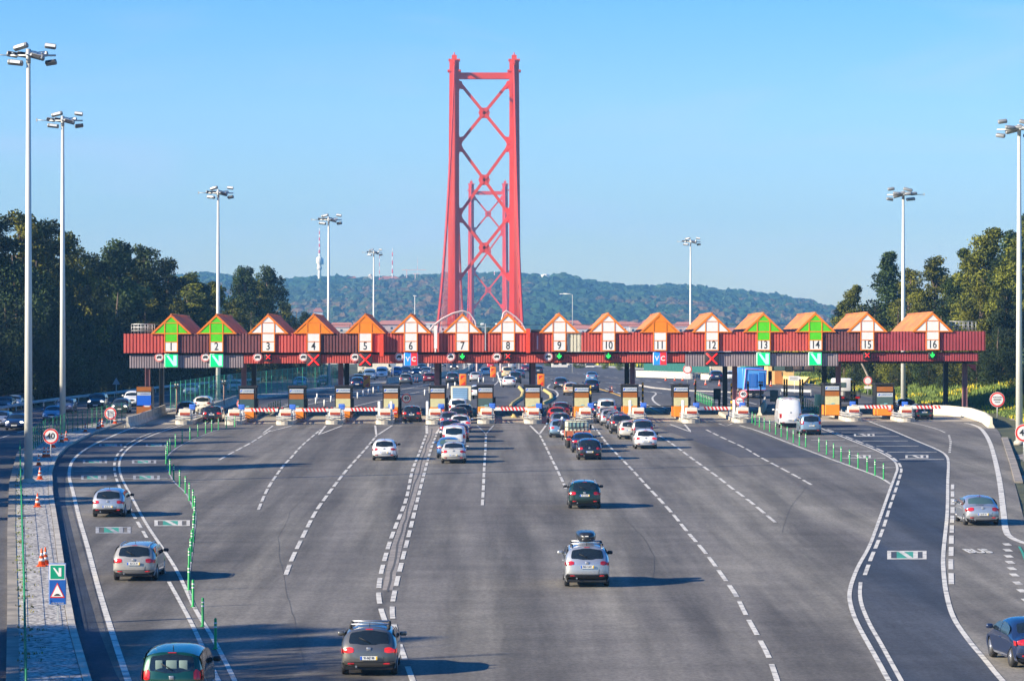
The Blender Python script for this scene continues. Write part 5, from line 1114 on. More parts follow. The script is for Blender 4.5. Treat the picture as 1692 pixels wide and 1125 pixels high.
def tree_proto(kind, seed):
    rnd = random.Random(seed); H = 10.; crown = MB(); trunk = MB(); lobes = []
    if kind == 'round':        # irregular umbrella-ish pine with clumps
        for i in range(58):
            t = (i + rnd.random()) / 58; a = rnd.random() * 6.28; rad = 2.75 * (1.04 - t) ** .62 * min(1, .55 + t * 1.6) * rnd.uniform(.25, 1.05); z = 2.3 + t * 7.0
            lobes.append((Vector((rad * math.cos(a), rad * math.sin(a), z)), rnd.uniform(.5, 1.0) * (1.15 - .55 * t), rnd.uniform(.5, .85)))
        base = 2.4
    elif kind == 'tall':
        for i in range(44):
            t = (i + rnd.random()) / 44; a = rnd.random() * 6.28; rad = (1.05 - t) ** .7 * 2.3 * rnd.uniform(.4, 1.); z = 1.6 + t * 7.8
            lobes.append((Vector((rad * math.cos(a), rad * math.sin(a), z)), rnd.uniform(.6, 1.05) * (1.15 - .6 * t), rnd.uniform(.5, .85)))
        base = 2
    elif kind == 'cone':
        for i in range(46):
            t = ((i + rnd.random()) / 46) ** .9; a = rnd.random() * 6.28; rad = (1.02 - t) * 2.1 * rnd.uniform(.3, 1.0); z = 1.0 + t * 8.9
            lobes.append((Vector((rad * math.cos(a), rad * math.sin(a), z)), (1.0 - .6 * t) * rnd.uniform(.8, 1.15), .65))
        base = 1.2
    else:                      # bush / low broad
        for i in range(30):
            a = rnd.random() * 6.28; rad = 3.6 * math.sqrt(rnd.random()); z = .8 + rnd.random() * 7.2 * (1 - (rad / 4.4) ** 2)
            lobes.append((Vector((rad * math.cos(a), rad * math.sin(a), z)), rnd.uniform(.8, 1.5), rnd.uniform(.6, 1.0)))
        base = .5
    P = []
    for c, r_, hz in lobes:
        n = int(420 * r_)
        for _ in range(n):
            v = Vector((rnd.gauss(0, 1), rnd.gauss(0, 1), rnd.gauss(0, 1))).normalized() * (rnd.random() ** .35)
            v = v * (1 + .25 * noise.noise(v * 3 + c)); P.append(c + Vector((v.x * r_ * 1.1, v.y * r_ * 1.1, v.z * r_ * hz * 1.25)))
        for _ in range(int(10 * r_)):
            v = Vector((rnd.gauss(0, 1), rnd.gauss(0, 1), abs(rnd.gauss(0, .8)))).normalized() * 1.35; P.append(c + Vector((v.x * r_, v.y * r_, v.z * r_ * hz)))
    leaf_cards(crown, P, .125, rnd)
    trunk.tube([(0, 0, -.6), (rnd.uniform(-.15, .15), 0, base), (rnd.uniform(-.3, .3), rnd.uniform(-.2, .2), 6), (0, 0, 8.6)], [.26, .2, .13, .04], 7)
    for c, r_, hz in lobes[::3]:
        trunk.tube([(0, 0, max(base * .7, c.z - 1.8)), (c.x * .5, c.y * .5, c.z - .7), tuple(c)], [.09, .06, .02], 4)
    return crown, trunk
PROTO = {}
def meshes(kind, v, leaf):
    key = (kind, v, leaf)
    if key not in PROTO:
        if (kind, v) not in PROTO: PROTO[(kind, v)] = tree_proto(kind, hash((kind == 'tall') * 3 + (kind == 'cone') * 5 + (kind == 'bush') * 7 + v * 11) % 9999)
        c, t = PROTO[(kind, v)]
        co = part('crown', c, M_LEAF[leaf]); to = part('trunk', t, M_BARK); PROTO[key] = (co.data, to.data)
        bpy.data.objects.remove(co); bpy.data.objects.remove(to)
    return PROTO[key]
def tree(px, top, Y, kind, leaf, label, cat='tree', group=None, wide=1.0, v=None, X=None, H=None, name=None):
    v = random.randrange(3) if v is None else v
    if X is None: X = (px - VX) / F * Y
    if H is None and (px < 560 or px > 1345) and Y < 620:
        for _ in range(60):
            rr_ = .30 * (HC + (VY - top) * Y / F - tz(X, Y)) * wide
            if (px < 560 and X > interp(E_OL, Y) - 3 - rr_) or (px > 1345 and X < interp(E_PR, Y) + 2.5 + rr_ * .8 and Y > 330): Y += 4; X = (px - VX) / F * Y
            else: break
    z = tz(X, Y); H = H or (HC + (VY - top) * Y / F - z)
    nm = name or {'round': 'pine_tree', 'tall': 'pine_tree', 'cone': 'conifer_tree', 'bush': 'bush'}[kind]
    r = thing(nm, label, cat, (X, Y, z - .1), group, random.uniform(0, 6.28)); s = H / 9.9 if kind != 'bush' else H / 8.6; r.scale = (s * wide * (1.4 if kind in ('tall', 'cone') else 1.12), s * wide * (1.4 if kind in ('tall', 'cone') else 1.12), s)
    a, b = meshes(kind, v, leaf)
    c = lk(bpy.data.objects.new('crown', a)); c.parent = r; t_ = lk(bpy.data.objects.new('trunk', b)); t_.parent = r
    return r
# named trees of the skyline, left
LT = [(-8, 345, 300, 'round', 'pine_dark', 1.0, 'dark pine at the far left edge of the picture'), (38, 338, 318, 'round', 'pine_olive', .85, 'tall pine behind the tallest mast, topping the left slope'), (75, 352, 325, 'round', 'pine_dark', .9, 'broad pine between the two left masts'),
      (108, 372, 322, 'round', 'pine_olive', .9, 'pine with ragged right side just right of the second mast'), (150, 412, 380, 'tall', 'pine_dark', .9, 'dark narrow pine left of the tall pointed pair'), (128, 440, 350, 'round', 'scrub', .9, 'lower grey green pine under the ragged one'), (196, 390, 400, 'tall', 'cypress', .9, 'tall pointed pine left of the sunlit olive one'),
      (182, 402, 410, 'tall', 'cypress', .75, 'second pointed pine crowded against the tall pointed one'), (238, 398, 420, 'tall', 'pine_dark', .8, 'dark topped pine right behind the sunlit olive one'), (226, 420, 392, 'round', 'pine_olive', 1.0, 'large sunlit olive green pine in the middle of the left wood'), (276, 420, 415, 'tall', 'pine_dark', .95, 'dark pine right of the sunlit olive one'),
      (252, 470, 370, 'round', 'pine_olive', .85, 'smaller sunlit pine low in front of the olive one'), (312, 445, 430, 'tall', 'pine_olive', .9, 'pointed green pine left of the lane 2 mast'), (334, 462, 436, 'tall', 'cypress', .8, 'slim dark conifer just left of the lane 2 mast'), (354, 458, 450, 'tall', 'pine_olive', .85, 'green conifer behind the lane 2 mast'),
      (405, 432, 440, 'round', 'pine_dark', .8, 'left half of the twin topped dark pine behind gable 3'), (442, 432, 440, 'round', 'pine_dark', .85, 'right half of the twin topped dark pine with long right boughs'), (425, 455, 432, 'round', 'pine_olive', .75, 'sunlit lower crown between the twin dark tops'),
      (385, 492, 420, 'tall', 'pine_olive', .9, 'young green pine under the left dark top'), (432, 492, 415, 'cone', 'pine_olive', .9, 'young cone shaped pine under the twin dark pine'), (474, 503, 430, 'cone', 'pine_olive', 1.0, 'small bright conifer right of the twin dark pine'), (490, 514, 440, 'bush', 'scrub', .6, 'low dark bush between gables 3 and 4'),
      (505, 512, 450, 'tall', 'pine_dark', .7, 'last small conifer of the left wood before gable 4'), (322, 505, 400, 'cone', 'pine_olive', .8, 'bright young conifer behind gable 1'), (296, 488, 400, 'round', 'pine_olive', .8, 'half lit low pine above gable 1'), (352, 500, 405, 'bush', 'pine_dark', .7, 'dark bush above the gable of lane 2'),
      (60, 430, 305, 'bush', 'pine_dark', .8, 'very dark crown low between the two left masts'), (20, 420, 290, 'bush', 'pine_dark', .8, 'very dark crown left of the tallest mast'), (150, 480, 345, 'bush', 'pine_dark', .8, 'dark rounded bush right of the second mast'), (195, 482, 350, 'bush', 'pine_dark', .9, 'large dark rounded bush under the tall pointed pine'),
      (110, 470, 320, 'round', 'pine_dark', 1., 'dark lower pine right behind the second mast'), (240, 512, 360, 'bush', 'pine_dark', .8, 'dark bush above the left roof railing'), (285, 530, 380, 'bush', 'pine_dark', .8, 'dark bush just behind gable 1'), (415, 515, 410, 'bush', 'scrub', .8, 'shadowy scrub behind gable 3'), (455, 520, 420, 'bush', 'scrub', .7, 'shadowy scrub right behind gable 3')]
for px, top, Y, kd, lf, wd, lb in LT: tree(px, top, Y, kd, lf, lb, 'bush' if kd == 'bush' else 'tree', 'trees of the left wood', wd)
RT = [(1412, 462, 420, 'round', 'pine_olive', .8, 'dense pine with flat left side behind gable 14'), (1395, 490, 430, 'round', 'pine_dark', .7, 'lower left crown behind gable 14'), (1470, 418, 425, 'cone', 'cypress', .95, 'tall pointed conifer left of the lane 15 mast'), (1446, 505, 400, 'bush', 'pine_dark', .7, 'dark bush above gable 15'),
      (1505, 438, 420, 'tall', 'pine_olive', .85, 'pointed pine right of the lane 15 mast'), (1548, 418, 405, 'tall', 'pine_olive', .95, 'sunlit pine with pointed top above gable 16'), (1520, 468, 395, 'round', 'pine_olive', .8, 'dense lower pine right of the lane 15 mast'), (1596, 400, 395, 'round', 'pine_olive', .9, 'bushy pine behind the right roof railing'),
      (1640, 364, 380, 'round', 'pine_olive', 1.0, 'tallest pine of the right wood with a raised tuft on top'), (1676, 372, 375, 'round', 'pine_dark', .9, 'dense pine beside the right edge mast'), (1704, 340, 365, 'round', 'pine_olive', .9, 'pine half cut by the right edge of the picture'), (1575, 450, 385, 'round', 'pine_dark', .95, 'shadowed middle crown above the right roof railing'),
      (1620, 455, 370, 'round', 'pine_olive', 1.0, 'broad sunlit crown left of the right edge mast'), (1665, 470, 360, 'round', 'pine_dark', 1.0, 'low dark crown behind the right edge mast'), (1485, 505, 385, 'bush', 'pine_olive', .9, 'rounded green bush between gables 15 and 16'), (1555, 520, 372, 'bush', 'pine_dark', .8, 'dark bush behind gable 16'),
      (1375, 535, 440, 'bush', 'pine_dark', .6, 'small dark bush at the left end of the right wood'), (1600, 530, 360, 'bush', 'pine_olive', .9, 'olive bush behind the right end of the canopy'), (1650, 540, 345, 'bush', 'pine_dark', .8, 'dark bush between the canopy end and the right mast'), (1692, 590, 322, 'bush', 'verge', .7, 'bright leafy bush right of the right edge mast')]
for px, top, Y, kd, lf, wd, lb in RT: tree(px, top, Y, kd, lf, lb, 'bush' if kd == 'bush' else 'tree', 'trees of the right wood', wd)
# leaning trees and low growth under the canopy line, right
UT = [(1408, 586, 400, 'bush', 'pine_olive', .6, 'olive bush seen below the lane 14 canopy'), (1375, 590, 440, 'bush', 'verge', .6, 'green shrub behind the lane 14 columns'), (1450, 592, 392, 'round', 'scrub', .9, 'leaning pine with a bare pale trunk below number 15'), (1490, 592, 380, 'bush', 'scrub', .8, 'grey green bush beyond the lane 16 booth'), (1535, 590, 372, 'bush', 'scrub', .8, 'grey green bush left of the last canopy column'),
      (1570, 588, 362, 'bush', 'pine_dark', .8, 'very dark bush behind the last canopy columns'), (1615, 585, 352, 'bush', 'pine_dark', .8, 'very dark bush right of the last canopy column'), (1645, 590, 345, 'bush', 'pine_dark', .7, 'dark bush above the right toll sign'), (1350, 600, 470, 'bush', 'verge', .5, 'bright shrub above the yellow wall'),
      (1688, 640, 312, 'bush', 'verge', .6, 'leafy shrub at the foot of the right edge mast')]
for px, top, Y, kd, lf, wd, lb in UT: tree(px, top, Y, kd, lf, lb, 'bush', 'shrubs on the right bank', wd)
g = gp(1438, 646); r = thing('leaning_trunk', 'bare pale leaning trunk behind the round closed sign', 'tree trunk', g)
part('trunk', MB().tube([(.6, 2, 0), (.1, 2, 1.5), (-.7, 2.4, 3.2), (-1.3, 3, 4.4)], [.17, .15, .12, .08], 8), M_BARKG, r)
for px, top, Y, wd, lb in [(905, 592, 800, 1., 'low dark bush at the left end of the long grass'), (957, 588, 720, 1., 'round dark bush in the long grass beyond lane 10'), (1000, 594, 700, .8, 'small bush between the thin poles'), (1025, 592, 660, .8, 'small bush left of the cream wall'), (1175, 606, 540, .7, 'yellow green bush behind the block wall'), (1268, 600, 500, .6, 'bush left of the small yellow building'),
                          (640, 606, 560, 1., 'low dark hedge bush under the long pale building'), (600, 606, 540, 1., 'dark hedge bush beyond lane 5'), (672, 606, 600, 1., 'dark hedge bush beyond lane 6'), (560, 598, 520, 1., 'shaded hedge bush beyond lane 4'), (520, 594, 500, 1., 'shaded hedge bush between lanes 3 and 4')]:
    tree(px, top, Y, 'bush', 'scrub' if px < 700 else 'verge', lb, 'bush', 'bushes beyond the toll', wd)
# shrubs on the dark left slope, and the wood that carries on beyond the picture's edge and shades the road
rnd = random.Random(11); k = 0
for i in range(26):
    px = -20 + i * 22 + rnd.uniform(-8, 8); top = interp([(-20, 505), (60, 508), (140, 545), (240, 560), (420, 566), (560, 590)], px) + rnd.uniform(-12, 25); Y = interp([(-20, 285), (240, 350), (560, 440)], px) + rnd.uniform(-6, 10)
    if px > 540: continue
    tree(px, top, Y, 'bush', rnd.choice(['scrub', 'pine_dark', 'scrub']), '%s shaded shrub from the left along the foot of the dark slope' % ORD[k], 'bush', 'shrubs at the foot of the left slope', rnd.uniform(.8, 1.2)); k += 1
k = 0
SH = [(-56, 88, -3), (-50, 84, .5), (-58, 92, -6), (-46, 72, -7), (-52, 66, -14), (-55, 142, -27), (-56, 158, -25), (-62, 168, -20), (-50, 177, -23), (-58, 188, -20), (-64, 199, -21), (-54, 208, -12), (-60, 220, -18), (-52, 232, -22), (-62, 243, -20), (-56, 255, -24), (-68, 264, -28), (-58, 275, -31), (-74, 238, -22), (-72, 285, -29), (-66, 297, -27), (-82, 262, -22), (-84, 310, -34), (-60, 312, -36), (-70, 326, -30), (-90, 290, -34), (-96, 335, -30), (-76, 345, -32), (-62, 340, -34), (-86, 362, -34), (-66, 360, -32), (-100, 385, -34)]
for X, Y, reach in SH:
    H = max(6, (abs(X) - abs(reach)) * .45 - (tz(X, Y) - gz(X, Y)) + 1.0)
    tree(0, 0, Y, rnd.choice(['round', 'bush', 'round']), 'pine_dark', '%s pine of the wood beyond the left edge of the picture' % ORD[k], 'tree', 'pines beyond the left edge', rnd.uniform(1.0, 1.3), X=X, H=H, name='pine_tree'); k += 1
# grass with yellow flowers, and low scrub: uncountable ground cover
def cover(name, region, n, s, hgt, m, zfun=tz):
    mb = MB(); rnd = random.Random(len(name) * 7 + n)
    for _ in range(n):
        X, Y = region(rnd); z = zfun(X, Y)
        for _ in range(4):
            dx, dy = rnd.gauss(0, s * .7), rnd.gauss(0, s * .7); a = rnd.random() * 3.14; w_ = s * .28; h_ = hgt * rnd.uniform(.5, 1.2); ca, sa = math.cos(a) * w_, math.sin(a) * w_; lx, ly = rnd.gauss(0, .15) * h_, rnd.gauss(0, .15) * h_
            x, y = X + dx, Y + dy; o = len(mb.v); mb.v += [(x - ca, y - sa, z), (x + ca, y + sa, z), (x + lx, y + ly, z + h_)]; mb.f.append((o, o + 1, o + 2)); mb.m.append(1 if noise.noise((X * .22, Y * .09, 4)) > .18 and rnd.random() < .5 else 0); mb.sm.append(False)
    o = struct(name, mb, m, 'stuff'); return o
def reg(ed, a, b, y0, y1, lo=1.):
    def f(r): Y = y0 + (y1 - y0) * r.random(); return interp(ed, Y) + lo + (b - a) * r.random() ** 1.2 + a, Y
    return f
M_GRA = mat('grass_blade', (.17, .24, .03), .8, c2=(.07, .11, .02), vscale=.3); M_FLW = mat('yellow_flower', (.62, .50, .02), .8)
cover('flowering_grass', reg(E_PR, 1.2, 16, 318, 480, .5), 15000, .45, .55, [M_GRA, M_FLW])
cover('long_grass', reg(E_PR, 6.5, 26, 520, 860, .5), 9000, .8, 1.1, [M_GRA, M_FLW])
cover('verge_grass', reg(E_PR, 2, 12, 215, 318, 1.0), 7000, .3, .3, [M_GRA, M_FLW])
M_SCR = mat('scrub_blade', (.07, .08, .025), .85, c2=(.02, .03, .012), vscale=.3)
def rl(r): Y = 230 + 330 * r.random(); return interp(E_OL, Y) - 2.5 - 36 * r.random(), Y
cover('slope_scrub', rl, 12000, .8, .9, [M_SCR, M_SCR])
def rm(r):
    Y = 100 + 120 * r.random(); a, b = interp(E_ML, Y) + .5, interp(E_PL, Y) - .5; t = r.random() ** 3; return a + (b - a) * t * .5, Y
cover('median_weeds', rm, 160, .14, .09, [mat('weed', (.16, .15, .04), .9), M_GRA], lambda X, Y: gz(X, Y) + .12)
strip('verge_soil', [(a, b + 1.5) for a, b in E_PR], [(a, b + 3.2) for a, b in E_PR], 215, 300, M_CONC_D, .05, 2, 3., zfun=tz)
strip('grass_ground', [(a, b + 3.2) for a, b in E_PR], [(a, b + 34) for a, b in E_PR], 215, 900, M_GRASSG, .05, 14, 3., zfun=tz)
# ------------------------------------------------------------------ vehicles
KIND = {
 # L, W, H, belt, control points of the centre line from the rear foot over the roof to the front foot, rear window t0,t1, windscreen t0,t1, tail lamp (t0,t1,s0), side glass y0,y1
 'hatch': (4.15, 1.74, 1.48, .93, [(.08, .30), (.0, .42), (.0, .64), (.07, .92), (.40, 1.33), (.72, 1.43), (1.6, 1.48), (2.3, 1.44), (2.7, 1.30), (3.2, 1.0), (3.7, .87), (4.02, .72), (4.15, .48), (4.08, .26)], (3.12, 4.15), (7.9, 8.92), (2.35, 2.98, .60), (.62, 2.95)),
 'sedan': (4.5, 1.76, 1.43, .94, [(.08, .30), (.0, .44), (.0, .70), (.10, .99), (.55, 1.04), (1.15, 1.33), (1.75, 1.43), (2.5, 1.41), (2.95, 1.26), (3.5, .98), (4.0, .87), (4.35, .72), (4.5, .48), (4.42, .26)], (4.1, 5.2), (7.6, 8.92), (2.15, 2.8, .58), (1.0, 3.25)),
 'wagon': (4.65, 1.8, 1.5, .95, [(.08, .32), (.0, .44), (.0, .66), (.06, .96), (.36, 1.38), (.62, 1.47), (1.8, 1.50), (2.7, 1.46), (3.1, 1.30), (3.6, 1.0), (4.1, .88), (4.5, .74), (4.65, .48), (4.58, .26)], (3.1, 4.15), (7.9, 8.92), (2.4, 3.0, .60), (.5, 3.4)),
 'suv': (4.5, 1.82, 1.66, 1.06, [(.10, .36), (.0, .50), (.0, .78), (.06, 1.06), (.38, 1.50), (.68, 1.60), (1.8, 1.66), (2.6, 1.62), (3.0, 1.44), (3.45, 1.12), (3.95, 1.0), (4.35, .85), (4.5, .56), (4.42, .32)], (3.12, 4.1), (7.9, 8.92), (2.45, 3.05, .64), (.55, 3.2)),
 'mpv': (4.4, 1.8, 1.72, 1.05, [(.06, .30), (.0, .44), (.0, .76), (.03, 1.04), (.20, 1.56), (.45, 1.66), (1.6, 1.72), (2.5, 1.66), (3.0, 1.44), (3.6, 1.1), (4.0, .95), (4.3, .78), (4.4, .5), (4.34, .28)], (3.1, 4.1), (7.9, 8.92), (2.5, 3.3, .76), (.35, 3.3)),
 'van': (4.3, 1.8, 1.85, 1.15, [(.04, .32), (.0, .44), (.0, .80), (.02, 1.12), (.12, 1.66), (.34, 1.80), (1.6, 1.85), (2.5, 1.80), (2.95, 1.5), (3.5, 1.12), (3.9, .98), (4.2, .8), (4.3, .5), (4.24, .28)], (3.1, 4.05), (7.9, 8.92), (2.3, 3.2, .84), (2.3, 3.2)),
 'bigvan': (5.6, 2.0, 2.6, 1.35, [(.06, .42), (.0, .52), (.0, 1.0), (.02, 1.5), (.16, 2.38), (.34, 2.54), (2.0, 2.6), (3.6, 2.56), (4.15, 2.2), (4.75, 1.42), (5.1, 1.2), (5.45, .95), (5.6, .6), (5.54, .34)], None, (7.9, 8.92), (1.7, 2.6, .87), (3.9, 4.6)),
}
def catm(P, t):
    i = max(0, min(len(P) - 2, int(t))); u = t - i; a, b, c, d = P[max(0, i - 1)], P[i], P[i + 1], P[min(len(P) - 1, i + 2)]
    return tuple(.5 * (2 * b[k] + (c[k] - a[k]) * u + (2 * a[k] - 5 * b[k] + 4 * c[k] - d[k]) * u * u + (3 * b[k] - a[k] - 3 * c[k] + d[k]) * u ** 3) for k in (0, 1))
GEO = {}
def car_geo(kind):
    if kind in GEO: return GEO[kind]
    L_, W, H, belt, P, rw, ws, tl, sg = KIND[kind]; N = len(P) - 1; tum = {'van': .10, 'bigvan': .12, 'mpv': .17}.get(kind, .22)
    Rw = .33 if kind != 'bigvan' else .36; y1, y2 = L_ * .185, L_ * .80
    def half(y, z):
        yy = abs((y - L_ / 2) / (L_ / 2)); w_ = W / 2 * (1 - .11 * yy ** 6)
        if z > belt: w_ *= 1 - tum * min(1.2, (z - belt) / (H - belt)) ** 1.25 - .012
        elif z > belt - .1: w_ *= 1 - .012 * (z - belt + .1) / .1
        if z < .5: w_ *= 1 - .05 * ((.5 - z) / .3) ** 2
        return w_
    def prof(t): return catm(P, t)
    def S_(t, s, off=0.):
        y, z = prof(t); a, b = prof(max(0, t - .05)), prof(min(N, t + .05)); dy, dz = b[0] - a[0], b[1] - a[1]; l = math.hypot(dy, dz) or 1
        ny, nz = -dz / l, dy / l; d = .11 * abs(s) ** 5 + .035 * s * s; wv = half(y, z)
        return Vector((s * wv, y - ny * (d - off), z - nz * (d - off)))
    NT = 66; ts = [N * i / NT for i in range(NT + 1)]; ss = [-1, -.96, -.88, -.7, -.45, -.2, 0, .2, .45, .7, .88, .96, 1]
    body = MB(); n = len(ss); body.add([S_(t, s) for t in ts for s in ss], [(i * n + j, (i + 1) * n + j, (i + 1) * n + j + 1, i * n + j + 1) for i in range(NT) for j in range(n - 1)], 0, True)
    def sill(yb):
        z = .24 if kind != 'bigvan' else .32
        for yw in (y1, y2):
            d = abs(yb - yw)
            if d < Rw + .06: z = max(z, Rw + math.sqrt((Rw + .06) ** 2 - d * d) * .98)
        return z
    K = 10
    for sg_ in (-1, 1):
        vs = []
        for i, t in enumerate(ts):
            p = S_(t, sg_); f = i / NT; yb = .07 + (L_ - .14) * f; zb = sill(yb)
            for k in range(K + 1):
                u = k / K; y = p.y + (yb - p.y) * u; z = p.z + (zb - p.z) * u; x = abs(p.x) if k == 0 else half(y, z) + (.0 if k < K else -.01); vs.append((sg_ * x, y, z))
        fs = [(i * (K + 1) + k, i * (K + 1) + k + 1, (i + 1) * (K + 1) + k + 1, (i + 1) * (K + 1) + k) for i in range(NT) for k in range(K)]
        body.add(vs, fs if sg_ < 0 else [q[::-1] for q in fs], 0, True)
    zf_ = .27 if kind != 'bigvan' else .36
    under = MB().box((0, L_ / 2, zf_), (W * .82, L_ * .93, .1)); 
    for yw in (y1, y2): under.box((0, yw, Rw + .06), (W * .9, Rw * 1.9, Rw * 1.3))
    def patch(t0, t1, s0, s1, off=.007, nt=8, ns=8, rnd=6, th=0.):
        mb = MB(); vs = []
        for i in range(nt + 1):
            u = 2 * i / nt - 1; f = max(.02, (1 - abs(u) ** rnd)) ** (1 / 3.) if rnd else 1; cs = (s0 + s1) / 2; hs_ = (s1 - s0) / 2
            for j in range(ns + 1): vs.append(S_(t0 + (t1 - t0) * i / nt, cs + hs_ * f * (2 * j / ns - 1), off))
        mb.add(vs, [(i * (ns + 1) + j, (i + 1) * (ns + 1) + j, (i + 1) * (ns + 1) + j + 1, i * (ns + 1) + j + 1) for i in range(nt) for j in range(ns)], 0, True)
        return mb
    def rooz(y):
        best = belt
        for i in range(0, NT * 3):
            t = 3 + (N - 3) * i / (NT * 3); q = prof(t)
            if abs(q[0] - y) < .06 and q[1] > best: best = q[1]
        return best
    def sideglass(a, b, sgn):
        mb = MB(); vs = []; n_ = 10
        for i in range(n_ + 1):
            y = a + (b - a) * i / n_; zt_ = max(belt + .05, rooz(y) - .14)
            for k in range(4): z = belt + .03 + (zt_ - belt - .03) * k / 3; vs.append((sgn * (half(y, z) + .007), y, z))
        f = [(i * 4 + k, i * 4 + k + 1, i * 4 + k + 5, i * 4 + k + 4) for i in range(n_) for k in range(3)]; mb.add(vs, f if sgn < 0 else [q[::-1] for q in f], 0, True); return mb
    gm = dict(L=L_, W=W, H=H, belt=belt, S=S_, half=half, N=N, body=body, under=under, patch=patch, Rw=Rw, y=(y1, y2), prof=prof)
    G = {}
    G['body'] = body; G['under'] = under
    if rw: G['rw'] = patch(rw[0], rw[1], -.80, .80)
    G['ws'] = patch(ws[0], ws[1], -.86, .86)
    a, b = sg; m_ = (a + b) / 2
    G['sg'] = [sideglass(a, m_ - .04, s) for s in (-1, 1)] + [sideglass(m_ + .04, b, s) for s in (-1, 1)]
    t0, t1, s0 = tl; G['tl'] = []
    for s in (-1, 1):
        mb = patch(t0, t1, s * s0 if s > 0 else -1.0, 1.0 if s > 0 else s * s0, .012, 6, 6, 5)
        vs = []; pz0, pz1 = S_(t0, s).z, S_(t1, s).z
        for i in range(4):
            z = pz0 + (pz1 - pz0) * i / 3; ye = prof(t0 + (t1 - t0) * i / 3)[0] + .10
            for k in range(4): y = ye + .07 * k; vs.append((s * (half(y, z) + .012), y, z))
        f = [(i * 4 + k, i * 4 + k + 1, i * 4 + k + 5, i * 4 + k + 4) for i in range(3) for k in range(3)]; mb.add(vs, f if s > 0 else [q[::-1] for q in f], 0, True); G['tl'].append(mb)
    G['hl'] = [patch(10.35, 11.25, -.95, -.58, .012, 4, 4, 4), patch(10.35, 11.25, .58, .95, .012, 4, 4, 4)]
    G['grille'] = patch(11.2, 11.9, -.45, .45, .01, 4, 6, 4)
    G['bump'] = patch(0.0, 1.05, -1, 1, .012, 4, 14, 0)
    G['brk'] = patch(rw[1] + .12 if rw else 4.3, rw[1] + .25 if rw else 4.5, -.16, .16, .02, 2, 4, 0)
    p = S_(1.75 if kind != 'sedan' else 1.5, 0); tp = {'hatch': 1.75, 'wagon': 2.3, 'sedan': 1.6, 'suv': 2.2, 'mpv': 2.1, 'van': 1.9, 'bigvan': 1.4}[kind]; p = S_(tp, 0, .02); G['pl'] = p
    G['seam'] = None
    wh = MB().lathe([(Rw - .09, -.1), (Rw - .02, -.1), (Rw, -.06), (Rw, .06), (Rw - .02, .1), (Rw - .09, .1)], axis='X', n=18)
    rim = MB()
    rim.lathe([(Rw - .09, -.105), (Rw - .12, -.085), (.07, -.07), (.05, -.105)], axis='X', n=18); G['wh'] = wh; G['rim'] = rim
    mir = MB().rbox((0, 0, 0), (.22, .12, .15), .05)
    G['mir'] = mir; gm['G'] = G
    # turn builders into shared meshes
    shared = {}
    for k_, v in G.items():
        if isinstance(v, MB): shared[k_] = v
    GEO[kind] = gm; return gm
MESH = {}
def shp(name, key, mb, m, par, loc=None):
    """share the mesh data between vehicles of one kind; the material sits on the object"""
    if key not in MESH:
        o = part(name, mb, m, par); MESH[key] = o.data
    else: o = lk(bpy.data.objects.new(name, MESH[key])); o.parent = par
    o.material_slots[0].link = 'OBJECT'; o.material_slots[0].material = m
    if loc is not None: o.location = loc
    return o
PAINT = {}
def paint(name):
    C = {'silver': (.50, .52, .54, .65), 'white': (.80, .80, .79, 0), 'black': (.012, .013, .017, .0), 'grey': (.16, .165, .17, .5), 'darkgrey': (.055, .058, .065, .4), 'navy': (.015, .03, .085, .3), 'green': (.005, .06, .04, .35), 'darkgreen': (.008, .035, .03, .3),
         'red': (.65, .03, .012, 0), 'darkred': (.16, .015, .025, .3), 'blue': (.06, .16, .36, .4), 'lightblue': (.22, .34, .46, .5), 'cream': (.66, .52, .30, 0), 'bronze': (.17, .165, .15, .6), 'pale': (.62, .60, .54, .2), 'dusty': (.33, .32, .30, .2), 'olive': (.05, .06, .045, .2), 'bluegrey': (.10, .13, .19, .4), 'gold': (.62, .42, .24, .2)}[name]
    return mat('paint_' + name, C[:3], .34, C[3], coat=1.0, var=.04, vscale=1.5)
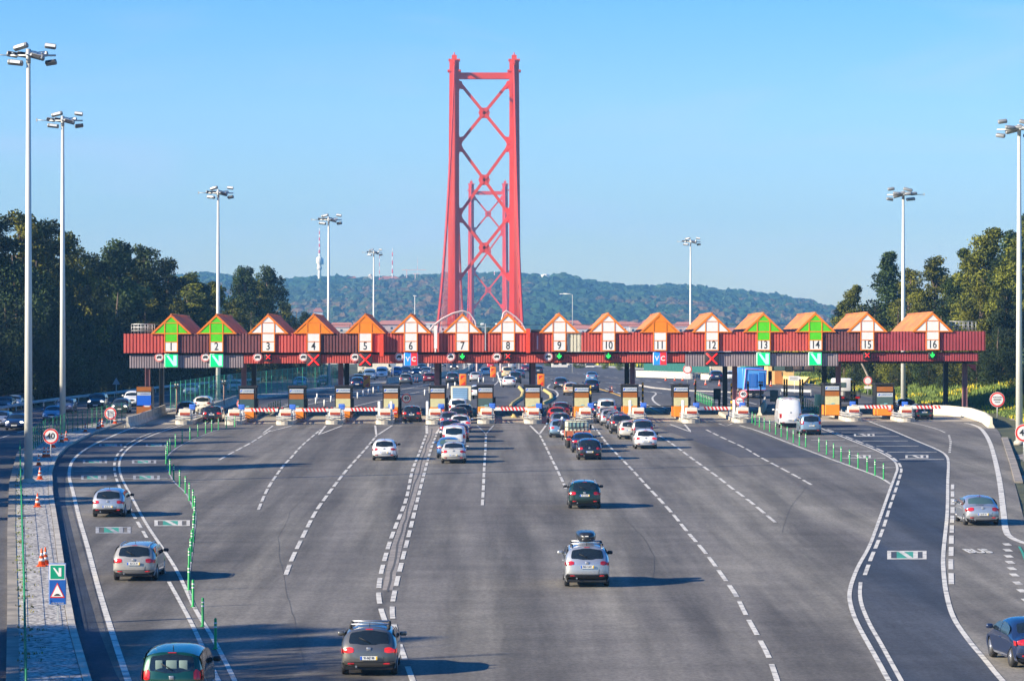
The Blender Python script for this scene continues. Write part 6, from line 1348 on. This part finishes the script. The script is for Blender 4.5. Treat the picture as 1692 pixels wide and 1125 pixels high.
def vehicle(px, py, kind, col, label, front=False, yaw=0., near=False, extras='', lit=True, plate=None, cat=None):
    G_ = car_geo(kind); G = G_['G']; L_ = G_['L']; g = gp(px, py); Yc = g.y + L_ / 2; X = (px - VX) / F * (g.y + .3)
    nm = {'van': 'white_van' if col == 'white' else 'van', 'bigvan': 'panel_van', 'mpv': 'people_carrier', 'suv': 'off_road_car', 'wagon': 'estate_car', 'sedan': 'saloon_car', 'hatch': 'hatchback_car'}[kind]
    nm = 'van' if nm == 'white_van' else nm
    r = thing(nm, label, cat or ('van' if kind in ('van', 'bigvan') else 'car'), (X, Yc, gz(X, Yc)), 'vehicles facing the camera' if front else 'vehicles driving away', (math.pi if front else 0) + yaw)
    r.rotation_euler.x = (-1 if front else 1) * math.atan((gz(X, Yc + 2) - gz(X, Yc - 2)) / 4)
    off = (0, -L_ / 2, 0); M = paint(col)
    shp('body', (kind, 'body'), G['body'], M, r, off); shp('underbody', (kind, 'under'), G['under'], M_BLK, r, off)
    if 'rw' in G: 
        w_ = shp('rear_window', (kind, 'rw'), G['rw'], M_GLASSL if 'p' in extras else M_GLASS, r, off)
    shp('windscreen', (kind, 'ws'), G['ws'], M_GLASS, r, off)
    for i in range(4): shp('side_window', (kind, 'sg', i), G['sg'][i], M_GLASS, r, off)
    for i in range(2): shp('tail_light', (kind, 'tl', i), G['tl'][i], M_BRK if 'b' in extras else M_TAIL, r, off); shp('headlight', (kind, 'hl', i), G['hl'][i], M_HEAD if (front and lit) else M_HEADO, r, off)
    shp('grille', (kind, 'gr'), G['grille'], M_BLK, r, off)
    if 'k' in extras: shp('lower_bumper', (kind, 'bump'), G['bump'], M_BLK, r, off)
    shp('brake_light', (kind, 'brk'), G['brk'], M_BRK if 'b' in extras else M_TAIL, r, off)
    p = G['pl']; pz = p.z
    pl = shp('licence_plate', ('plate', 'w'), MB().box((0, 0, 0), (.52, .02, .115)), M_PLW, r, (0, p.y - L_ / 2 - .02, pz))
    shp('plate_band', ('plate', 'b'), MB().box((-.235, -.012, 0), (.045, .01, .105)), M_SBL, pl); 
    if 'y' not in extras: shp('plate_band', ('plate', 'y'), MB().box((.235, -.012, 0), (.045, .01, .105)), mat('plate_yellow', (.8, .5, .03), .4), pl)
    if plate: text(plate, .11, M_NUM, pl, (0, -.014, 0), sx=.72, ext=.002)
    shp('front_plate', ('plate', 'f'), MB().box((0, 0, 0), (.5, .02, .11)), M_PLW, r, (0, L_ / 2 + .01, .45))
    Rw = G_['Rw']
    for s in (-1, 1):
        for yw in G_['y']:
            w_ = shp('wheel', (kind, 'wh'), G['wh'], M_TYRE, r, (s * (G_['half'](yw, .5) - .12), yw - L_ / 2, Rw)); rm_ = shp('rim', (kind, 'rim'), G['rim'], M_RIM, w_)
            if s > 0: rm_.rotation_euler.z = math.pi
        bz = G_['belt'] + .1; by = L_ * .70 if kind != 'bigvan' else L_ * .8
        shp('wing_mirror', (kind, 'mir'), G['mir'], M_BLK if ('m' in extras or (s > 0 and 'M' in extras)) else M, r, (s * (G_['half'](by, bz) + .13), by - L_ / 2, bz))
    P = lambda t, s, o=.02: G_['S'](t, s, o) - Vector((0, L_ / 2, 0))
    if near or 'w' in extras:
        if 'rw' in G:
            a = P(3.2, .05, .03); b = P(3.55, -.4, .035); part('wiper', MB().tube([a, (a + b) / 2 + Vector((0, -.01, .01)), b], .012, 5), M_BLK, r)
        part('badge', MB().rbox(P(2.75 if kind != 'sedan' else 2.6, 0, .01), (.13, .03, .11), .03), M_RIM, r)
        q = MB(); q.tube([P(1.15, s_ / 10, .006) for s_ in range(-10, 11)], .010, 4, cap=False); q.tube([P(2.2 + .9 * i / 8, -.55 - .0 * i, .004) for i in range(0)] or [P(1.2, .55, .004), P(1.9, .58, .004)], .006, 4); part('panel_gap', q, M_BLK, r)
        part('aerial', MB().tube([P(5.2, 0, 0), P(5.2, 0, 0) + Vector((0, -.05, .12))], .012, 5), M_BLK, r)
        part('reflector', MB().rbox(P(.85, -.7, .015), (.2, .02, .05), .01), M_TAIL, r); part('reflector', MB().rbox(P(.85, .7, .015), (.2, .02, .05), .01), M_TAIL, r)
        part('exhaust', MB().tube([P(.1, -.5, .0) + Vector((0, .1, 0)), P(.1, -.5, .0) + Vector((0, -.05, 0))], .035, 8), M_RIM, r)
        part('door_handle', MB().rbox((-(G_['half'](L_ * .45, .85) + .01), -.15, G_['belt'] - .13), (.04, .2, .035), .01), M, r)
    if 'r' in extras:      # roof rails
        for s in (-1, 1): part('roof_rail', MB().tube([P(4.8 + 2.4 * i / 8, s * .86, .05 if 0 < i < 8 else 0) for i in range(9)], .022, 6), M_RIM if col != 'black' else M_BLK, r)
    if 'c' in extras:      # cross bars
        for t in (5.35, 6.2):
            a, b = P(t, -.86, .12), P(t, .86, .12); q = MB().tube([a, b], .028, 6); part('roof_bar', q, M_RIM, r)
            for e in (a, b): part('bar_foot', MB().rbox(e - Vector((0, 0, .07)), (.1, .14, .16), .03), M_BLK, r)
    if 't' in extras:      # roof box
        c = P(5.9, 0, .26); q = MB(); n = 14; vs = []; m_ = 16
        for i in range(n + 1):
            u = i / n; f = math.sin(math.pi * min(1, max(0.0, .06 + .94 * u) if u < .5 else 1 - (u - .5) * 1.25)) ** .35 if 0 < u < 1 else .05; yy = -1.0 + 2.0 * u; hh = .25 * f * (1 - .3 * u); ww = .40 * f
            for j in range(m_):
                a = 2 * math.pi * j / m_; cx_, sz_ = math.cos(a), math.sin(a); vs.append((c.x + ww * math.copysign(abs(cx_) ** .6, cx_), c.y + yy + .2, c.z + hh * math.copysign(abs(sz_) ** .7, sz_)))
        q.add(vs, [(i * m_ + j, i * m_ + (j + 1) % m_, (i + 1) * m_ + (j + 1) % m_, (i + 1) * m_ + j) for i in range(n) for j in range(m_)] + [tuple(range(m_))[::-1], tuple(range(n * m_, n * m_ + m_))], 0, True)
        o = part('roof_box', q, mat('roof_box_black', (.02, .022, .026), .3, coat=.5), r); part('box_badge', MB().box((c.x, c.y - .86, c.z + .06), (.14, .02, .035)), M_SWH, o)
    if 's' in extras:      # wiped arc left in the dust of the rear window
        q = MB(); pts = []
        for i in range(13):
            a = math.pi * i / 12; pts.append((a, .0))
        vs = []
        for i in range(13):
            a = math.pi * (.04 + .92 * i / 12)
            for rr_ in (.20, .36): tt = 3.25 + rr_ * 1.7 * math.sin(a); vs.append(P(tt, -rr_ * 1.05 * math.cos(a) * 1.0, .012))
        q.add(vs, [(2 * i, 2 * i + 2, 2 * i + 3, 2 * i + 1) for i in range(12)], 0, True); part('wiped_arc', q, M_GLASS, r)
    if 'i' in extras:      # pale headrests and seats seen in the rear window
        for s, w_ in ((-.45, .2), (0, .3), (.42, .24)): part('headrest', MB().rbox(P(3.45, s, .012), (w_, .03, .3), .05), mat('pale_upholstery', (.18, .26, .24), .8), r)
    if 'P' in extras:      # ladder rack
        part('roof_rack', MB().box(P(5.5, 0, .1), (1.2, .05, .04)).box(P(6.3, 0, .1), (1.2, .05, .04)), M_STEEL, r)
    return r
A = vehicle
# near and on the plaza, driving away
r = A(610, 1118, 'hatch', 'bronze', 'dark grey hatchback with silver roof bars at the bottom of the picture', near=True, extras='cb', plate='91-NZ-90')
A(970, 971, 'suv', 'silver', 'silver off road car carrying a black roof box', near=True, extras='ctkMr', plate='7843 GWC')
A(966, 841, 'wagon', 'darkgreen', 'dark green estate car alone in the middle of the plaza behind the roof box car', near=True, extras='mr', plate='25-CQ-03')
A(179, 855, 'hatch', 'silver', 'silver hatchback with black lower bumper in the second left lane', near=True, extras='km', plate='84-DL-51')
A(222, 961, 'wagon', 'dusty', 'dusty grey estate with a wiped arc on its rear window', near=True, extras='smr', plate='10-CX-19')
A(285, 1176, 'mpv', 'green', 'dark green people carrier with pale headrests, cut by the bottom edge', near=True, extras='iM')
A(1623, 869, 'sedan', 'silver', 'silver saloon in the far right bus lane', near=True, extras='Mp', plate='56-BT-10')
A(1713, 1106, 'sedan', 'navy', 'dark blue saloon cut by the lower right edge of the picture', near=True, extras='', yaw=R(4))
A(974, 760, 'hatch', 'black', 'black hatchback, last in the queue for lane 9', near=True, plate='36-27-NB')
A(964, 748, 'sedan', 'navy', 'dark saloon just ahead of the last black hatchback')
A(1067, 742, 'hatch', 'white', 'white hatchback, last in the queue for lane 10', near=True, extras='bm', plate='80-FI-71')
A(1062, 729, 'mpv', 'grey', 'grey people carrier hidden behind the last white hatchback')
A(1041, 726, 'wagon', 'pale', 'pale silver estate beside the grey people carrier in the lane 10 queue', extras='b')
A(1026, 717, 'suv', 'darkgrey', 'dark off road car fourth from the back of the lane 10 queue', extras='br')
A(1019, 709, 'wagon', 'bluegrey', 'blue grey estate ahead of the dark off road car in lane 10', extras='br')
A(1008, 703.5, 'hatch', 'silver', 'silver hatchback half hidden in the lane 10 queue', extras='b')
A(1003, 699, 'sedan', 'pale', 'pale saloon just behind the white people carrier in lane 10', extras='b')
A(1003, 692, 'van', 'white', 'white people carrier first at the lane 10 booth', extras='b')
A(990, 690, 'hatch', 'navy', 'dark blue hatchback squeezed left of the white people carrier')
A(925, 723, 'hatch', 'lightblue', 'light blue hatchback behind the scooter rider in the lane 9 queue', extras='b')
A(926, 711, 'wagon', 'bluegrey', 'blue grey estate third in the lane 9 queue', extras='b')
A(920, 699, 'hatch', 'red', 'bright red hatchback near the lane 9 booth', extras='m')
A(927, 691, 'wagon', 'darkred', 'dark red estate first in the lane 9 queue', extras='r')
A(635, 761, 'hatch', 'white', 'small white hatchback alone on the left part of the plaza', near=True, extras='m', plate='47-08-SX')
A(749.5, 766, 'sedan', 'pale', 'old pale saloon, last in the queue for lane 7', near=True, extras='P', plate='PI-48-91')
A(741, 757.5, 'hatch', 'blue', 'blue hatchback peeping out left of the old pale saloon', extras='p')
A(750, 744, 'van', 'white', 'white small van third from the back of the lane 7 queue', extras='y')
A(757, 731, 'hatch', 'darkred', 'dark red hatchback right of the white small van', extras='b')
A(744, 724, 'wagon', 'navy', 'dark blue estate hidden before the white small van', extras='b')
A(760, 715, 'wagon', 'white', 'white estate with bright brake light in the lane 7 queue', extras='b')
A(742, 708, 'hatch', 'bluegrey', 'dark blue hatchback left of the white estate in lane 7', extras='b')
A(757, 700, 'hatch', 'darkgrey', 'dark grey hatchback behind the white van at the lane 7 booth')
A(765, 694.5, 'wagon', 'bluegrey', 'blue grey estate right behind the lane 7 van')
A(757, 690, 'van', 'white', 'white van at the lane 7 booth behind the box lorry')
A(680, 698, 'wagon', 'black', 'black estate with lit brake light in lane 6', near=True, extras='b', plate='17-FN-62')
A(350, 698, 'wagon', 'black', 'shaded black estate driving through lane 2', near=True, extras='b', plate='60-IR-41')
A(307, 689, 'hatch', 'navy', 'dark blue car driving through lane 1', extras='')
A(334, 682, 'suv', 'white', 'white off road car ahead of the shaded black estate', extras='')
A(1306, 707, 'bigvan', 'white', 'tall white panel van entering lane 14', near=True, plate='82-IB-20')
A(1340, 719, 'mpv', 'lightblue', 'silver blue people carrier behind the tall white van', near=True, extras='k', plate='39-GZ-11')
A(1527, 694, 'wagon', 'darkgreen', 'very dark green estate at the nose of lane 16', near=True, extras='r', plate='45-LX-62')
A(1499, 684, 'sedan', 'navy', 'dark blue car at the lane 15 booth')
# beyond the booths, driving away
for a in [(788, 658, 'hatch', 'white', 'white hatchback half hidden by the lane 8 booth'), (841, 640, 'sedan', 'white', 'white saloon leaving lane 8 toward the bridge'), (851, 634, 'mpv', 'darkgrey', 'dark people carrier beside the white saloon beyond lane 8'), (838, 624.5, 'van', 'cream', 'cream people carrier beyond lane 8'),
          (858.5, 625, 'sedan', 'bluegrey', 'blue grey saloon right of the cream people carrier'), (868, 615, 'sedan', 'darkred', 'dark red saloon at the bridge approach beyond lane 8'), (846, 609.5, 'suv', 'pale', 'pale tall car farther up toward the bridge'), (828, 603.5, 'hatch', 'black', 'small black car at the bridge entrance'), (803, 621.5, 'wagon', 'white', 'white estate behind the farther chevron board'),
          (811, 608.5, 'hatch', 'red', 'small red car above the farther chevron board'), (812, 603, 'van', 'silver', 'tiny silver van at the top of the approach'), (785.5, 631, 'sedan', 'pale', 'silver saloon right of the near chevron board'), (747, 635, 'suv', 'darkgrey', 'dark off road car left of the near chevron board'), (709, 633, 'wagon', 'darkred', 'dull red estate beyond lane 6'),
          (670, 635.5, 'wagon', 'grey', 'grey estate behind the lane 6 booth'), (590, 642, 'hatch', 'navy', 'dark blue hatchback left of the chevron board beyond lane 5'), (592, 636, 'wagon', 'black', 'black estate ahead of the dark blue hatchback beyond lane 5'), (926.5, 643, 'hatch', 'darkgrey', 'dark hatchback beyond lane 9'), (943, 653, 'hatch', 'gold', 'cream gold hatchback left of the lane 10 booth'),
          (978, 649, 'suv', 'navy', 'dark blue car just right of the lane 10 booth'), (978, 630.5, 'sedan', 'lightblue', 'silver blue saloon on the right exit lane'), (889, 620, 'suv', 'darkgrey', 'dark grey car beside the lane 8 column beyond the booths'), (1184, 631.5, 'suv', 'navy', 'dark off road car parked beyond lane 12'), (1206, 629.5, 'hatch', 'white', 'white car beside the column beyond lane 12')]: A(*a)
# opposite carriageway, facing the camera
for a in [(24, 711, 'sedan', 'navy', 'dark saloon with lit lamps left of the tallest mast', 1), (-3, 706, 'sedan', 'silver', 'silver car cut by the left edge of the picture', 0), (85, 696, 'sedan', 'lightblue', 'silver blue saloon between the two left masts', 0), (105, 683, 'wagon', 'bluegrey', 'dark estate behind the second mast', 0), (158, 676.5, 'suv', 'black', 'black car with lit lamps right of the second mast', 1),
          (217, 672, 'suv', 'white', 'white pickup like car left of the kiosk', 0), (197, 683, 'hatch', 'olive', 'dark hatchback with one lamp behind the left toll sign', 1), (20, 676, 'hatch', 'lightblue', 'light blue hatchback in the far lane at the left', 0), (4, 679, 'wagon', 'darkgrey', 'dark estate at the left edge in the far lane', 0), (36, 672, 'sedan', 'darkgrey', 'dark saloon just left of the tallest mast in the far lane', 0),
          (495, 641, 'sedan', 'lightblue', 'silver blue saloon behind the green fence beyond lane 4', 0), (534, 639, 'hatch', 'darkgrey', 'dark hatchback left of the mast beyond lane 4', 0), (314, 655, 'sedan', 'lightblue', 'silver saloon behind the green fence beyond lane 1', 0), (355, 649, 'hatch', 'darkred', 'dark red hatchback behind the lane 2 mast', 0), (387, 650, 'suv', 'pale', 'pale car behind the green fence left of lane 3', 0),
          (630.5, 625, 'van', 'white', 'white van facing the camera beyond lane 5', 0), (655, 622.5, 'mpv', 'blue', 'blue grey people carrier right of the facing white van', 0), (670, 621.5, 'mpv', 'navy', 'dark people carrier fourth in the facing queue', 0), (688, 622, 'sedan', 'navy', 'dark saloon with lit lamps left of the lane 6 column', 1), (703, 620, 'hatch', 'bluegrey', 'dark blue car right under the VC board of lane 6', 0),
          (697, 613, 'hatch', 'black', 'small black car behind the facing row under lane 6', 0), (750.5, 612, 'suv', 'black', 'black car with lit lamps alone under number 7', 1), (716, 612, 'wagon', 'darkgrey', 'small dark estate far back under lane 7', 0), (731, 606, 'hatch', 'navy', 'tiny dark car far back right of the lane 7 column', 0), (610, 628, 'mpv', 'lightblue', 'light blue carrier behind the chevron board beyond lane 5', 0)]:
    A(*a[:5], front=True, lit=bool(a[5]))
# ------------------------------------------------------------------ lorries
def axle(r, y, w_, Rw=.48, dbl=False):
    for s in (-1, 1):
        wl = part('wheel', MB().lathe([(Rw - .15, -.15), (Rw, -.13), (Rw, .13), (Rw - .15, .15)], axis='X', n=18), M_TYRE, r, (s * (w_ / 2 - .16), y, Rw)); part('rim', MB().lathe([(Rw - .16, -.14), (.1, -.1), (.1, .1), (Rw - .16, .14)], axis='X', n=14), M_RIM, wl)
g = gp(762, 689); r = thing('box_lorry', 'white box lorry with blue rear shutter at the lane 7 booth', 'lorry', (g.x, g.y + 3.5, g.z), 'vehicles driving away')
part('cargo_box', MB().rbox((0, -.6, 1.85), (2.05, 5.4, 2.2), .05, seg=1, smooth=False), mat('lorry_cream', (.75, .68, .48), .5, var=.05), r); sh = part('rear_shutter', MB().box((-.12, -3.32, 1.9), (1.5, .04, 1.8)), mat('shutter_blue', (.22, .38, .56), .45), r)
q = MB(); [q.box((-.12, -3.345, 1.1 + .2 * i), (1.5, .01, .02)) for i in range(9)]; part('shutter_ribs', q, M_NUM, sh)
part('cab', MB().rbox((0, 2.9, 1.3), (2.0, 1.6, 1.9), .2), M_SWH, r); part('windscreen', MB().rbox((0, 3.68, 1.6), (1.7, .1, .7), .04), M_GLASS, r); part('chassis', MB().box((0, 0, .6), (1.2, 6.8, .25)), M_BLK, r); part('rear_bumper', MB().box((0, -3.3, .6), (2.0, .1, .14)), M_BLK, r)
for s in (-1, 1): part('tail_light', MB().box((s * .85, -3.36, .72), (.25, .04, .12)), M_TAIL, r); part('wing_mirror', MB().rbox((s * 1.2, 3.3, 1.8), (.18, .1, .4), .03), M_BLK, r)
axle(r, -2.0, 2.0, .42); axle(r, 2.6, 2.0, .42); r.scale = (.95, 1, 1)
g = gp(955, 741); r = thing('flatbed_truck', 'small flatbed truck with orange brown dropsides and cream cab in the lane 9 queue', 'truck', (g.x, g.y + 2.6, g.z), 'vehicles driving away')
M_DS = mat('dropside_orange', (.48, .12, .05), .6, var=.2, vscale=1.5)
part('flatbed_floor', MB().box((0, -.8, .88), (1.95, 3.3, .12)), M_BLK, r); ds = part('dropside', MB().box((0, -2.45, 1.13), (1.95, .05, .42)).box((-.97, -.8, 1.13), (.05, 3.3, .42)).box((.97, -.8, 1.13), (.05, 3.3, .42)), M_DS, r)
q = MB(); [q.box((x, -2.49, 1.12), (.06, .04, .46)) for x in (-.96, -.35, .35, .96)]; part('dropside_posts', q, mat('weathered_post', (.4, .3, .2), .7), ds)
part('cab', MB().rbox((0, 1.75, 1.3), (1.8, 1.6, 1.5), .16), mat('cab_cream', (.68, .68, .5), .4, coat=.4), r); part('rear_window', MB().box((0, .93, 1.66), (1.1, .03, .42)), mat('pale_cab_window', (.25, .42, .4), .15), r); part('windscreen', MB().rbox((0, 2.53, 1.6), (1.5, .06, .55), .03), M_GLASS, r)
q = MB()
for x in (-.9, -.6, -.3, 0, .3, .6, .9): q.tube([(x, .82, .95), (x, .82, 2.0)], .025, 5)
for z in (1.55, 2.0): q.tube([(-.92, .82, z), (.92, .82, z)], .03, 5)
part('headboard_rack', q, M_NUM, r); part('chassis', MB().box((0, 0, .6), (.9, 5, .2)), M_BLK, r); part('rear_panel', MB().box((0, -2.4, .72), (1.8, .06, .22)), mat('grey_panel', (.25, .22, .2), .7), r)
for s in (-1, 1): part('tail_light', MB().box((s * .7, -2.45, .7), (.3, .04, .14)), M_TAIL, r); part('wing_mirror', MB().rbox((s * 1.1, 2.2, 1.55), (.16, .08, .32), .03), M_BLK, r)
axle(r, -1.6, 1.75, .34); axle(r, 1.7, 1.8, .34)
g = gp(1244, 659); r = thing('refuse_lorry', 'bright blue refuse lorry with pale folded hopper beyond lane 13', 'lorry', (g.x, g.y + 4, g.z), 'vehicles driving away', R(6)); M_RB = mat('refuse_blue', (.04, .20, .62), .4, coat=.4); M_RB2 = mat('refuse_light_blue', (.12, .42, .85), .4, coat=.3)
part('body', MB().rbox((0, .6, 2.3), (2.5, 5.0, 2.4), .15), M_RB, r); part('tailgate', MB().prism([(-1.2, 1.0), (1.25, 1.0), (1.35, 3.2), (-1.0, 3.35)], -2.9, -1.8), M_RB2, r)
q = MB(); q.tube([(-1.2, -2.93, 1.0), (1.25, -2.93, 1.0), (1.35, -2.93, 3.2), (-1.0, -2.93, 3.35), (-1.2, -2.93, 1.0)], .06, 4); part('pink_edge', q, mat('pink_trim', (.55, .25, .5), .5), r)
part('hopper_panel', MB().box((-.25, -2.93, 2.05), (.9, .05, 1.5)), M_RB, r); part('hopper_panel', MB().box((.75, -2.93, 2.15), (.6, .05, 1.6)), M_RB, r)
part('cargo_net', MB().rbox((0, 0, 3.6), (1.8, 2.6, .5), .2), mat('green_load', (.03, .2, .12), .8), r); part('cab', MB().rbox((0, 3.9, 1.9), (2.4, 1.6, 2.5), .2), M_SWH, r); part('chassis', MB().box((0, 0, .75), (1.6, 8, .35)), M_BLK, r); part('orange_bar', MB().box((.0, -3.0, .72), (2.0, .06, .2)), mat('orange_bar', (.85, .12, .02), .5), r); part('bumper', MB().box((0, -3.0, .42), (2.2, .08, .16)), M_STEEL, r); part('windscreen', MB().rbox((0, 4.7, 2.3), (2.1, .06, .9), .04), M_GLASS, r)
axle(r, -1.4, 2.4); axle(r, 3.4, 2.4)
g = gp(1404, 672); r = thing('recovery_truck', 'recovery truck with white cab and low dark bed beyond lane 15', 'truck', (g.x, g.y + 3.5, g.z), 'vehicles driving away')
part('cab', MB().rbox((-.2, 2.6, 1.9), (2.1, 1.7, 2.0), .2), M_SWH, r); part('rear_window', MB().box((-.3, 1.73, 2.2), (.9, .04, .5)), M_GLASSL, r); part('bed', MB().box((0, -.8, 1.0), (2.3, 5.2, .16)), M_DARK, r); part('windscreen', MB().rbox((-.2, 3.45, 2.2), (1.8, .06, .7), .03), M_GLASS, r)
q = MB(); [q.box((x, -3.3, 1.3), (.08, .08, .6)) for x in (-1.1, 1.1)]; q.box((0, -3.3, 1.6), (2.3, .08, .08)); q.box((.4, 0, 1.3), (1.2, 1.8, .5)); part('rear_frame', q, M_DARK, r); part('chassis', MB().box((0, 0, .65), (1.2, 6.6, .3)), M_BLK, r)
for s in (-1, 1): part('tail_light', MB().box((s * .8, -3.42, .95), (.5, .04, .2)), M_TAIL, r)
axle(r, -1.8, 2.1, .42); axle(r, 2.5, 2.1, .42)
# ------------------------------------------------------------------ riders
def rider(px, py, label, slabel, helmet, coat_, sc_m):
    g = gp(px, py); s = thing('motor_scooter', slabel, 'scooter', g, 'vehicles driving away')
    part('rear_body', MB().rbox((0, .35, .62), (.34, .75, .34), .12), sc_m, s); part('seat', MB().rbox((0, .5, .82), (.28, .7, .1), .04), M_BLK, s); part('front_shield', MB().rbox((0, 1.25, .72), (.42, .16, .75), .07), sc_m, s); part('footboard', MB().rbox((0, .95, .36), (.3, .5, .1), .04), M_BLK, s)
    for y in (.2, 1.4): w_ = part('wheel', MB().lathe([(.15, -.05), (.25, -.05), (.25, .05), (.15, .05)], axis='X', n=16), M_TYRE, s, (0, y, .25)); part('rim', MB().lathe([(.15, -.04), (.15, .04)], axis='X', n=12), M_RIM, w_)
    part('handlebar', MB().tube([(-.34, 1.12, 1.08), (0, 1.25, 1.02), (.34, 1.12, 1.08)], .02, 6), M_BLK, s); part('tail_light', MB().rbox((0, -.03, .68), (.18, .05, .09), .02), M_TAIL, s); part('licence_plate', MB().box((0, -.05, .5), (.2, .02, .14)), M_PLW, s)
    for sg in (-1, 1): part('mirror', MB().rbox((sg * .34, 1.12, 1.22), (.12, .03, .08), .02).tube([(sg * .28, 1.12, 1.08), (sg * .34, 1.12, 1.2)], .01, 4), M_BLK, s)
    p = thing('person', label, 'person', g, 'scooter riders')
    J = [(0, .5, .92), (0, .52, 1.12), (0, .56, 1.36), (0, .6, 1.5), (0, .63, 1.62), (-.11, .55, .92), (-.17, .98, .86), (-.16, .92, .42), (-.16, 1.04, .40), (.11, .55, .92), (.17, .98, .86), (.16, .92, .42), (.16, 1.04, .40), (-.19, .58, 1.42), (-.30, .78, 1.2), (-.31, 1.08, 1.1), (.19, .58, 1.42), (.30, .78, 1.2), (.31, 1.08, 1.1)]
    E = [(0, 1), (1, 2), (2, 3), (3, 4), (0, 5), (5, 6), (6, 7), (7, 8), (0, 9), (9, 10), (10, 11), (11, 12), (2, 13), (13, 14), (14, 15), (2, 16), (16, 17), (17, 18)]
    Rr = [.17, .165, .19, .08, .07, .11, .08, .055, .045, .11, .08, .055, .045, .085, .06, .04, .085, .06, .04]
    me = bpy.data.meshes.new('body'); me.from_pydata(J, E, []); me.materials.append(coat_); o = lk(bpy.data.objects.new('body', me)); o.parent = p; o.modifiers.new('skin', 'SKIN'); o.modifiers.new('sub', 'SUBSURF').render_levels = 2; o.modifiers['sub'].levels = 1
    for i, sv in enumerate(me.skin_vertices[0].data): sv.radius = (Rr[i], Rr[i] * (.75 if i in (0, 1, 2) else 1))
    me.skin_vertices[0].data[0].use_root = True
    q = MB(); n = 12; prof_ = [(.13 * math.sin(math.pi * i / n) + .001, -.14 * math.cos(math.pi * i / n)) for i in range(n + 1)]; q.lathe(prof_, (0, .64, 1.72), n=18); h_ = part('helmet', q, helmet, p); part('visor', MB().rbox((0, .755, 1.72), (.19, .05, .09), .02), M_GLASS, h_)
    for sg in (-1, 1):
        q = MB()
        for f_ in range(4): q.tube([(sg * (.30 + .018 * f_), 1.08, 1.11), (sg * (.31 + .018 * f_), 1.15, 1.115), (sg * (.31 + .018 * f_), 1.16, 1.075)], .009, 5)
        q.tube([(sg * .28, 1.08, 1.1), (sg * .27, 1.13, 1.08)], .01, 5); part('glove', q, M_BLK, p)
rider(929.5, 727, 'person in dark jacket and white helmet riding the scooter left of the flatbed truck', 'pale scooter under the white helmeted rider left of the flatbed truck', mat('helmet_white', (.75, .75, .78), .2, coat=.6), mat('dark_jacket', (.03, .035, .06), .8), mat('scooter_white', (.6, .6, .62), .3, coat=.6))
rider(908.5, 699, 'person in black with a black helmet on the scooter left of the red car', 'dark scooter under the black clad rider at the lane 9 booth', mat('helmet_black', (.015, .015, .018), .15, coat=.8), mat('black_jacket', (.012, .012, .014), .7), mat('scooter_black', (.02, .02, .025), .3, coat=.6))
# ------------------------------------------------------------------ air
q = MB(); q.box2((-1520, -80, -73), (1520, 6520, 262)); hz = part('haze', q, []); hz['kind'] = 'stuff'
hm = bpy.data.materials.new('haze_air'); hm.use_nodes = True; t = hm.node_tree; t.nodes.clear(); vo = t.nodes.new('ShaderNodeVolumePrincipled'); vo.inputs['Color'].default_value = (.22, .56, 1.0, 1); vo.inputs['Density'].default_value = .00013
vo.inputs['Anisotropy'].default_value = 0.; ou = t.nodes.new('ShaderNodeOutputMaterial'); t.links.new(vo.outputs[0], ou.inputs['Volume']); hz.data.materials.append(hm)
